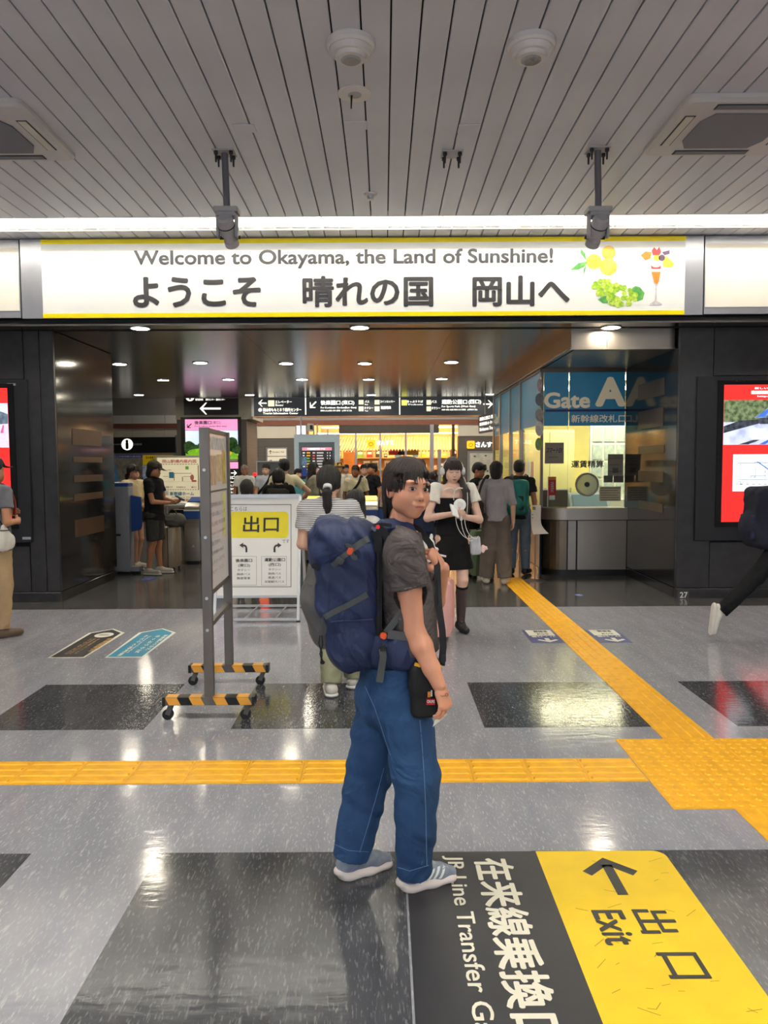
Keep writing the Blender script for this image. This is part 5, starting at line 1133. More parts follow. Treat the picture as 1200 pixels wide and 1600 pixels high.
p=G(904,930); m=MB(); m.add([(p.x+.05*math.cos(a),p.y+.07*math.sin(a),.0025) for a in [2*math.pi*i/20 for i in range(20)]],[tuple(range(20))]); t=thing('blue_floor_dot','small round blue floor mark in front of the ticket counter','floor sticker',(p.x,p.y,0)); link('disc',m.mesh('disc',False),t,M('dot_blue',(44,66,150),.5,var=.05)); m=MB(); m.box((p.x-.02,p.y-.005,.0026),(p.x+.02,p.y+.005,.0029)); m.build('mark',M_BSW,t)
p=G(232,905); m=MB(); m.add([(p.x+.10*math.cos(a),p.y+.14*math.sin(a),.0025) for a in [2*math.pi*i/20 for i in range(20)]],[tuple(range(20))]); t=thing('blue_floor_dot','small round blue floor mark beside the shoes of the man in black shirt','floor sticker',(p.x,p.y,0)); link('disc',m.mesh('disc',False),t,M('dot_blue',(44,66,150),.5,var=.05)); m=MB(); m.box((p.x-.03,p.y-.01,.0026),(p.x+.03,p.y+.01,.0029)); m.build('mark',M_BSW,t)
# ================================================================ bodies: signed-distance modelling + surface nets
def V3(*a): return np.array(a, dtype=np.float32)
class Sdf:
    def __init__(s, h): s.h = h; s.ops = []; s.fold = None; s.keep = None
    def _a(s, kind, lo, hi, fn, k, sub): s.ops.append((kind, np.array(lo), np.array(hi), fn, k, sub)); return s
    def cone(s, a, b, ra, rb, k=0.012, flat=None, cap=(0, 0), sub=False):
        """capsule with changing radius; flat=(dir,factor) squeezes it along dir; cap=1 cuts an end flat"""
        a = np.array(a, dtype=np.float32); b = np.array(b, dtype=np.float32); ab = b-a; L2 = float(ab@ab)+1e-12; L = math.sqrt(L2)
        R = max(ra, rb); e0 = 0.0
        lo = np.minimum(a, b)-R; hi = np.maximum(a, b)+R
        if flat is not None: fd = np.array(flat[0], dtype=np.float32); fd = fd/np.linalg.norm(fd); ff = flat[1]-1.0
        def fn(X, Y, Z):
            px, py, pz = X-a[0], Y-a[1], Z-a[2]
            u = (px*ab[0]+py*ab[1]+pz*ab[2])/L2
            t = np.clip(u, 0, 1)
            qx, qy, qz = px-t*ab[0], py-t*ab[1], pz-t*ab[2]
            if flat is not None:
                w = (qx*fd[0]+qy*fd[1]+qz*fd[2])*ff
                qx, qy, qz = qx+w*fd[0], qy+w*fd[1], qz+w*fd[2]
            d = np.sqrt(qx*qx+qy*qy+qz*qz)-(ra+(rb-ra)*t)
            if cap[0]: d = np.maximum(d, -u*L)
            if cap[1]: d = np.maximum(d, (u-1)*L)
            return d
        if flat is not None and flat[1] < 1: lo = lo-R*(1/flat[1]-1); hi = hi+R*(1/flat[1]-1)
        return s._a('c', lo, hi, fn, k, sub)
    def chain(s, pts, rads, k=0.012, flat=None, cap=(0, 0), sub=False):
        n = len(pts)
        for i in range(n-1): s.cone(pts[i], pts[i+1], rads[i], rads[i+1], k if i == 0 else min(k, .012), flat, (cap[0] if i == 0 else 0, cap[1] if i == n-2 else 0), sub)
        return s
    def ell(s, c, r, R=None, k=0.012, sub=False):
        c = np.array(c, dtype=np.float32); r = np.array(r, dtype=np.float32); m = max(r)
        Rm = None if R is None else np.array(R, dtype=np.float32)
        ext = r if R is None else np.sqrt((Rm**2)@(r**2))
        def fn(X, Y, Z):
            x, y, z = X-c[0], Y-c[1], Z-c[2]
            if Rm is not None:
                x, y, z = (Rm[0,0]*x+Rm[1,0]*y+Rm[2,0]*z, Rm[0,1]*x+Rm[1,1]*y+Rm[2,1]*z, Rm[0,2]*x+Rm[1,2]*y+Rm[2,2]*z)
            k0 = np.sqrt((x/r[0])**2+(y/r[1])**2+(z/r[2])**2); k1 = np.sqrt((x/r[0]**2)**2+(y/r[1]**2)**2+(z/r[2]**2)**2)
            return k0*(k0-1)/np.maximum(k1, 1e-5)
        return s._a('e', c-ext, c+ext, fn, k, sub)
    def box(s, c, hf, R=None, rnd=0.01, k=0.008, sub=False):
        c = np.array(c, dtype=np.float32); hf = np.array(hf, dtype=np.float32); Rm = None if R is None else np.array(R, dtype=np.float32)
        ext = hf if R is None else np.abs(Rm)@hf
        def fn(X, Y, Z):
            x, y, z = X-c[0], Y-c[1], Z-c[2]
            if Rm is not None:
                x, y, z = (Rm[0,0]*x+Rm[1,0]*y+Rm[2,0]*z, Rm[0,1]*x+Rm[1,1]*y+Rm[2,1]*z, Rm[0,2]*x+Rm[1,2]*y+Rm[2,2]*z)
            qx, qy, qz = np.abs(x)-hf[0]+rnd, np.abs(y)-hf[1]+rnd, np.abs(z)-hf[2]+rnd
            o = np.sqrt(np.maximum(qx,0)**2+np.maximum(qy,0)**2+np.maximum(qz,0)**2)
            return o+np.minimum(np.maximum(np.maximum(qx,qy),qz),0)-rnd
        return s._a('b', c-ext, c+ext, fn, k, sub)
    def cut(s, p, n):                      # remove everything on the n side of the plane
        p = np.array(p, dtype=np.float32); n = np.array(n, dtype=np.float32); n = n/np.linalg.norm(n)
        s.ops.append(('p', None, None, lambda X,Y,Z: (X-p[0])*n[0]+(Y-p[1])*n[1]+(Z-p[2])*n[2], 0, True)); return s
    def grid(s):
        los = np.min([o[1] for o in s.ops if o[1] is not None and not o[5]], 0)-3*s.h; his = np.max([o[2] for o in s.ops if o[2] is not None and not o[5]], 0)+3*s.h
        if s.keep is not None: los = np.maximum(los, s.keep[0]-2*s.h); his = np.minimum(his, s.keep[1]+2*s.h)
        ax = [np.arange(los[i], his[i]+s.h, s.h, dtype=np.float32) for i in range(3)]
        f = np.full([len(a) for a in ax], 1.0, dtype=np.float32)
        for kind, lo, hi, fn, k, sub in s.ops:
            if lo is None: sl = [slice(None)]*3
            else:
                mg = k+3*s.h
                sl = [slice(max(0, int(np.searchsorted(ax[i], lo[i]-mg))-1), int(np.searchsorted(ax[i], hi[i]+mg))+1) for i in range(3)]
            X = ax[0][sl[0]][:, None, None]; Y = ax[1][sl[1]][None, :, None]; Z = ax[2][sl[2]][None, None, :]
            if X.size == 0 or Y.size == 0 or Z.size == 0: continue
            d = fn(X, Y, Z); cur = f[sl[0], sl[1], sl[2]]
            if kind == 'p': f[sl[0], sl[1], sl[2]] = np.maximum(cur, d)
            elif sub:
                d = -d; kk = max(k, 1e-4); m = np.maximum(kk-np.abs(cur-d), 0)/kk; f[sl[0], sl[1], sl[2]] = np.maximum(cur, d)+m*m*kk*.25
            else:
                kk = max(k, 1e-4); m = np.maximum(kk-np.abs(cur-d), 0)/kk; f[sl[0], sl[1], sl[2]] = np.minimum(cur, d)-m*m*kk*.25
        if s.fold is not None: f = f + s.fold(ax[0][:,None,None], ax[1][None,:,None], ax[2][None,None,:]).astype(np.float32)*(f < .5)
        f[0,:,:]=f[-1,:,:]=1; f[:,0,:]=f[:,-1,:]=1; f[:,:,0]=f[:,:,-1]=1
        return f, ax
    def mesh(s, name):
        f, ax = s.grid(); v, q = nets(f, np.array([a[0] for a in ax]), s.h)
        return np_mesh(name, v, q)
    def build(s, name, mat, parent, local=True):
        me = s.mesh(name); return link(name, me, parent, mat, local)
def np_mesh(name, v, q):
    me = bpy.data.meshes.new(name); n = len(v); m = len(q)
    me.vertices.add(n); me.vertices.foreach_set('co', np.ascontiguousarray(v, dtype=np.float32).ravel())
    me.loops.add(m*4); me.loops.foreach_set('vertex_index', np.ascontiguousarray(q, dtype=np.int32).ravel())
    me.polygons.add(m); me.polygons.foreach_set('loop_start', np.arange(0, m*4, 4, dtype=np.int32)); me.polygons.foreach_set('loop_total', np.full(m, 4, dtype=np.int32))
    me.polygons.foreach_set('use_smooth', np.ones(m, dtype=bool))
    me.update(calc_edges=True); me.validate(); return me
def nets(f, org, h):
    s = f < 0
    c = [s[i:s.shape[0]-1+i, j:s.shape[1]-1+j, k:s.shape[2]-1+k] for i in (0,1) for j in (0,1) for k in (0,1)]
    cnt = sum(x.astype(np.int8) for x in c); act = (cnt > 0) & (cnt < 8)
    I, J, K = np.nonzero(act); N = len(I)
    idx = np.full(act.shape, -1, dtype=np.int32); idx[I, J, K] = np.arange(N)
    corner = [(i,j,k) for i in (0,1) for j in (0,1) for k in (0,1)]
    val = np.stack([f[I+i, J+j, K+k] for i,j,k in corner], 1); P3 = np.array(corner, dtype=np.float32)
    acc = np.zeros((N,3), dtype=np.float32); n = np.zeros((N,1), dtype=np.float32)
    for a in range(8):
        for b in range(a+1, 8):
            if abs(P3[a]-P3[b]).sum() != 1: continue
            va, vb = val[:,a], val[:,b]; cr = (va < 0) != (vb < 0); t = np.where(cr, va/np.where(cr, va-vb, 1), 0)[:,None]
            acc += np.where(cr[:,None], P3[a]+(P3[b]-P3[a])*t, 0); n += cr[:,None]
    v = (np.stack([I,J,K],1)+acc/np.maximum(n,1))*h+org
    qs = []
    for ax in range(3):
        sl0 = [slice(None)]*3; sl1 = [slice(None)]*3; sl0[ax] = slice(0,-1); sl1[ax] = slice(1,None)
        a, b = s[tuple(sl0)], s[tuple(sl1)]; cr = a != b
        u, w = (ax+1)%3, (ax+2)%3
        E = np.array(np.nonzero(cr)).T
        E = E[(E[:,u] > 0) & (E[:,w] > 0) & (E[:,u] < s.shape[u]-1) & (E[:,w] < s.shape[w]-1)]
        if len(E) == 0: continue
        def cell(du, dw): q = E.copy(); q[:,u] -= du; q[:,w] -= dw; return idx[q[:,0],q[:,1],q[:,2]]
        Q = np.stack([cell(1,1), cell(0,1), cell(0,0), cell(1,0)], 1); ins = a[E[:,0],E[:,1],E[:,2]]
        Q[~ins] = Q[~ins][:, ::-1]; qs.append(Q)
    q = np.concatenate(qs); q = q[(q >= 0).all(1)]
    return v, q
def wrinkle(amp, freq, dirv, seed=0, amp2=0.0):
    r = np.random.RandomState(seed); ph = r.rand(8)*6.28; d = np.array(dirv, dtype=np.float32); d = d/np.linalg.norm(d)
    def fn(X, Y, Z):
        u = X*d[0]+Y*d[1]+Z*d[2]
        w = np.sin(X*9+ph[0]+2*np.sin(Z*5+ph[1]))+np.sin(Y*11+ph[2])+np.sin(Z*7+ph[3]+1.5*np.sin(X*8+ph[5]))
        g = np.sin(u*freq+2.2*w+ph[4])*np.clip(.5+.5*np.sin(X*6+Y*7+Z*4.3+ph[6]), 0, 1)
        out = amp*g
        if amp2: out = out+amp2*np.sin(u*freq*2.3+3.1*w+ph[7])
        return out
    return fn
def rotm(yaw=0, pitch=0, roll=0): return np.array(Matrix.Rotation(yaw,3,'Z') @ Matrix.Rotation(pitch,3,'X') @ Matrix.Rotation(roll,3,'Y'), dtype=np.float32)

# ---- materials for people
def skin(n, c): return M('skin_'+n, c, .5, var=.04, vscale=18, spec=.35)
SK_A = skin('warm', (190,128,104)); SK_B = skin('pale', (216,172,150)); SK_C = skin('tan', (176,122,92))
def cloth(n, c=(128,128,128), var=.10, bump=.12, bscale=160, rough=.85, vscale=10, fold=(.35,6.0,(1,1,.7)), **k): return M('cloth_'+n, c, rough, var=var, vscale=vscale, bump=bump, bscale=bscale, spec=.2, fold=fold, **k)
M_HAIRB = M('hair_black', (28,24,24), .42, var=.35, vscale=40, stretch=(6,6,.8), bump=.5, bscale=70, spec=.5)
M_HAIRD = M('hair_dark_brown', (44,34,30), .42, var=.35, vscale=40, stretch=(6,6,.8), bump=.5, bscale=70, spec=.5)
M_EYEW = M('eye_white', (196,184,176), .3); M_IRIS = M('iris_brown', (34,20,15), .45, spec=.2); M_LIP = M('lip', (188,108,98), .4, var=.08); M_LASH = M('lash', (26,20,20), .6); M_GLINT = M('eye_glint',(255,255,255),.1)
M_RUB = M('rubber_sole', (214,208,200), .6, var=.05)

# ---- head (local: faces -Y, Z up, origin between the ears), unit size = 0.225 m from chin to crown
def head_prims(S, c, R, s):
    c = np.array(c, dtype=np.float32)
    def T(p): return c+R@(np.array(p, dtype=np.float32)*s)
    def E(p, r, k, sub=False): S.ell(T(p), np.array(r)*s, R, k*s, sub)
    E((0,.016,.038),(.0735,.094,.080),.01); E((0,-.020,-.030),(.0635,.068,.074),.04)
    E((0,-.058,-.092),(.026,.026,.021),.04); 
    for q in (-1,1):
        E((q*.036,-.052,-.036),(.030,.030,.033),.03); E((q*.043,-.014,-.064),(.020,.034,.024),.03)
        E((q*.030,-.098,.006),(.017,.017,.0115),.018,True); E((q*.031,-.071,.001),(.0175,.0165,.0115),.006)
        E((q*.029,-.074,.028),(.024,.010,.008),.022)
        S.ell(T((q*.076,.012,-.012)),np.array((.007,.019,.031))*s, R@rotm(q*-.35,0,0), .006*s)
        E((q*.0130,-.087,-.0345),(.0090,.011,.0080),.007)
    S.cone(T((0,-.078,.006)),T((0,-.1005,-.030)),.0065*s,.0118*s,.016*s)
    E((0,-.084,-.066),(.026,.016,.020),.02)
    E((0,-.0955,-.0605),(.0205,.0085,.0055),.006); E((0,-.0935,-.0715),(.017,.0088,.0068),.006)
    E((0,-.106,-.0660),(.023,.0065,.0016),.003,True)
def face_decals(body, c, R, s, parent, gaze=(0,0), lipm=M_LIP, closed=False, brow=1.0):
    """eyes, lashes, brows and lips laid on the head surface"""
    me = body.data; bv = BVHTree.FromPolygons([v.co for v in me.vertices], [tuple(p.vertices) for p in me.polygons])
    c = Vector(c.tolist() if hasattr(c,'tolist') else c); Rm = Matrix(R.tolist())
    def prj(x, z, off):
        o = c+Rm@(Vector((x,-.2,z))*s); d = Rm@Vector((0,1,0)); h = bv.ray_cast(o, d, .3)
        p = h[0] if h[0] is not None else c+Rm@(Vector((x,-.085,z))*s)
        return p-d*off*s
    def strip(xs, lo, hi, off, mat, name, rows=4):
        m = MB(); n = len(xs); vs = []
        for x, a, b in zip(xs, lo, hi):
            for r in range(rows): vs.append(prj(x, a+(b-a)*r/(rows-1), off))
        fs = []
        for i in range(n-1):
            for r in range(rows-1): a = i*rows+r; fs.append((a, a+rows, a+rows+1, a+1))
        m.add(vs, fs); me2 = m.mesh(name, False); smooth(me2); return link(name, me2, parent, mat, True)
    for q in (-1,1):
        cx, cz = q*.0305, .003; xs = [cx+.0165*t for t in np.linspace(-1,1,15)]
        # almond with outer corner slightly raised
        def up(t): return cz+.0072*max(0,1-abs(t)**2.2)**.8+q*t*.0012
        def lo(t): return cz-.0055*max(0,1-t*t)**.9+q*t*.0012
        ts = np.linspace(-1,1,15)
        if not closed:
            strip(xs, [lo(t) for t in ts], [up(t) for t in ts], .0008, M_EYEW, 'eye_white')
            gx = cx+gaze[0]; r = .0068; xi = [gx+r*t for t in np.linspace(-1,1,13)]
            def cl(x): t = max(-1,min(1,(x-cx)/.0155)); return t
            a = [max(lo(cl(x)), cz+.0006+gaze[1]-math.sqrt(max(0,r*r-(x-gx)**2))) for x in xi]; b = [max(max(lo(cl(x)),0*x), min(up(cl(x)), cz+.0006+gaze[1]+math.sqrt(max(0,r*r-(x-gx)**2)))) for x in xi]
            strip(xi, a, b, .0014, M_IRIS, 'iris'); strip([gx-.003,gx-.0018],[cz+.0025]*2,[cz+.004]*2,.002,M_GLINT,'eye_glint',2)
            strip(xs, [up(t)-.0006 for t in ts], [up(t)+.0016+.0006*(1-abs(t)) for t in ts], .0018, M_LASH, 'lash_line', 2)
            strip(xs[2:-2], [lo(t)-.0007 for t in ts[2:-2]], [lo(t)+.0003 for t in ts[2:-2]], .0012, M('lower_lid',(128,78,62),.5), 'lower_lid', 2)
        else:
            strip(xs, [lo(t)-.0005 for t in ts], [lo(t)+.0032 for t in ts], .0012, M_LASH, 'lash_line', 2)
        bx = [q*(.012+.034*t) for t in np.linspace(0,1,11)]; bz = [.0245+.0045*math.sin(min(1,t*1.25)*math.pi*.62)-.003*max(0,t-.6)*2 for t in np.linspace(0,1,11)]
        if brow: strip(bx, [z-.0026*(1-.6*t) for z,t in zip(bz,np.linspace(0,1,11))], [z+.0026*(1-.7*t) for z,t in zip(bz,np.linspace(0,1,11))], .0010, M('brow_hair',(52,38,34),.7,var=.2,vscale=90), 'eyebrow', 3)
    for q in (-1,1):
        tn = np.linspace(-1,1,7); strip([q*.0075+.0045*t for t in tn], [-.0405-.0016*math.sqrt(max(0,1-t*t)) for t in tn], [-.0405+.0022*math.sqrt(max(0,1-t*t)) for t in tn], .0008, M('nostril',(74,38,32),.7), 'nostril', 3)
    ts = np.linspace(-1,1,13); xs = [.0205*t for t in ts]
    strip(xs, [-.0664-.0006*math.cos(t*1.5) for t in ts], [-.0660+.0066*(1-t*t)**.7-.0012*math.exp(-(t/.2)**2) for t in ts], .0007, lipm, 'upper_lip')
    strip(xs, [-.0668-.0100*(1-t*t)**.8 for t in ts], [-.0668 for t in ts], .0007, lipm, 'lower_lip')
    strip(xs, [-.0671 for t in ts], [-.0660 for t in ts], .0012, M('lip_line',(104,52,48),.5), 'lip_line', 2)

def hand_prims(S, w, d, n, s=1.0, curl=.35, side=1, spread=.10, thumb=.6, k=.006, rs=1.0):
    """wrist w, direction of the hand d, palm normal n (towards which fingers curl); side=+1: thumb lies along +cross(d,n)"""
    w = Vector(w); d = Vector(d).normalized(); n = Vector(n); n = (n-d*n.dot(d)).normalized(); x = d.cross(n)*side
    L = lambda a,b,c: w+(d*a+x*b+n*c)*s
    S.cone(L(-.01,0,0), L(.03,.0,.0), .021*s, .024*s, .012, (tuple(n), 1.35))
    S.cone(L(.03,.012,.002), L(.078,.022,.0), .021*s, .017*s, .012, (tuple(n), 1.5)); S.cone(L(.03,-.010,.002), L(.074,-.020,.0), .020*s, .015*s, .012, (tuple(n), 1.5)); S.cone(L(.03,0,0), L(.08,0,0), .02*s, .017*s, .012, (tuple(n), 1.5))
    for i,(b,l,r) in enumerate(((.030,.068,.0090),(.010,.077,.0094),(-.0105,.071,.0088),(-.029,.055,.0078))):
        p = L(.080-(.006 if i in (0,) else 0)-(.010 if i == 3 else 0), b, 0); ang = 0.0; pts = [p]; sp = (1.5-i)*spread*.12
        cu = curl[i] if isinstance(curl,(list,tuple)) else curl
        for f in (.46,.30,.24):
            ang += cu*1.25; p = p+(d*math.cos(ang)+n*math.sin(ang)+x*sp)*l*f*s; pts.append(p)
        S.chain([tuple(q) for q in pts], [r*s*rs, r*.95*s*rs, r*.88*s*rs, r*.72*s*rs], k*s)
    p0, p1 = L(.012,.022,.006), L(.045,.044,.010+.012*thumb)
    p2 = p1+(d*.75+x*(.65-.9*thumb)+n*(.45*thumb)).normalized()*.030*s; p3 = p2+(d*.85+x*(.2-.8*thumb)+n*(.4*thumb)).normalized()*.026*s
    S.chain([tuple(q) for q in (p0,p1,p2,p3)], [.014*s,.0125*s,.0105*s,.0080*s], .010*s)
# ---------------------------------------------------------------- generic figure
def hair_sdf(c, R, s, style, h):
    S = Sdf(h); c = np.array(c, dtype=np.float32)
    def T(p): return c+R@(np.array(p, dtype=np.float32)*s)
    def E(p, r, k=.015, sub=False): S.ell(T(p), np.array(r)*s, R, k*s, sub)
    E((0,.020,.044),(.084,.103,.086))
    if style in ('bob','long','pony','mid'): 
        for q in (-1,1): S.cone(T((q*.068,.012,.05)),T((q*.070,.02,-.03)),.022*s,.020*s,.02)
    if style == 'bob':
        E((0,.045,-.02),(.084,.074,.085),.03)
        for q in (-1,1): S.cone(T((q*.066,.0,.02)),T((q*.068,.0,-.095)),.024*s,.018*s,.03)
    if style == 'long':
        E((0,.055,-.06),(.080,.055,.13),.04); S.chain([T((0,.07,-.1)),T((0,.10,-.22)),T((0,.11,-.30))],[.075*s,.06*s,.03*s],.04,(tuple(R@V3(0,1,0)),1.7))
        for q in (-1,1): S.chain([T((q*.064,-.01,.02)),T((q*.072,-.005,-.08)),T((q*.07,.02,-.18))],[.022*s,.022*s,.012*s],.03)
    if style == 'pony':
        E((0,.05,-.01),(.072,.066,.07),.03); S.chain([T((0,.100,-.035)),T((0,.138,-.075)),T((0,.130,-.17)),T((0,.105,-.27))],[.022*s,.034*s,.032*s,.008*s],.015,(tuple(R@V3(0,1,0)),1.3))
    if style == 'mid':
        E((0,.055,-.05),(.078,.058,.10),.03)
    if style == 'short':
        E((0,.050,-.008),(.074,.068,.062),.03)
    # open the face
    E((0,-.115,-.045),(.066,.085,.088),.012,True)
    if style in ('bob','long','pony','mid'):
        for i,t in enumerate(np.linspace(-1,1,7)): S.cone(T((t*.035,-.062,.100)),T((t*.052,-.094,.036-.004*(i%2)*2)),.018*s,.007*s,.01)
    else:
        for i,t in enumerate(np.linspace(-1,1,7)): S.cone(T((t*.035,-.055,.105)),T((t*.050,-.088,.052-.004*(i%3))),.018*s,.009*s,.01)
    r = np.random.RandomState(int(abs(c[0])*1000)%97); ph = r.rand(3)*6
    A = R
    def fold(X,Y,Z):
        x = A[0,0]*(X-c[0])+A[1,0]*(Y-c[1])+A[2,0]*(Z-c[2]); y = A[0,1]*(X-c[0])+A[1,1]*(Y-c[1])+A[2,1]*(Z-c[2]); z = A[0,2]*(X-c[0])+A[1,2]*(Y-c[1])+A[2,2]*(Z-c[2])
        th = np.arctan2(x, y+.02); return .0022*np.sin(th*26+ph[0]+20*z)+.0014*np.sin(th*57+ph[1]-14*z)
    S.fold = fold
    return S
def shoe_up(S, ank, t, up, s=1.0):
    a, t, up = Vector(ank), Vector(t).normalized(), Vector(up).normalized(); base = a-up*.07; heel = base-t*.035; toe = heel+t*.235*s
    S.cone(heel+up*.045, toe-t*.04+up*.035, .045*s, .034*s, .02); S.cone(base+up*.075, heel+t*.05+up*.05, .042*s, .044*s, .02); S.cut(base, -up)
def shoe(S, ank, toe_dir, s=1.0, w=.045):
    a = Vector(ank); t = Vector((toe_dir[0],toe_dir[1],0)).normalized(); z0 = 0.0
    heel = Vector((a.x,a.y,a.z))-t*.035; zf = a.z-.07
    toe = heel+t*.235*s
    S.cone((heel.x,heel.y,zf+.045),(toe.x-t.x*.04,toe.y-t.y*.04,zf+.035),.045*s,.034*s,.02)
    S.cone((a.x,a.y,zf+.075),(heel.x+t.x*.05,heel.y+t.y*.05,zf+.05),.042*s,.044*s,.02)
    S.cut((0,0,zf),(0,0,-1))
PEOPLE = {}
def person(label, x, y, H=1.65, face=0.0, skinm=SK_B, hair='short', hairm=None, top=None, topm=None, bot='trousers', botm=None, shoem=None, shoe2=None, L=None, Rr=None, legs=None,
           head=(0,0,0), lean=(0,0), vox=.009, sleeve=.55, flare=1.0, hem=.0, voxhead=None, z=0.0, wide=1.0, eyes=True, closed=False, curl=.4, topname='shirt', topz=None, group=None, beard=None, foot_dir=None):
    """standing figure; local frame faces -Y; arms/legs are given as {elbow,wrist,palm} / {knee,ankle} in local metres for a 1.65 m body"""
    s = H/1.65
    t = thing('person', label, 'person', (x, y, z), math.radians(face), group)
    def v(p): return np.array((p[0]*s, p[1]*s, p[2]*s), dtype=np.float32)
    lx, ly = lean
    nb = v((lx, ly, 1.385)); pel = v((0,0,.90)); hd = rotm(*[math.radians(a) for a in head])
    sh = {1: v((.165*wide+lx, ly, 1.335)), -1: v((-.165*wide+lx, ly, 1.335))}
    arm = {1: L or {}, -1: Rr or {}}
    for q in (1,-1):
        arm[q] = dict(elbow=v(arm[q].get('elbow',(q*.225,.03,1.06))), wrist=v(arm[q].get('wrist',(q*.225,-.04,.83))), palm=arm[q].get('palm',(-q,0,0)))
    lg = legs or {}
    leg = {}
    for q in (1,-1):
        d = lg.get(q, {}); leg[q] = dict(hip=v((q*.085,0,.88)), knee=v(d.get('knee',(q*.095,-.012,.47))), ankle=v(d.get('ankle',(q*.10,.025,.075))), toe=d.get('toe',(q*.25,-1,0)), up=d.get('up'))
    hc = nb+v((0,-.012,.135))+hd@v((0,-.005,.005)); hs = s*.96
    # ---- body: one continuous surface
    S = Sdf(vox)
    head_prims(S, hc, hd, hs); S.cone(nb-v((0,-.01,.03)), hc+hd@v((0,.020,-.03)), .052*s, .046*s, .010)
    S.cone(pel, v((lx*.6,ly*.6,1.12)), .12*s, .105*s, .03, ((0,1,0),1.35)); S.cone(v((lx*.6,ly*.6,1.12)), v((lx,ly,1.27)), .105*s, .115*s, .03, ((0,1,0),1.35)); S.cone(sh[1]*.9+nb*.1, sh[-1]*.9+nb*.1, .045*s, .045*s, .05)
    for q in (1,-1):
        A = arm[q]; S.cone(sh[q], A['elbow'], .046*s, .036*s, .03); S.cone(A['elbow'], A['wrist'], .037*s, .024*s, .012)
        hand_prims(S, A['wrist'], Vector((A['wrist']-A['elbow']).tolist()), A['palm'], s*.95, curl, side=-1 if q > 0 else 1, k=.005)
        g = leg[q]; S.cone(g['hip'], g['knee'], .078*s, .052*s, .03); kn = g['knee']; an = g['ankle']; mid = kn+(an-kn)*.3+v((0,.015,0))
        S.chain([kn, mid, an], [.050*s,.052*s,.032*s], .02); td = Vector((g['toe'][0],g['toe'][1],0 if g['up'] is None else g['toe'][2])).normalized(); S.cone(an, an+np.array((td.x*.12,td.y*.12,-.045 if g['up'] is None else td.z*.12),dtype=np.float32)*s+(0 if g['up'] is None else -np.array(g['up'],dtype=np.float32)*.04), .032*s, .025*s, .02)
    body = S.build('body', skinm, t)
    if eyes: face_decals(body, hc, hd, hs, t, closed=closed)
    Hs = hair_sdf(hc, hd, hs, hair, min(vox, .007)); Hs.build('hair', hairm or M_HAIRB, t)
    # ---- clothing
    if topm is not None:
        C = Sdf(min(vox,.009)); e = .014*s; hz = .80+hem
        C.chain([v((lx*.1,0,hz)), v((lx*.6,ly*.6,1.10)), v((lx,ly,1.27))], [.164*s*wide, .144*s*wide, .150*s*wide], .03, ((0,1,0),1.32), (1,0))
        C.cone(sh[1]*.93+nb*.07, sh[-1]*.93+nb*.07, .058*s, .058*s, .06)
        for q in (1,-1):
            A = arm[q]
            if sleeve <= 1: C.cone(sh[q], sh[q]+(A['elbow']-sh[q])*sleeve, .062*s, (.066 if sleeve < .9 else .055)*s*1.0, .04, None, (0,1))
            else: C.cone(sh[q], A['elbow'], .060*s, .050*s, .04); C.cone(A['elbow'], A['elbow']+(A['wrist']-A['elbow'])*(sleeve-1), .050*s, .040*s, .012, None, (0,1))
        C.cone(nb-v((0,.0,.03)), nb+v((0,.005,.03)), .062*s, .060*s, .02, None, (0,1)); C.cone(nb+v((0,-.01,.0)), nb+v((0,-.012,.06)), .045*s, .056*s, .005, None, (0,0), True)
        if topz is not None: C.cut(v((0,0,topz)),(0,0,1))
        C.fold = wrinkle(.0045, 34, (.5,.3,1), int(x*100)%50, .0015)
        C.build(topname, topm, t)
    if botm is not None:
        B = Sdf(min(vox,.010)); B.cone(v((0,0,.86)), v((lx*.15,0,1.02)), .142*s*wide, .130*s*wide, .03, ((0,1,0),1.30), (0,1))
        if bot == 'skirt':
            B.cone(v((0,0,.95)), v((0,0,.60)), .14*s, .215*s*flare, .02, ((0,1,0),1.25), (0,1))
        for q in (1,-1):
            g = leg[q]; hp, kn, an = g['hip'], g['knee'], g['ankle']
            if bot == 'shorts': B.cone(hp, hp+(kn-hp)*.92, .098*s*flare, .088*s*flare, .03, None, (0,1))
            elif bot == 'hot': B.cone(hp, hp+(kn-hp)*.38, .100*s, .096*s, .03, None, (0,1))
            elif bot == 'trousers':
                B.cone(hp, kn, .098*s, .072*s*flare, .03); B.cone(kn, an+(kn-an)*.03, .072*s*flare, .062*s*flare, .02, None, (0,1))
        B.fold = wrinkle(.004, 30, (.3,.2,1), int(x*77)%50, .0012)
        B.build({'skirt':'skirt','shorts':'shorts','hot':'shorts'}.get(bot,'trousers'), botm, t)
    if shoem is not None:
        for q in (1,-1):
            Q = Sdf(min(vox,.008)); g = leg[q]
            if g['up'] is not None: shoe_up(Q, g['ankle'], g['toe'], g['up'], s)
            else: shoe(Q, g['ankle'], g['toe'], s)
            o = Q.build('shoe', shoem, t)
            if shoe2 is not None and g['up'] is not None:
                a = Vector(g['ankle'].tolist()); tt, uu = Vector(g['toe']).normalized(), Vector(g['up']).normalized(); Q = Sdf(.006); hl = a-uu*.058-tt*.035; Q.cone(hl, hl+tt*.2*s, .050*s, .040*s, .01, (tuple(uu),2.6)); Q.cut(a-uu*.071,-uu); Q.build('sole', shoe2, o)
            if shoe2 is not None and g['up'] is None:
                Q = Sdf(.006); a = Vector(g['ankle'].tolist()); td = Vector((g['toe'][0],g['toe'][1],0)).normalized(); zf = a.z-.07; hl = a-td*.035
                Q.cone((hl.x,hl.y,zf+.012),(hl.x+td.x*.2*s,hl.y+td.y*.2*s,zf+.012),.050*s,.040*s,.01,((0,0,1),2.6)); Q.cut((0,0,zf-.001),(0,0,-1)); Q.build('sole', shoe2, o)
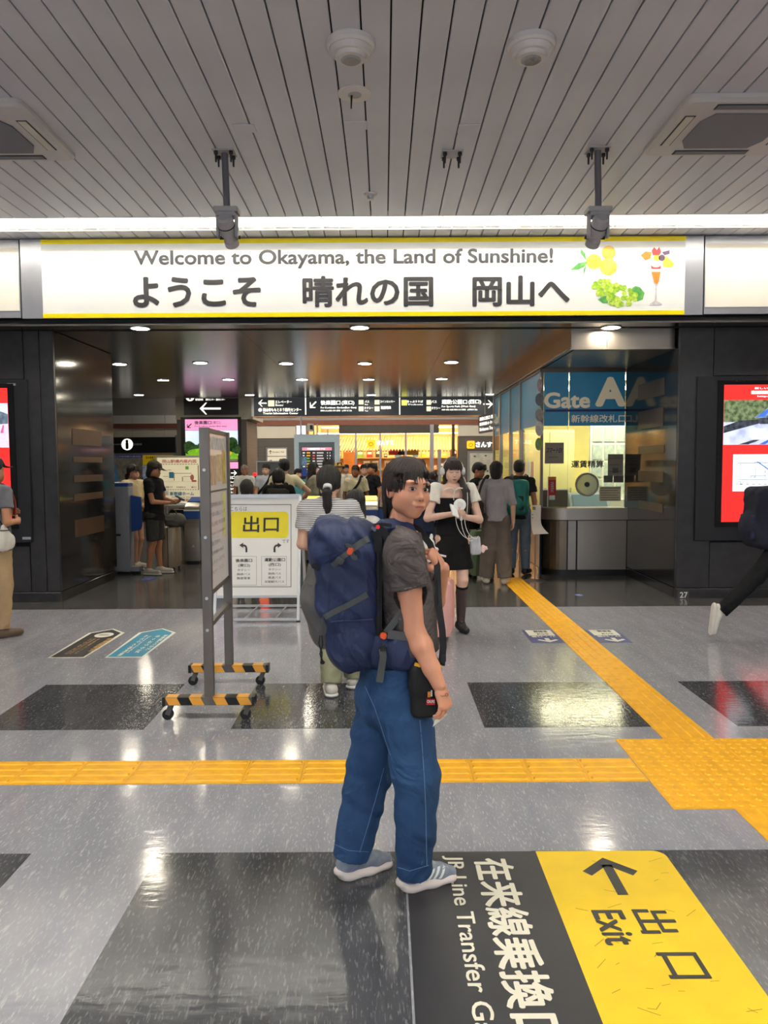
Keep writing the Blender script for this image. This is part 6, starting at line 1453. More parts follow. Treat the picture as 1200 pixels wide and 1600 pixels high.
    info = dict(t=t, s=s, v=v, hc=hc, hd=hd, hs=hs, sh=sh, arm=arm, leg=leg, nb=nb, body=body)
    return info
def at_px(x, Y): return P(x, 800, Y).x
def strap(pts, w, th, mat, parent, name='strap', local=True, up=(0,-1,0)):
    m = MB(); pts = [Vector(p) for p in pts]; vs = []; n = len(pts)
    for i,p in enumerate(pts):
        d = (pts[min(i+1,n-1)]-pts[max(i-1,0)]).normalized(); u = Vector(up); sd = d.cross(u)
        sd = sd.normalized() if sd.length > 1e-4 else Vector((1,0,0)); nn = sd.cross(d).normalized()
        for a,b in ((-1,-1),(1,-1),(1,1),(-1,1)): vs.append(p+sd*a*w/2+nn*b*th/2)
    fs = [(3,2,1,0),(4*n-4,4*n-3,4*n-2,4*n-1)]
    for i in range(n-1):
        for j in range(4): fs.append((4*i+j,4*i+(j+1)%4,4*i+4+(j+1)%4,4*i+4+j))
    m.add(vs,fs); return m.build(name, mat, parent, local=local, sm=40)
def bez(a, b, c, d, n=12):
    a,b,c,d = map(Vector,(a,b,c,d)); return [a*(1-t)**3+b*3*t*(1-t)**2+c*3*t*t*(1-t)+d*t**3 for t in [i/n for i in range(n+1)]]
def backpack_soft(name, label, I, size, mat, mat2, dy=.20, zc=1.12, group=None, strapm=None):
    """day pack worn by figure I: sits on the back, straps over the shoulders; its own top-level thing"""
    s = I['s']; p = I['t']; b = thing(name, label, 'backpack', p.location, p.rotation_euler.z, group)
    w_, d_, h_ = size
    S = Sdf(.009); S.box((0,dy,zc),(w_/2,d_/2,h_/2),None,.06,.02); S.ell((0,dy+d_*.35,zc-h_*.16),(w_*.42,d_*.45,h_*.28),None,.03); S.fold = wrinkle(.004,30,(.4,.2,1),3,.0015); S.build('bag', mat, b)
    m = MB(); m.tube(bez((-.03,dy-.03,zc+h_*.5),(-.03,dy-.03,zc+h_*.5+.05),(.03,dy-.03,zc+h_*.5+.05),(.03,dy-.03,zc+h_*.5)),.006); m.build('grab_loop', mat2, b, local=True, sm=40)
    S = Sdf(.008); S.box((0,dy+d_*.55,zc-h_*.15),(w_*.36,.02,h_*.2),None,.018,.01); S.build('front_pocket', mat2, b)
    for q in (-1,1):
        pts = bez((q*.085,dy-d_/2,zc+h_*.42),(q*.10,dy-d_/2-.02,1.50*s),(q*.11,-.18,1.44*s),(q*.12,-.135,1.12*s),14); strap(pts,.045,.010,strapm or mat2,b)
    return b
def suitcase(label, x, y, w_, d_, h_, rot, mat, wheelm, handle=0.0, hmat=None, name='suitcase'):
    t = thing(name, label, 'suitcase', (x,y,0), math.radians(rot)); zb = .055
    lp = rect_round(w_,d_,min(w_,d_)*.22,5)
    m = MB(); n = len(lp); rings = [(.92,zb),(1,zb+.03),(1,zb+h_-.03),(.92,zb+h_)]
    vs = [(a*k,b*k,z) for k,z in rings for a,b in lp]; fs = [tuple(range(n-1,-1,-1)),tuple(range(3*n,4*n))]
    for r in range(3): fs += [(r*n+i,r*n+(i+1)%n,(r+1)*n+(i+1)%n,(r+1)*n+i) for i in range(n)]
    m.add(vs,fs); m.build('shell', mat, t, local=True, sm=30)
    for k in range(5):
        xx = -w_*.36+k*w_*.18
        for sy in (-1,1): m = MB(); m.cbox((xx,sy*d_*.5,zb+h_*.5),(.012,.008,h_*.8)); m.build('shell_rib', mat, t, local=True)
    m = MB(); m.cbox((0,0,zb+h_*.5),(w_*1.006,.012,h_*1.004)); m.build('zip_seam', wheelm, t, local=True)
    for sx in (-1,1):
        for sy in (-1,1):
            m = MB(); m.cbox((sx*w_*.38,sy*d_*.32,zb-.006),(.035,.035,.014)); f = m.build('caster', wheelm, t, local=True); m = MB(); m.cyl((sx*w_*.38,sy*d_*.32-.012,.024),(sx*w_*.38,sy*d_*.32+.012,.024),.024,n=14); m.build('wheel', wheelm, f, local=True, sm=40)
    hm = hmat or M_SILVER
    if handle:
        for sx in (-1,1): m = MB(); m.cyl((sx*.085,d_*.3,zb+h_-.02),(sx*.085,d_*.3,zb+h_+handle),.009,n=8); m.build('handle_tube', hm, t, local=True, sm=40)
        m = MB(); m.cbox((0,d_*.3,zb+h_+handle),(.20,.03,.035)); m.build('handle_grip', mat, t, local=True, bevel=.008)
    m = MB(); m.tube(bez((-.07,0,zb+h_-.005),(-.07,0,zb+h_+.03),(.07,0,zb+h_+.03),(.07,0,zb+h_-.005)),.009); m.build('carry_handle', wheelm, t, local=True, sm=40)
    return t
# ================================================================ the backpacker in the foreground
def W(x, y, Y): return np.array(P(x, y, Y), dtype=np.float32)
BW = thing('person', 'young person in charcoal tee and blue jeans wearing a big navy hiking pack, looking back', 'person', (0.03, 2.72, 0))
M_DENIM = M('denim_blue', (46,77,116), .8, rgb2=(36,61,96), vscale=7, stretch=(1,1,.35), bump=.10, bscale=240, spec=.2, fold=(.55,5.0,(1,1,.8)))
M_TEE = cloth('charcoal_tee', (82,75,75), .08, .10, 200, fold=(.55,7.0,(.8,.8,1.1)))
ft = np.array((.985,.17,0), dtype=np.float32); rt_ = np.array((.17,-.985,0), dtype=np.float32)
# ---- body (skin): head fine, rest coarser, one mesh
yaw = math.radians(31); HR = np.array(Matrix.Rotation(yaw,3,'Z') @ Matrix.Rotation(math.radians(4),3,'Y') @ Matrix.Rotation(math.radians(3),3,'X'), dtype=np.float32); hs = .885
HC = W(655.5,765,2.62)-HR@(V3(0,-.085,.003)*hs)
NB = W(626,838,2.70)
def skin_prims(S):
    head_prims(S, HC, HR, hs)
    S.cone(NB-V3(.012,0,.06), HC+HR@V3(.0,.024,-.045), .052, .041, .007)
cz = float(HC[2]-.155)
S1 = Sdf(.0026); skin_prims(S1); S1.cut((0,0,cz),(0,0,-1)); S1.keep = (np.array((HC[0]-.12,HC[1]-.13,cz-.01)), np.array((HC[0]+.12,HC[1]+.13,HC[2]+.13)))
f1, ax1 = S1.grid(); v1, q1 = nets(f1, np.array([a[0] for a in ax1]), S1.h)
S2 = Sdf(.0045)
S2.cone(NB-V3(.012,0,.06), HC+HR@V3(.0,.024,-.045), .052, .041, .02)
shR, elR, wrR = W(632,858,2.60), W(648,985,2.575), W(686,1071,2.53)
shL, elL, wrL = W(622,856,2.87), W(680,938,2.84), W(692,888,2.70)
S2.cone(shR, shL, .05, .05, .04)
S2.chain([W(628,870,2.73), W(626,960,2.74), W(608,1060,2.74)], [.13,.12,.13], .03, (tuple(ft),1.6))
S2.chain([shR, shR+(elR-shR)*.5, elR, elR+(wrR-elR)*.28, elR+(wrR-elR)*.7, wrR], [.046,.041,.0355,.0385,.030,.0235], .02)
S2.chain([shL, elL, wrL], [.046,.037,.024], .02)
S3 = Sdf(.0024); hand_prims(S3, wrR, Vector((.30,-.08,-1)), (-.72,.62,-.12), .92, [.66,.50,.42,.38], side=1, thumb=.75, k=.0025, rs=.90, spread=.6)
S4 = Sdf(.0026); hand_prims(S4, wrL, Vector((-.50,-.25,.75)), (-.75,.45,-.35), .94, [.70,.80,.85,.9], side=1, thumb=.9, k=.0025, rs=.90, spread=.5)
legs_ = [(W(616,1085,2.68), W(652,1215,2.64), W(646,1362,2.675)), (W(598,1085,2.80), W(574,1215,2.80), W(549,1335,2.785))]
for hp, kn, an in legs_: S2.chain([hp, kn, an+V3(0,0,.07)], [.08,.055,.040], .02)
S2.cut((0,0,cz+.002),(0,0,1)) if False else None
S2.ops.append(('p', None, None, lambda X,Y,Z: np.where((np.abs(X-HC[0])<.09)&(np.abs(Y-HC[1])<.10), Z-(cz+.0015), -1.0), 0, True))
f2, ax2 = S2.grid(); v2, q2 = nets(f2, np.array([a[0] for a in ax2]), S2.h)
vs_, qs_ = [v1, v2], [q1, q2+len(v1)]
for Sx in (S3, S4):
    fx_, axx = Sx.grid(); v3, q3 = nets(fx_, np.array([a[0] for a in axx]), Sx.h); qs_.append(q3+sum(len(v) for v in vs_)); vs_.append(v3)
bme = np_mesh('body', np.concatenate(vs_), np.concatenate(qs_))
body = link('body', bme, BW, skin('backpacker', (212,150,121)))
class _F: data = bme
# decals live in world coordinates, so give them the parent inverse
def decals_world(*a, **k):
    before = set(COL.objects); face_decals(*a, **k)
    for o in set(COL.objects)-before: o.matrix_parent_inverse = world_of(BW).inverted()
decals_world(body, HC, HR, hs, BW, gaze=(-.0040,.0003), lipm=M('lip_rose',(188,112,98),.4,var=.06))
# tattoo on the back of the hand
def on_skin(pts, wid, mat, name, away=(0.35,-.9,.1)):
    bv = BVHTree.FromPolygons([v.co for v in bme.vertices], [tuple(p.vertices) for p in bme.polygons]); m = MB(); d = -Vector(away).normalized(); out = []
    for x, y in pts:
        o = Vector((0,0,CAMH)); r_ = Vector(ray(x,y)).normalized(); h = bv.ray_cast(o, r_, 5)
        if h[0] is not None: out.append(h[0]-r_*.0012)
    if len(out) > 1: m.tube(out, wid, 5, flat=.5); m.build(name, mat, BW)
M_TAT = M('tattoo_ink',(66,56,58),.6,var=.1)
on_skin([(688,1086.5),(690,1088.5),(692.5,1087.5),(695,1087.5)],.0012,M_TAT,'tattoo'); on_skin([(697.8+2.0*math.cos(a),1085.5+2.6*math.sin(a)) for a in np.linspace(0,6.28,13)],.0013,M_TAT,'tattoo')
# ---- hair
Hh = Sdf(.0032)
def TH(p): return HC+HR@(np.array(p, dtype=np.float32)*hs)
def EH(p, r, k=.015, sub=False): Hh.ell(TH(p), np.array(r)*hs, HR, k, sub)
EH((0,.020,.044),(.0825,.100,.083)); EH((0,.048,-.02),(.076,.066,.085),.03); EH((0,.062,-.085),(.060,.042,.062),.03)
for q in (-1,1): Hh.cone(TH((q*.066,.0,.05)),TH((q*.0705,.005,.010)),.019*hs,.013*hs,.02)
EH((0,-.120,-.045),(.070,.088,.108),.010,True)
EH((-.085,-.01,-.035),(.03,.03,.032),.01,True)
Hh.fold = None
hair = Hh.build('hair', M_HAIRD, BW, local=False)
hr = random.Random(21); m = MB()
def hair_path(phi, zend, lift, sweep):
    pts = []; cx, cy, czz = 0, .020, .044; rx, ry, rz = .0835*lift, .1015*lift, .084*lift
    a = .15
    while a < math.pi/2: 
        ph = phi*(.75+.25*a/(math.pi/2))+sweep*max(0,a-.5)
        p = (cx+rx*math.sin(a)*math.sin(ph), cy-ry*math.sin(a)*math.cos(ph), czz+rz*math.cos(a))
        if p[2] < zend: break
        pts.append(p); a += .2
    if a >= math.pi/2:
        ph = phi+sweep*(math.pi/2-.5); bx, by = cx+rx*math.sin(ph), cy-ry*math.cos(ph); z = czz
        back = max(0,-math.cos(ph))
        while z > zend:
            z -= .012; k = max(0, (czz-z)-.05); fo = .013*min(1,(czz-z)/.02)*max(0,math.cos(ph)); pts.append((bx*(1-.9*k*1.2), by-fo-(back*.25*k if z > -.06 else back*(.25*k-.10*(-.06-z))), z))
    return pts
for i in range(620):
    phi = hr.uniform(-math.pi, math.pi); ap = abs(phi); dg = math.degrees(phi)
    if ap < .80: ze = (hr.uniform(.021,.042) if dg < 3 else hr.uniform(.0,.028))+(.050*math.exp(-((dg-8)/9)**2)) 
    elif ap < 1.45: ze = hr.uniform(-.015,.012) if phi < 0 else hr.uniform(-.05,-.01)
    elif ap < 1.85: ze = hr.uniform(-.03,.01)
    else: ze = hr.uniform(-.150,-.085)
    sw = hr.uniform(-.10,.10)+(.18 if ap < .8 and dg < 20 else (-.02 if ap < .8 else 0))
    pts = hair_path(phi, ze, hr.uniform(.985,1.035), -sw if phi < .3 and ap < .8 else sw*.5)
    if len(pts) < 3: continue
    n = len(pts); wd = hr.uniform(.0032,.0062)
    rr_ = [wd*(.5+.5*min(1,j/2.0))*(1 if j < n-3 else max(.12,(n-1-j)/3)) for j in range(n)]
    m.tube([Vector(TH(p).tolist()) for p in pts], rr_, 5, flat=.55)
m.build('strands', M_HAIRD, hair, sm=80)
# ---- tee
C = Sdf(.0048)
C.chain([W(640,1012,2.73), W(636,955,2.735), W(626,895,2.73), W(617,866,2.73)], [.176,.176,.166,.140], .03, (tuple(ft),1.72), (1,0))
C.ell(W(649,925,2.72), (.070,.125,.080), None, .04)
C.cone(shR-rt_*.03-V3(0,0,.006), shL-V3(0,0,.006), .057, .057, .05)
C.cone(NB-V3(.005,0,.055), NB+V3(.008,0,.022), .075, .062, .04, None, (0,1)); C.cone(NB+V3(.012,0,-.012), HC+HR@V3(0,.0,-.05), .050, .066, .004, None, (0,0), True)
se = shR+(elR-shR)*.49
C.cone(shR+V3(-.001,.0,-.002), se, .0645, .066, .03, None, (0,1)); C.cone(shR+(elR-shR)*.40, se+(se-shR)*.12, .050, .0600, .002, None, (0,0), True)
C.cone(shL, shL+(elL-shL)*.7, .060, .062, .04, None, (0,1))
wf1 = wrinkle(.0030, 52, (.6,.5,1.0), 17, .0010)
C.fold = lambda X,Y,Z: wf1(X,Y,Z)
tee = C.build('tee_shirt', M_TEE, BW, local=False)
m = MB(); sd = (elR-shR); sd = sd/np.linalg.norm(sd); cc = se-sd*.014; x_, y_, d_ = basis(Vector(sd.tolist()))
m.tube([Vector(cc.tolist())+x_*math.cos(a)*.0685+y_*math.sin(a)*.0685 for a in np.linspace(0,2*math.pi,40)], .0012, 5); m.build('sleeve_stitch', M('stitch_dark',(60,55,55),.8), tee, sm=60)
# ---- jeans
J = Sdf(.005)
J.cone(W(610,1075,2.74), W(607,1030,2.74), .165, .150, .03, (tuple(ft),1.55), (0,1))
J.ell(W(590,1085,2.74), (.085,.155,.10), None, .04)
hpR, knR, anR = W(623,1092,2.67), W(650,1210,2.64), W(646,1366,2.675)
hpL, knL, anL = W(598,1092,2.81), W(575,1212,2.80), W(548,1338,2.785)
J.chain([hpR, W(640,1150,2.655), knR, W(650,1290,2.655), anR], [.098,.092,.0865,.076,.0645], .02, (tuple(rt_),1.12), (0,1)); J.chain([hpL, W(588,1150,2.81), knL, W(561,1280,2.79), anL], [.102,.096,.088,.080,.0700], .02, (tuple(rt_),1.12), (0,1))
wf2 = wrinkle(.0040, 38, (.35,.2,1), 12, .0013)
J.fold = wf2
jeans = J.build('jeans', M_DENIM, BW, local=False)
M_ST = M('denim_stitch',(96,126,162),.8,var=.1)
bvj = BVHTree.FromPolygons([v.co for v in jeans.data.vertices], [tuple(p.vertices) for p in jeans.data.polygons])
def on_jeans(path, r_, name):
    out = []
    for x, y in path:
        rr_ = Vector(ray(x,y)).normalized(); h = bvj.ray_cast(Vector((0,0,CAMH)), rr_, 6)
        if h[0] is not None: out.append(h[0]-rr_*.0008)
    if len(out) > 2: m = MB(); m.tube(out, r_, 5); m.build(name, M_ST, jeans, sm=60)
def dense(p, n=24):
    out = []
    for (a,b),(c,d) in zip(p[:-1],p[1:]): out += [(a+(c-a)*i/n,b+(d-b)*i/n) for i in range(n)]
    return out+[p[-1]]
on_jeans(dense([(656,1125),(660,1170),(663,1215),(665,1260),(666,1310),(667,1352)],12), .0014, 'side_seam'); on_jeans(dense([(570,1072),(585,1105),(600,1150),(610,1180)],12), .0011, 'pocket_seam')
on_jeans(dense([(600,1200),(588,1245),(575,1290),(562,1332)],12), .0012, 'inseam')
on_jeans(dense([(621,1355),(640,1361),(670,1352)],14), .0010, 'hem_stitch'); on_jeans(dense([(520,1318),(545,1329),(576,1331)],14), .0010, 'hem_stitch')
m = MB(); q = P(641,1096,2.60); m.cbox(q,(.004,.012,.02)); m.build('side_tab', M('tab_pink',(206,130,120),.6), jeans)
# ---- shoes
M_UP = M('knit_grey_blue',(142,150,160),.8,rgb2=(122,130,146),vscale=30,bump=.25,bscale=300); M_SOLE = M('foam_sole',(222,208,202),.6,var=.04,vscale=12); M_LAV=M('lavender_panel',(128,124,170),.7,var=.06); M_SOCK=cloth('sock',(150,150,140),.08)
for (hl, to, Ysh) in (((619,1402),(696,1383),0),((519,1385),(606,1360),1)):
    a = G(*hl); b_ = G(*to); d = (b_-a); Ln = .262; d.normalize(); sd = Vector((d.y,-d.x,0))
    if Ysh: a = G(521,1384)
    a = a + Vector((-sd.x*.0, .035, 0)); 
    so = Sdf(.0045)
    A = lambda u, v_, z: tuple(a+d*(u*.80+.040)+sd*v_*.88+Vector((0,0,z*.92)))
    so.cone(A(.02,0,.018),A(.12,.002,.016),.043,.041,.015,((0,0,1),1.55)); so.cone(A(.12,.002,.016),A(.215,.008,.018),.041,.036,.015,((0,0,1),1.75)); so.cone(A(.02,0,.018),A(-.012,0,.034),.040,.031,.01,((0,0,1),1.7)); so.cut((0,0,0.0005),(0,0,-1))
    so.fold = lambda X,Y,Z,a=a,d=d: .0016*np.sin(((X-a.x)*d.x+(Y-a.y)*d.y)*70+Z*60)
    up = Sdf(.004)
    up.chain([A(.012,0,.062),A(.10,.001,.060),A(.17,.004,.045),A(.228,.008,.034)],[.037,.038,.035,.026],.02,(tuple(sd),1.12)); up.cone(A(.02,0,.06),A(.045,0,.088),.036,.038,.02); up.cone(A(.05,0,.085),A(.11,0,.078),.032,.025,.02); up.cone(A(.055,0,.09),A(.055,0,.16),.031,.038,.003,None,(0,0),True)
    up.cut((0,0,.018),(0,0,-1))
    s_o = up.build('shoe', M_UP, BW, local=False); so.build('sole', M_SOLE, s_o, local=False)
    m = MB()
    bvs = BVHTree.FromPolygons([v.co for v in s_o.data.vertices],[tuple(p.vertices) for p in s_o.data.polygons])
    def sidep(u, z):
        o = Vector(A(u,.2,z)); h = bvs.ray_cast(o, -sd, .4); return (h[0] if h[0] is not None else Vector(A(u,.045,z)))+sd*.0009
    if not Ysh:
        for k in range(3):
            u0 = .095+k*.031; m = MB(); n=6; vs=[]
            for i in range(n+1): z = .036+i/n*.045; u = u0+ .034*i/n; vs += [sidep(u-.0075,z), sidep(u+.0075,z)]
            m.add(vs,[(2*i,2*i+1,2*i+3,2*i+2) for i in range(n)]); link('stripe', m.mesh('stripe',False), s_o, M_WHITE)
    m = MB(); vs=[]; n=5
    for i in range(n+1): u=.0+i/n*.085; vs += [sidep(u,.034+.002*i),sidep(u,.068-.006*i)]
    m.add(vs,[(2*i,2*i+1,2*i+3,2*i+2) for i in range(n)]); link('heel_panel', m.mesh('heel_panel',False), s_o, M_LAV)
    for k in range(4):
        u = .105+k*.022; m = MB(); m.tube(bez(A(u,.030,.082-k*.006),A(u+.003,.012,.112-k*.011),A(u+.003,-.012,.112-k*.011),A(u,-.030,.082-k*.006),8),.0032,6); m.build('lace', M('lace_pale',(190,196,204),.8), s_o, sm=60)
    sk_ = Sdf(.0045); ja = (anL if Ysh else anR); sk_.cone(A(.055,0,.070),tuple(ja+V3(0,0,.05)),.036,.042,.01); sk_.build('sock', M_SOCK, BW, local=False)
# ================================================================ the hiking pack, shoulder bag and ticket
PK = thing('hiking_backpack','large navy blue hiking backpack with grey front pocket and orange toggles on the backpacker','backpack',(W(540,1040,2.72)[0],2.72,0.95))
M_NYL = M('nylon_navy',(37,49,86),.55,rgb2=(29,39,70),vscale=6,bump=.10,bscale=350,spec=.35,fold=(.6,6.0,(1,1,.6))); M_NYG = M('nylon_grey',(84,82,82),.65,var=.08,vscale=8,bump=.10,bscale=350,fold=(.35,6.0,(1,1,.6))); M_WEB = M('webbing_grey',(74,76,78),.75,var=.08,bump=.2,bscale=400); M_WEBK = M('webbing_black',(22,22,26),.75,var=.1,bump=.2,bscale=400); M_ORG = M('toggle_orange',(222,84,34),.45,var=.05)
Yp = 2.735
S = Sdf(.0055)
S.box(W(541,900,Yp),(.108,.150,.150),rotm(0,0,-.04),.055,.03); S.box(W(548,985,Yp),(.088,.140,.115),rotm(0,0,-.22),.06,.04)
S.box(W(563,930,Yp), (.062,.135,.235), None, .05, .04)
S.ell(W(556,1012,Yp), (.088,.14,.072), None, .05)
wfp = wrinkle(.0048, 44, (.7,.3,.8), 31, .0020)
S.fold = wfp
main = S.build('main_compartment', M_NYL, PK, local=False)
S = Sdf(.0055)
S.box(W(535,850,Yp),(.110,.155,.092),rotm(0,0,.12),.075,.03); S.cone(W(515,842,Yp), W(579,833,Yp), .075, .038, .05, ((0,1,0),.62)); S.ell(W(505,868,Yp), (.045,.13,.075), None, .04)
S.cut(W(540,893,Yp),(.35,0,-1)); wfl = wrinkle(.0060, 52, (.8,.2,.7), 8, .0026); S.fold = wfl
lid = S.build('lid', M_NYL, PK, local=False)
S = Sdf(.0055); S.chain([W(503,895,Yp),W(497,935,Yp),W(508,975,Yp),W(524,1000,Yp)],[.085,.098,.092,.05],.03,((1,0,0),1.55)); S.fold = wrinkle(.003,20,(.3,.2,1),14,.001); S.build('front_pocket', M_NYG, PK, local=False)
S = Sdf(.005); S.ell(W(553,1004,2.622), (.082,.045,.085), None, .02); S.cut(W(553,969,2.62),(0.12,0,1)); 
S.fold = lambda X,Y,Z: .0035*np.sin(X*150+6*np.sin(Z*30))*np.clip((Z-.98)/.10,0,1)+.002*np.sin(X*60+Z*40)
sp_ = S.build('side_pocket', M_NYL, PK, local=False)
m = MB(); m.tube([P(x,y,2.580) for x,y in dense([(516,972),(535,970.5),(556,969.5),(583,968)],6)],.004,6); m.build('elastic_hem', M_NYL, sp_, sm=60)
bvp = BVHTree.FromPolygons([v.co for o in (main,lid,sp_) for v in o.data.vertices], (lambda: [tuple(i+off for i in p.vertices) for o,off in ((main,0),(lid,len(main.data.vertices)),(sp_,len(main.data.vertices)+len(lid.data.vertices))) for p in o.data.polygons])())
def on_pack(path, w_, mat, name, lift=.003, th=.003, par=PK):
    out = []
    for x, y in path:
        r_ = Vector(ray(x,y)).normalized(); h = bvp.ray_cast(Vector((0,0,CAMH)), r_, 6)
        if h[0] is not None and h[0].y < 2.9: out.append(h[0]-r_*lift)
        elif out: out.append(P(x,y,out[-1].y))
    if len(out) > 1:
        if len(out) > 4: out = [out[0]]+[(out[i-1]+out[i]+out[i+1])/3 for i in range(1,len(out)-1)]+[out[-1]]
        strap(out, w_, th, mat, par, name, local=False)
    return out
on_pack(dense([(576,841),(560,851),(548,860)],8),.022,M_WEB,'compression_strap'); on_pack(dense([(546,862),(532,873),(519,884)],8),.018,M_WEB,'compression_strap'); o_ = on_pack(dense([(574,929),(545,945),(520,957),(507,965)],8),.020,M_WEB,'compression_strap')
on_pack(dense([(549,864),(553,872),(558,871)],6),.016,M_WEB,'strap_tail',.006)
on_pack(dense([(503,966),(508,978),(507,992)],6),.018,M_WEB,'strap_tail',.008)
def bead(x, y, sx, sy, mat, name, lift=.012, par=PK):
    r_ = Vector(ray(x,y)).normalized(); h = bvp.ray_cast(Vector((0,0,CAMH)), r_, 6); p = (h[0] if h[0] is not None else P(x,y,2.6))-r_*lift
    m = MB(); m.cbox(p,(sx,.012,sy),0,Matrix.Rotation(.5,3,'Y')); return m.build(name, mat, par, bevel=.004)
bead(547,861,.020,.026,M_ORG,'toggle'); bead(545,853,.026,.014,M_WEB,'toggle_loop',.012); bead(531,876,.030,.024,M_WEB,'buckle',.008); bead(526,880,.014,.022,M_WEB,'buckle',.008); bead(494,886,.034,.018,M_WEBK,'buckle',.010)
m = MB(); m.tube([P(x,y,2.60) for x,y in dense([(500,993),(498,1005),(503,1020),(502,1034)],5)],.0025,6); m.tube([P(x,y,2.60) for x,y in dense([(503,993),(504,1008),(500,1022),(505,1035)],5)],.0025,6); m.build('draw_cord', M_WEBK, PK, sm=60); m = MB(); m.cbox(P(504,1035,2.60),(.016,.012,.012)); m.build('cord_lock', M_WEBK, PK, bevel=.003)
on_pack(dense([(516,885),(514,915),(513,945),(512,960)],8),.004,M('seam_navy',(22,34,70),.6),'seam',.002,.002)
# harness
shs = [W(588,834,2.64),W(600,822,2.645),W(617,820,2.65),W(636,826,2.645),W(643,846,2.625),W(648,880,2.605),W(646,920,2.60),W(638,948,2.60),W(622,966,2.595),W(606,984,2.60)]
m = MB(); strap([Vector(p.tolist()) for p in shs[:7]],.058,.018,M_NYL,PK,'shoulder_strap',local=False,up=(.2,-.6,.9)); strap([Vector(p.tolist()) for p in shs[6:]],.028,.008,M_WEBK,PK,'strap_webbing',local=False)
strap([P(x,y,2.615) for x,y in ((590,824),(601,831),(606,845))],.026,.006,M_WEBK,PK,'load_lifter',local=False); strap([P(x,y,2.612) for x,y in ((586,830),(591,843),(590,862))],.030,.008,M_WEBK,PK,'load_lifter',local=False); strap([P(x,y,2.62) for x,y in ((583,821),(597,819),(612,821))],.012,.010,M_WEBK,PK,'load_lifter',local=False)
m = MB(); m.cbox(P(590.5,823.5,2.605),(.014,.01,.014)); m.build('red_clip', M('clip_red',(220,40,36),.4,emit=.2), PK, bevel=.003)
strap([P(x,y,2.585) for x,y in ((628,955),(617,970),(604,988))],.024,.012,M_WEB,PK,'strap_webbing',local=False)
m = MB(); m.cbox(P(599,993.5,2.575),(.024,.012,.022),0,Matrix.Rotation(.4,3,'Y')); m.build('orange_clip', M_ORG, PK, bevel=.004)
S = Sdf(.005); S.cone(W(592,1018,2.615),W(628,1022,2.585),.062,.054,.03,((.2,1,0),2.3)); S.cone(W(628,1022,2.585),W(648,1024,2.60),.054,.046,.03,((.2,1,0),2.3)); S.fold = wrinkle(.003,40,(.4,0,1),2,.001); S.build('hip_belt', M_NYL, PK, local=False)
strap([P(x,y,2.563) for x,y in ((606,991),(630,994),(650,992))],.030,.006,M_WEB,PK,'belt_webbing',local=False)
strap([P(x,y,2.55) for x,y in ((597,1014),(599,1026),(596,1045),(593,1066))],.024,.004,M_WEB,PK,'belt_tail',local=False); m = MB(); m.cbox(P(598,1014,2.553),(.026,.012,.022)); m.build('buckle', M_WEBK, PK, bevel=.004)
m = MB(); m.box((W(590,800,2.7)[0]-.012, Yp-.13, W(590,1000,Yp)[2]), (W(590,800,2.7)[0]+.014, Yp+.13, W(590,830,Yp)[2])); m.build('back_panel', M_WEBK, PK, bevel=.01)
# crossbody bag
SB = thing('shoulder_bag','small black crossbody bag with yellow tabs and red patch, worn at the hip','bag',(W(665,1118,2.585)[0],2.585,W(665,1118,2.585)[2]))
M_BAGK = M('bag_black',(16,16,18),.7,var=.15,bump=.15,bscale=250)
S = Sdf(.0045); S.box(W(664,1073,2.590),(.052,.030,.108),rotm(math.radians(8)),.022,.01); S.box(W(664,1060,2.590),(.054,.034,.05),rotm(math.radians(8)),.02,.02); S.build('bag_body', M_BAGK, SB, local=False)
for (x,y,w_,h_) in ((652.5,1039,.022,.012),(662,1057,.030,.009),(687,1041,.016,.008)): m = MB(); m.cbox(P(x,y,2.555),(w_,.004,h_),0,Matrix.Rotation(.35 if x<655 else .1,3,'Y')); m.build('yellow_tab', M('tab_yellow',(224,170,24),.5,var=.05), SB, bevel=.001)
m = MB(); m.cbox(P(673,1096.5,2.556),(.030,.004,.021)); pt = m.build('red_patch', M('patch_red',(196,24,36),.5,var=.05), SB); letter('CHUMS', P(667.3,1098.5,2.5535), (1,0,0),(0,0,1),.026,.011,M_WHITE,pt,.03,2,.0006)
m = MB(); m.cbox(P(670.5,1085,2.556),(.010,.004,.020)); m.build('yellow_charm', M('charm_yellow',(236,150,30),.5,var=.2,vscale=60), SB); m = MB(); m.cbox(P(674.3,1083,2.556),(.005,.004,.022)); m.build('white_zip_pull', M_WHITE, SB)
strap([P(x,y,Y) for x,y,Y in ((690,1040,2.60),(692.5,1010,2.60),(691,985,2.61),(686,950,2.62),(684,915,2.64),(683,885,2.66),(672,850,2.70),(655,828,2.72),(640,820,2.76))],.024,.004,M_WEBK,SB,'strap',local=False)
m = MB(); m.cbox(P(692,1029,2.598),(.022,.012,.030)); m.build('strap_slider', M_BLACK, SB, bevel=.004)
m = MB(); m.tube([P(x,y,2.60) for x,y in ((683,905),(684,930),(685,940),(684,946))],.0025,6); m.build('hanging_cord', M_WEBK, SB, sm=60)
TK = thing('paper_ticket','folded pale paper ticket held in the hand beside the jeans','ticket',P(685,1128,2.535)); m = MB(); m.prism([P(676,1136,2.54),P(699,1117,2.535),P(697,1112,2.535),P(684,1112,2.54)],(0,.0015,0)); m.build('sheet', M('ticket_paper',(214,214,202),.6,var=.03), TK); m=MB(); m.prism([P(678,1133,2.538),P(690,1120,2.536),P(688,1116,2.536)],(.002,-.001,0)); m.build('fold', M('ticket_paper'), TK)
# ================================================================ the other travellers
C_ = cloth
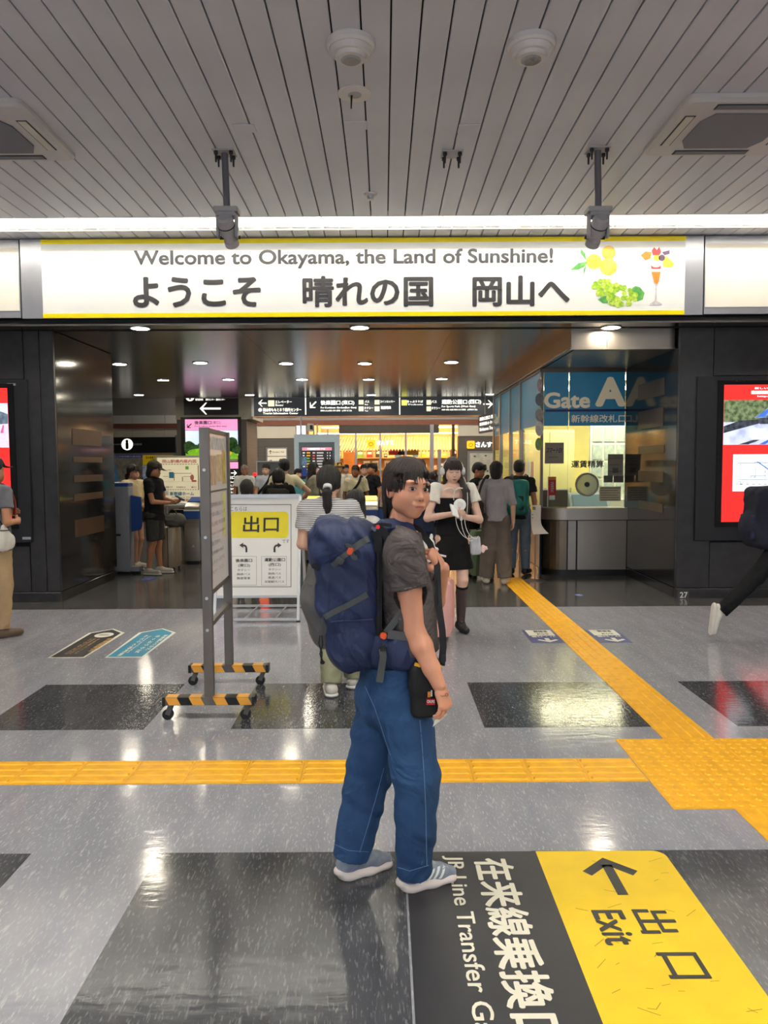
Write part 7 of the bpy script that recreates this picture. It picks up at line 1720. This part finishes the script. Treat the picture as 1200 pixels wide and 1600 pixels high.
# ponytail woman in a striped top, seen from behind
def striped():
    m = C_('stripe_base',(206,204,202)); nt = m.node_tree; b = nt.nodes['Principled BSDF']; tc = nt.nodes.new('ShaderNodeTexCoord'); wv = nt.nodes.new('ShaderNodeTexWave'); wv.bands_direction = 'Z'; wv.inputs['Scale'].default_value = 22; wv.inputs['Distortion'].default_value = .6
    r = nt.nodes.new('ShaderNodeValToRGB'); r.color_ramp.elements[0].position = .30; r.color_ramp.elements[0].color = lin((120,118,120)); r.color_ramp.elements[1].position = .42; r.color_ramp.elements[1].color = lin((212,210,208))
    nt.links.new(tc.outputs['Object'], wv.inputs['Vector']); nt.links.new(wv.outputs['Fac'], r.inputs['Fac']); nt.links.new(r.outputs['Color'], b.inputs['Base Color']); return m
I = person('woman with a black ponytail in a grey striped top, seen from behind', at_px(517,5.15)+.06, 5.15, 1.60, 178, SK_B, 'pony', M_HAIRB, topm=striped(), botm=C_('khaki',(150,150,122)), shoem=M('sneaker_cream',(206,198,188),.6,var=.1), shoe2=M_RUB, vox=.007, flare=1.25, wide=.98, lean=(.075,0),
           legs={1:dict(knee=(.075,-.05,.48),ankle=(.07,.04,.075)),-1:dict(knee=(-.08,-.10,.50),ankle=(-.08,-.16,.075))}, L=dict(elbow=(.275,-.02,1.08),wrist=(.18,-.20,1.02)), Rr=dict(elbow=(-.175,-.02,1.08),wrist=(-.14,-.20,1.02)))
c = Vector(I['hc'].tolist())+Matrix(I['hd'].tolist())@Vector((0,.108,-.036))*I['hs']
m = MB(); m.lathe([(.024,-.014),(.030,-.012),(.031,.010),(.024,.013)],c,(0,.5,-.6),n=16); m.build('hair_tie', M_WHITE, I['t'], sm=40, local=True)
I = person('child with long dark hair beside the ponytail woman, mostly hidden by the hiking pack', at_px(556,5.75), 5.75, 1.41, 200, SK_B, 'long', M_HAIRB, topm=C_('child_white',(214,212,206)), botm=C_('child_denim',(70,84,110)), shoem=M('sneaker_cream'), vox=.008)
# woman in black dress with headphones
DY = 7.1
I = person('woman in a black dress and white shrug wearing headphones, looking down at her phone', at_px(707,DY), DY, 1.665, 6, skin('fair',(226,186,166)), 'long', M_HAIRD, topm=C_('black_dress',(22,21,23),.1,.05), botm=C_('black_skirt',(24,22,24),.1,.05), bot='skirt', shoem=M('black_trainer',(26,26,28),.5,var=.15), vox=.006, sleeve=.02, flare=.92, hem=.12, topz=1.265, topname='dress_bodice', head=(0,14,0), closed=True, curl=.55,
           L=dict(elbow=(.245,-.05,1.06),wrist=(.06,-.24,1.10),palm=(-.3,.6,.8)), Rr=dict(elbow=(-.245,-.04,1.08),wrist=(-.05,-.26,1.13),palm=(.3,.5,.8)),
           legs={1:dict(knee=(.075,-.10,.50),ankle=(.075,-.02,.075),toe=(.12,-1,0)),-1:dict(knee=(-.085,.0,.48),ankle=(-.10,.12,.10),toe=(-.1,-1,0))})
t, s, v = I['t'], I['s'], I['v']
# bare shoulders: cut-in neckline is the white shrug with puffed sleeves
S = Sdf(.0065)
for q in (1,-1):
    A = I['arm'][q]; S.cone(I['sh'][q]+v((0,0,.01)), I['sh'][q]+(A['elbow']-I['sh'][q])*.42, .066, .078, .03, None, (0,1)); S.cone(I['sh'][q]*1.0, I['nb']+v((q*.075,.02,-.03)), .056, .038, .03)
S.cone(v((-.13,.06,1.29)), v((.13,.06,1.29)), .062, .062, .04); S.fold = wrinkle(.004,50,(1,.2,.3),9,.002); S.build('white_shrug', C_('shrug_white',(232,226,212),.05), t)
m = MB()
for q in (-1,1): m.tube(bez(v((0,-.118,1.335)),v((q*.03,-.13,1.375)),v((q*.07,-.12,1.36)),v((q*.10,-.10,1.345)),8),.006,6)
m.tube(bez(v((0,-.118,1.335)),v((-.015,-.13,1.31)),v((-.02,-.13,1.28)),v((-.012,-.128,1.25)),6),.004,6); m.build('bow_tie', C_('shrug_white'), t, sm=60, local=True)
S = Sdf(.006); S.chain([v((.075,-.06,1.42)),v((.105,-.115,1.33)),v((.11,-.13,1.20)),v((.10,-.125,1.06))],[.03,.034,.040,.012],.02); S.fold = lambda X,Y,Z: .003*np.sin(X*220+Z*12); S.build('front_hair', M_HAIRD, t)
HP = thing('headphones','white over-ear headphones on the woman in the black dress','headphones',t.location,t.rotation_euler.z)
hc, hd, hs_ = Vector(I['hc'].tolist()), Matrix(I['hd'].tolist()), I['hs']
for q in (-1,1): m = MB(); m.lathe([(.001,-.022),(.030,-.022),(.038,-.012),(.038,.012),(.028,.022),(.001,.022)],hc+hd@Vector((q*.098*hs_,.01,-.012)),hd@Vector((q,0,0)),n=20); m.build('ear_cup', M_WHITE, HP, sm=40, local=True)
m = MB(); m.tube([hc+hd@Vector((.102*hs_*math.cos(a),.012,.03+.112*hs_*math.sin(a)-.03)) for a in np.linspace(0,math.pi,16)],.008,8); m.build('headband', M_WHITE, HP, sm=60, local=True)
PH = thing('smartphone','white phone held by the woman in the black dress','phone',t.location,t.rotation_euler.z); p = Vector(v((-.055,-.36,1.165)).tolist()); m = MB(); m.cbox(p,(.075,.012,.15),0,Matrix.Rotation(-.9,3,'X')@Matrix.Rotation(.5,3,'Z')); m.build('case', M_WHITE, PH, bevel=.004, local=True); m = MB(); m.cbox(p+Vector((0,.006,.008)),(.068,.002,.14),0,Matrix.Rotation(-.9,3,'X')@Matrix.Rotation(.5,3,'Z')); m.build('screen', M_BLACK, PH, local=True)
FN = thing('handheld_fan','round white portable fan held against the black dress','fan',t.location,t.rotation_euler.z); p = Vector(v((.005,-.31,1.215)).tolist()); m = MB(); m.lathe([(.001,-.018),(.045,-.016),(.056,-.006),(.056,.010),(.045,.018),(.001,.018)],p,(0,-1,.25),n=28); m.build('head', M_WHITE, FN, sm=40, local=True); m = MB(); m.cyl(p+Vector((.01,0,-.05)),p+Vector((.02,.03,-.14)),.014,n=10); m.build('handle', M_WHITE, FN, sm=40, local=True); m = MB(); m.lathe([(.001,.018),(.028,.018),(.026,.022),(.001,.023)],p,(0,-1,.25),n=20); m.build('hub', M_DEV, FN, sm=40, local=True)
PC = thing('phone_pouch','small grey quilted pouch with a pink charm hanging from cords at the black skirt','pouch',t.location,t.rotation_euler.z)
p = Vector(v((.175,-.20,.83)).tolist()); S = Sdf(.005); S.box(tuple(p),(.050,.020,.085),rotm(0,0,-.06),.02,.01); S.fold = lambda X,Y,Z: .002*np.sin(X*220+Z*160)*np.sin(Z*200); S.build('pouch_body', C_('pouch_grey',(176,178,184),.15), PC)
m = MB()
for a_,b_ in (((-.03,-.30,1.10),(.14,-.2,.92)),((.06,-.26,1.08),(.20,-.2,.92)),((.02,-.30,1.08),(.15,-.21,.90))): m.tube(bez(v(a_),v((a_[0],a_[1]-.05,a_[2]-.16)),v((b_[0]-.02,b_[1]-.04,b_[2]-.06)),v(b_),12),.003,5)
m.tube(bez(v((.10,-.03,1.46)),v((.12,-.14,1.4)),v((.11,-.2,1.2)),v((.08,-.24,1.1)),12),.0025,5); m.build('cords', M_WHITE, PC, sm=60, local=True)
S = Sdf(.005); q_ = v((.245,-.20,.80)); S.ell(q_,(.022,.016,.04),None,.01); S.ell(q_+V3(.02,0,.015),(.022,.012,.012),None,.01); S.ell(q_+V3(.03,0,-.0),(.018,.012,.01),None,.01); S.build('plush_charm', C_('charm_pink',(226,196,190),.08), PC)
for q in (1,-1):                                      # black sheer knee socks
    g = I['leg'][q]; kn, an = g['knee'], g['ankle']; mid = kn+(an-kn)*.3+v((0,.015,0)); S = Sdf(.006); S.chain([kn+(mid-kn)*.5, mid, an],[.0545*s,.0560*s,.0365*s],.02,None,(1,0)); S.build('sheer_sock', M('sheer_sock',(70,58,56),.6,var=.1,bump=.2,bscale=300), t)
    S = Sdf(.006); a0_ = kn+(mid-kn)*.42; S.cone(a0_, a0_+(mid-kn)*.18, .0575*s,.0575*s,.005,None,(1,1)); S.build('sock_band', C_('black_skirt'), t)
suitcase('pink hard shell suitcase with a raised handle beside the woman in the black dress', at_px(673,6.75), 6.75, .30, .40, .50, 78, M('case_pink',(232,176,168),.4,var=.02), M_BLACK, .33)
S = Sdf(.008); p = P(668,853,6.72); S.ell((p.x,p.y-.02,p.z-.05),(.075,.06,.10),None,.02); S.ell((p.x,p.y-.02,p.z+.03),(.06,.05,.045),None,.03)
for q in (-1,1): S.ell((p.x+q*.035,p.y-.02,p.z+.085),(.016,.014,.03),None,.01); S.ell((p.x+q*.07,p.y-.03,p.z-.03),(.03,.025,.022),None,.01)
pl = thing('white_plush_bag','fluffy white plush bag hanging from the pink suitcase handle','plush bag',(p.x,p.y,p.z-.15)); S.build('plush', C_('plush_white',(238,236,230),.04,.6,120), pl, local=False)
m = MB(); m.tube([P(x,y,6.70) for x,y in dense([(683,866),(690,868),(697,869.5)],4)],.010,6); m.tube([P(x,y,6.70) for x,y in dense([(684,872),(689,884),(696,896)],4)],.008,6); m.build('cord', M_WHITE, pl, sm=60)
t2 = thing('amber_tag','amber and pink luggage tag clipped to the far side of the pink suitcase','luggage tag',P(702,925,6.72)); m = MB(); m.cbox(P(701,922,6.72),(.055,.03,.09),0,Matrix.Rotation(-.12,3,'Y')); m.build('tag_body', M('tag_amber',(224,156,40),.3,var=.05), t2, bevel=.006); m = MB(); m.cbox(P(702,926,6.71),(.07,.034,.018)); m.build('pink_band', M('case_pink'), t2, bevel=.004); m = MB(); m.cyl(P(692,915,6.72),P(698,917,6.72),.006,n=6); m.build('loop', M_BLACK, t2)
# woman in a grey blouse and wide trousers
I = person('woman with bobbed black hair in a grey blouse and wide taupe trousers, seen from behind', at_px(775,9.9), 9.9, 1.635, 168, SK_B, 'mid', M_HAIRB, topm=C_('blouse_grey',(150,146,152),.06), botm=C_('taupe',(98,88,82),.06), shoem=M('flat_cream',(206,196,178),.6,var=.06), vox=.008, sleeve=1.0, flare=1.55, wide=1.0, hem=.05, legs={1:dict(ankle=(.13,.0,.075)),-1:dict(ankle=(-.12,.03,.075))}, L=dict(elbow=(.24,-.02,1.07),wrist=(.19,-.22,1.10)))
B = thing('shoulder_bag','large dark olive shoulder bag carried by the woman in the grey blouse','bag',I['t'].location,I['t'].rotation_euler.z)
S = Sdf(.009); S.box((.24,.02,.97),(.07,.18,.125),None,.05,.02); S.cone((.24,-.12,1.08),(.24,.16,1.08),.05,.05,.04); S.fold = wrinkle(.005,30,(.2,.6,1),4,.002); S.build('bag_body', C_('bag_olive',(52,50,44),.1), B)
strap(bez((.235,.14,1.08),(.20,.16,1.35),(.12,.11,1.46),(.10,.02,1.435),12)+bez((.10,.02,1.435),(.10,-.08,1.42),(.20,-.14,1.3),(.235,-.10,1.08),12)[1:],.03,.008,C_('bag_olive'),B)
I = person('person with a teal and black backpack standing beside the ticket office glass', at_px(813,10.75)-.02, 10.75, 1.655, 160, SK_C, 'short', M_HAIRB, topm=C_('dark_tee',(40,42,46)), botm=C_('faded_jeans',(96,112,130)), shoem=M('black_trainer'), vox=.009)
backpack_soft('teal_backpack','teal hiking daypack with black lower part worn by the ticket office glass',I,(.34,.22,.50),M('nylon_teal',(18,128,120),.5,rgb2=(12,96,92),vscale=7,bump=.1,bscale=300),M('nylon_black',(24,24,27),.55,var=.15),.21,1.12)
I = person('person in black clothes bending forward behind the green suitcase', at_px(737,11.1), 11.1, 1.62, 60, SK_C, 'short', M_HAIRB, topm=C_('black_top',(26,26,29)), botm=C_('black_pants',(22,22,24)), shoem=M('black_trainer'), vox=.009, lean=(0,-.10), head=(0,22,0), Rr=dict(elbow=(-.24,-.22,1.22),wrist=(-.16,-.42,1.35)))
suitcase('sage green suitcase standing beside the woman in wide trousers', at_px(752,10.38), 10.38, .34, .26, .62, 15, M('case_green',(108,130,98),.4,var=.03), M_BLACK, 0)
I = person('person in a navy jacket partly hidden behind the head of the backpacker', at_px(655,8.7), 8.7, 1.66, 175, SK_B, 'short', M_HAIRB, topm=C_('navy_jacket',(28,36,58)), botm=C_('navy_trousers',(30,36,50)), shoem=M('black_trainer'), vox=.009, sleeve=1.9, wide=1.08)
I = person('person with brown hair in a pale top behind the navy jacket', at_px(676,11.0), 11.0, 1.50, 180, SK_B, 'mid', M('hair_brown',(72,48,36),.45,var=.3,vscale=40,bump=.4,bscale=70), topm=C_('pale_top',(200,206,214)), botm=C_('grey_pants',(90,92,98)), shoem=M('sneaker_cream'), vox=.010)
# couple at the far left
I = person('man in black tee, dark shorts and cap checking his phone by the fare gate', at_px(241,10.95), 10.95, 1.66, 82, SK_C, 'mid', M_HAIRD, topm=C_('black_tee_man',(24,24,26)), bot='shorts', botm=C_('shorts_charcoal',(58,56,54)), shoem=M('runner_grey',(176,170,158),.6,var=.12), shoe2=M_RUB, vox=.008, wide=1.12, head=(0,16,0), L=dict(elbow=(.20,-.06,1.09),wrist=(.10,-.28,1.06),palm=(-.4,.3,.9)), Rr=dict(elbow=(-.22,-.08,1.07),wrist=(-.10,-.30,1.05),palm=(.4,.3,.9)), legs={1:dict(ankle=(.10,-.03,.075),toe=(.1,-1,0)),-1:dict(ankle=(-.10,.06,.075),toe=(-.1,-1,0))})
def cap_on(I, label, mat, brim=True, bucket=False):
    t = thing('cap' if not bucket else 'sun_hat', label, 'cap' if not bucket else 'hat', I['t'].location, I['t'].rotation_euler.z); t.location = I['t'].location
    c, R, s = I['hc'], I['hd'], I['hs']; T = lambda p: c+R@(np.array(p,dtype=np.float32)*s)
    S = Sdf(.006); S.ell(T((0,.016,.055)),np.array((.093,.112,.088))*s,R,.01); S.cut(T((0,0,.048)),R@V3(0,-.15,-1)); S.build('crown', mat, t)
    S = Sdf(.006)
    if not bucket: S.cone(T((0,-.095,.050)),T((0,-.150,.036)),.066*s,.055*s,.01,(tuple(R@V3(0,.15,1)),9.0))
    else: S.ell(T((0,.012,.052)),np.array((.135,.15,.012))*s,R,.01)
    S.build('brim', mat, t); return t
cap_on(I,'olive grey baseball cap on the man in the black tee',C_('cap_olive',(78,74,62)))
PH = thing('smartphone','dark phone held by the man in the cap','phone',I['t'].location,I['t'].rotation_euler.z); m = MB(); m.cbox((0,-.40,1.12),(.075,.15,.010),0,Matrix.Rotation(.5,3,'X')); m.build('case', M_BLACK, PH, bevel=.003, local=True); m = MB(); m.cbox((0,-.403,1.127),(.066,.135,.003),0,Matrix.Rotation(.5,3,'X')); m.build('screen', M('phone_screen',(60,70,84),.2,emit=.3), PH, local=True)
I = person('woman in a beige blouse and black shorts standing behind the man with the cap', at_px(209,11.6), 11.6, 1.62, 62, skin('fair2',(206,156,132)), 'pony', M_HAIRD, topm=C_('blouse_beige',(206,188,150),.06), bot='hot', botm=C_('black_shorts',(26,26,28)), shoem=M('runner_white',(214,208,196),.6,var=.1), shoe2=M_RUB, vox=.008, sleeve=.9, hem=.10, wide=1.0, head=(0,8,0), L=dict(elbow=(.20,-.04,1.07),wrist=(.06,-.22,1.00)), Rr=dict(elbow=(-.21,-.02,1.06),wrist=(-.06,-.22,.98)), legs={1:dict(knee=(.08,-.05,.47),ankle=(.09,.05,.075),toe=(.1,-1,0)),-1:dict(knee=(-.08,-.10,.48),ankle=(-.09,-.10,.075),toe=(-.1,-1,0))})
suitcase('champagne suitcase with a dark strap by the man in the cap', at_px(266,11.4), 11.4, .36, .24, .60, 90, M('case_champagne',(160,146,126),.35,.3,var=.03), M_BLACK, .34)
dg_ = thing('duffel_bag','grey duffel bag resting on the champagne suitcase','bag',(at_px(271,11.37),11.37,.655)); S = Sdf(.009); x_ = dg_.location.x; S.cone((x_-.05,11.37,.770),(x_+.08,11.37,.760),.105,.11,.02); S.cut((0,0,.6585),(0,0,-1)); S.fold = wrinkle(.007,30,(.4,.2,1),6,.003); S.build('bag_body', C_('duffel_grey',(92,90,84),.1), dg_, local=False)
m = MB(); m.tube(bez((x_-.05,11.33,.86),(x_-.05,11.27,.96),(x_+.06,11.27,.96),(x_+.07,11.30,.86)),.009,6); m.build('handles', C_('duffel_grey'), dg_, sm=60)
# man cut off by the left edge
I = person('man in a grey tee and tan trousers with a white pouch by the left-hand screen', P(-6,800,6.95).x-.03, 6.95, 1.68, 150, SK_C, 'short', M_HAIRB, topm=C_('tee_grey',(104,104,108),.07), botm=C_('tan_trousers',(164,138,104),.07), shoem=M('brown_shoe',(96,78,62),.5,var=.15), vox=.008, wide=1.12, flare=1.15, L=dict(elbow=(.25,.02,1.08),wrist=(.15,-.22,1.12)), Rr=dict(elbow=(-.25,.03,1.07),wrist=(-.08,-.18,1.06)))
cap_on(I,'dark grey cap on the man by the left-hand red screen',C_('cap_dark',(52,52,54)))
backpack_soft('olive_daypack','dark daypack with red piping worn by the man in the grey tee',I,(.30,.16,.42),C_('daypack',(60,62,58)),M('strap_red',(150,52,44),.6,var=.1),.19,1.14)
PB = thing('white_pouch','white drawstring pouch at the hip of the man in tan trousers','pouch',I['t'].location,I['t'].rotation_euler.z); S = Sdf(.007); S.ell((-.255,.06,.91),(.045,.095,.085),None,.02); S.cone((-.25,.06,.95),(-.25,.06,1.04),.070,.030,.04,((1,0,0),1.6)); S.fold = wrinkle(.004,40,(.3,1,.4),4,.002); S.build('pouch_body', C_('pouch_white',(206,200,190),.05), PB); strap(bez((-.25,.06,1.04),(-.2,.12,1.2),(-.1,.16,1.4),(.06,.05,1.45),10),.012,.005,M_BLACK,PB)
m = MB(); m.tube([(-.255+.045*math.cos(a),.06+.05*math.sin(a),1.02) for a in np.linspace(0,6.28,14)],.005,6); m.build('drawstring', M_BLACK, PB, sm=60, local=True)
# runner at the right edge
RX, RY = 3.62, 6.75
I = person('runner in black trousers and white shoes with a dark backpack, leaving beside the red screen', RX, RY, 1.72, 88, SK_B, 'short', M_HAIRB, topm=C_('runner_top',(30,32,40)), botm=C_('runner_black',(20,20,22),.1,.05), shoem=M('runner_white'), shoe2=M_RUB, vox=.008, lean=(0,-.16), sleeve=1.6,
           legs={1:dict(knee=(.09,-.30,.56),ankle=(.09,-.36,.12),toe=(0,-1,0)),-1:dict(knee=(-.09,.27,.55),ankle=(-.09,.57,.235),toe=(0,.12,-1),up=(0,-1,-.12))}, L=dict(elbow=(.22,.10,1.10),wrist=(.20,-.12,1.0)), Rr=dict(elbow=(-.24,-.20,1.12),wrist=(-.18,-.40,1.22)))
backpack_soft('dark_backpack','bulky dark navy backpack on the runner in front of the red screen',I,(.36,.30,.56),C_('pack_dark',(28,30,42),.15,.1),C_('pack_navy',(34,40,62),.15,.1),.16,1.10)
# ---- crowd beyond the gates
BG = [
 ('older man in a white short-sleeved shirt facing the gates by the far pier', 383, 16.2, 1.60, 10, 'short', (232,230,226), (70,72,80), SK_C, M('hair_grey',(150,140,132),.5,var=.2,vscale=30), .55),
 ('man in a pale blue shirt and dark shoulder strap before the grey panel', 417, 15.2, 1.62, -8, 'short', (186,192,206), (60,62,70), SK_B, M_HAIRB, .55),
 ('man in a cream tee with black bag strap at the gate, seen from behind', 445, 11.4, 1.695, 205, 'short', (226,216,180), (60,60,62), SK_B, M_HAIRB, .6),
 ('woman with long dark hair in a khaki grey dress beyond the gates', 489, 14.3, 1.63, 120, 'long', (126,122,108), (118,114,102), SK_B, M_HAIRB, 1.4),
 ('tall dark-haired person in a dark top beyond the ponytail woman', 511, 14.9, 1.71, 180, 'short', (60,58,60), (50,50,54), SK_B, M_HAIRB, .55),
 ('man in a white tee wearing a straw-yellow sun hat', 530, 15.45, 1.64, 15, 'short', (228,224,214), (110,104,94), SK_C, M_HAIRB, .55),
 ('man in a beige open shirt with a black strap walking towards the gates', 556, 14.05, 1.585, -5, 'short', (196,186,160), (96,90,80), skin('deep',(128,86,66)), M_HAIRB, .7),
 ('young man in a white tee and dark vest in front of the lit shop', 569, 15.6, 1.60, 10, 'short', (210,208,206), (50,52,60), SK_B, M_HAIRB, .55),
 ('young man in a black tee turned sideways in front of the lit shop', 583, 14.8, 1.62, -60, 'short', (30,31,38), (78,80,84), SK_C, M_HAIRB, .55),
 ('person in a teal top half hidden behind the man in the cream tee', 466, 15.5, 1.52, 30, 'bob', (90,160,176), (80,80,88), SK_B, M_HAIRB, .55),
 ('distant shopper in white inside the row of people near the glass doors', 541, 18.0, 1.60, 20, 'short', (222,216,206), (90,90,96), SK_B, M_HAIRD, .55),
]
for i,(lb,px,Y,H,fa,hr_,tc_,bc,sk,hm,sl) in enumerate(BG):
    kw = {}
    if i == 2: kw = dict(Rr=dict(elbow=(-.36,.04,1.16),wrist=(-.32,-.16,1.02)))
    if i == 3: kw = dict(bot='skirt')
    if i == 0: kw = dict(head=(0,0,0))
    I = person(lb, at_px(px,Y), Y, H, fa, sk, hr_, hm, topm=C_('bg_top_%d'%i,tc_,.06), botm=C_('bg_bot_%d'%i,bc,.06), shoem=M('runner_grey' if i%2 else 'black_trainer'), vox=.011, sleeve=sl, **kw)
    if i == 5: cap_on(I,'straw yellow sun hat on the man in the white tee',C_('hat_straw',(216,178,100)),bucket=True)
    if i in (1,2,6):
        b = thing('sling_bag', {1:'dark sling bag worn over the pale blue shirt',2:'black sling bag worn across the cream tee',6:'black sling bag worn over the beige shirt'}[i],'bag',I['t'].location,I['t'].rotation_euler.z); s = I['s']
        S = Sdf(.010); S.box((.10,.19,1.02),(.12,.055,.13),None,.04,.01); S.build('bag_body', C_('sling_black',(26,26,28)), b)
        strap(bez((.12,.15,1.10),(.14,.10,1.44*s),(.10,-.02,1.48*s),(.10,-.10,1.38*s),10)+bez((.10,-.10,1.38*s),(.06,-.17,1.2*s),(-.08,-.17,1.1),(-.15,-.09,1.0),8)[1:]+bez((-.15,-.09,1.0),(-.19,0,.98),(-.10,.12,.98),(.02,.16,1.0),6)[1:],.045,.010,C_('sling_black'),b)
I = person('girl with a black bob and a dark backpack at the gate behind the exit board', at_px(436,10.2), 10.2, 1.555, 183, SK_B, 'bob', M_HAIRB, topm=C_('girl_black',(30,29,30)), botm=C_('girl_skirt',(44,44,48)), shoem=M('black_trainer'), vox=.009, sleeve=.8)
backpack_soft('dark_grey_backpack','dark grey backpack worn by the girl with the black bob',I,(.30,.15,.40),C_('girl_pack',(52,50,46)),C_('girl_pack2',(40,39,37)),.17,1.08)
I = person('small person with a dark bob standing just behind the exit board', at_px(386,9.1), 9.1, 1.43, 182, SK_B, 'bob', M_HAIRB, topm=C_('small_pale',(196,186,176)), botm=C_('small_dark',(60,58,60)), shoem=M('black_trainer'), vox=.009)
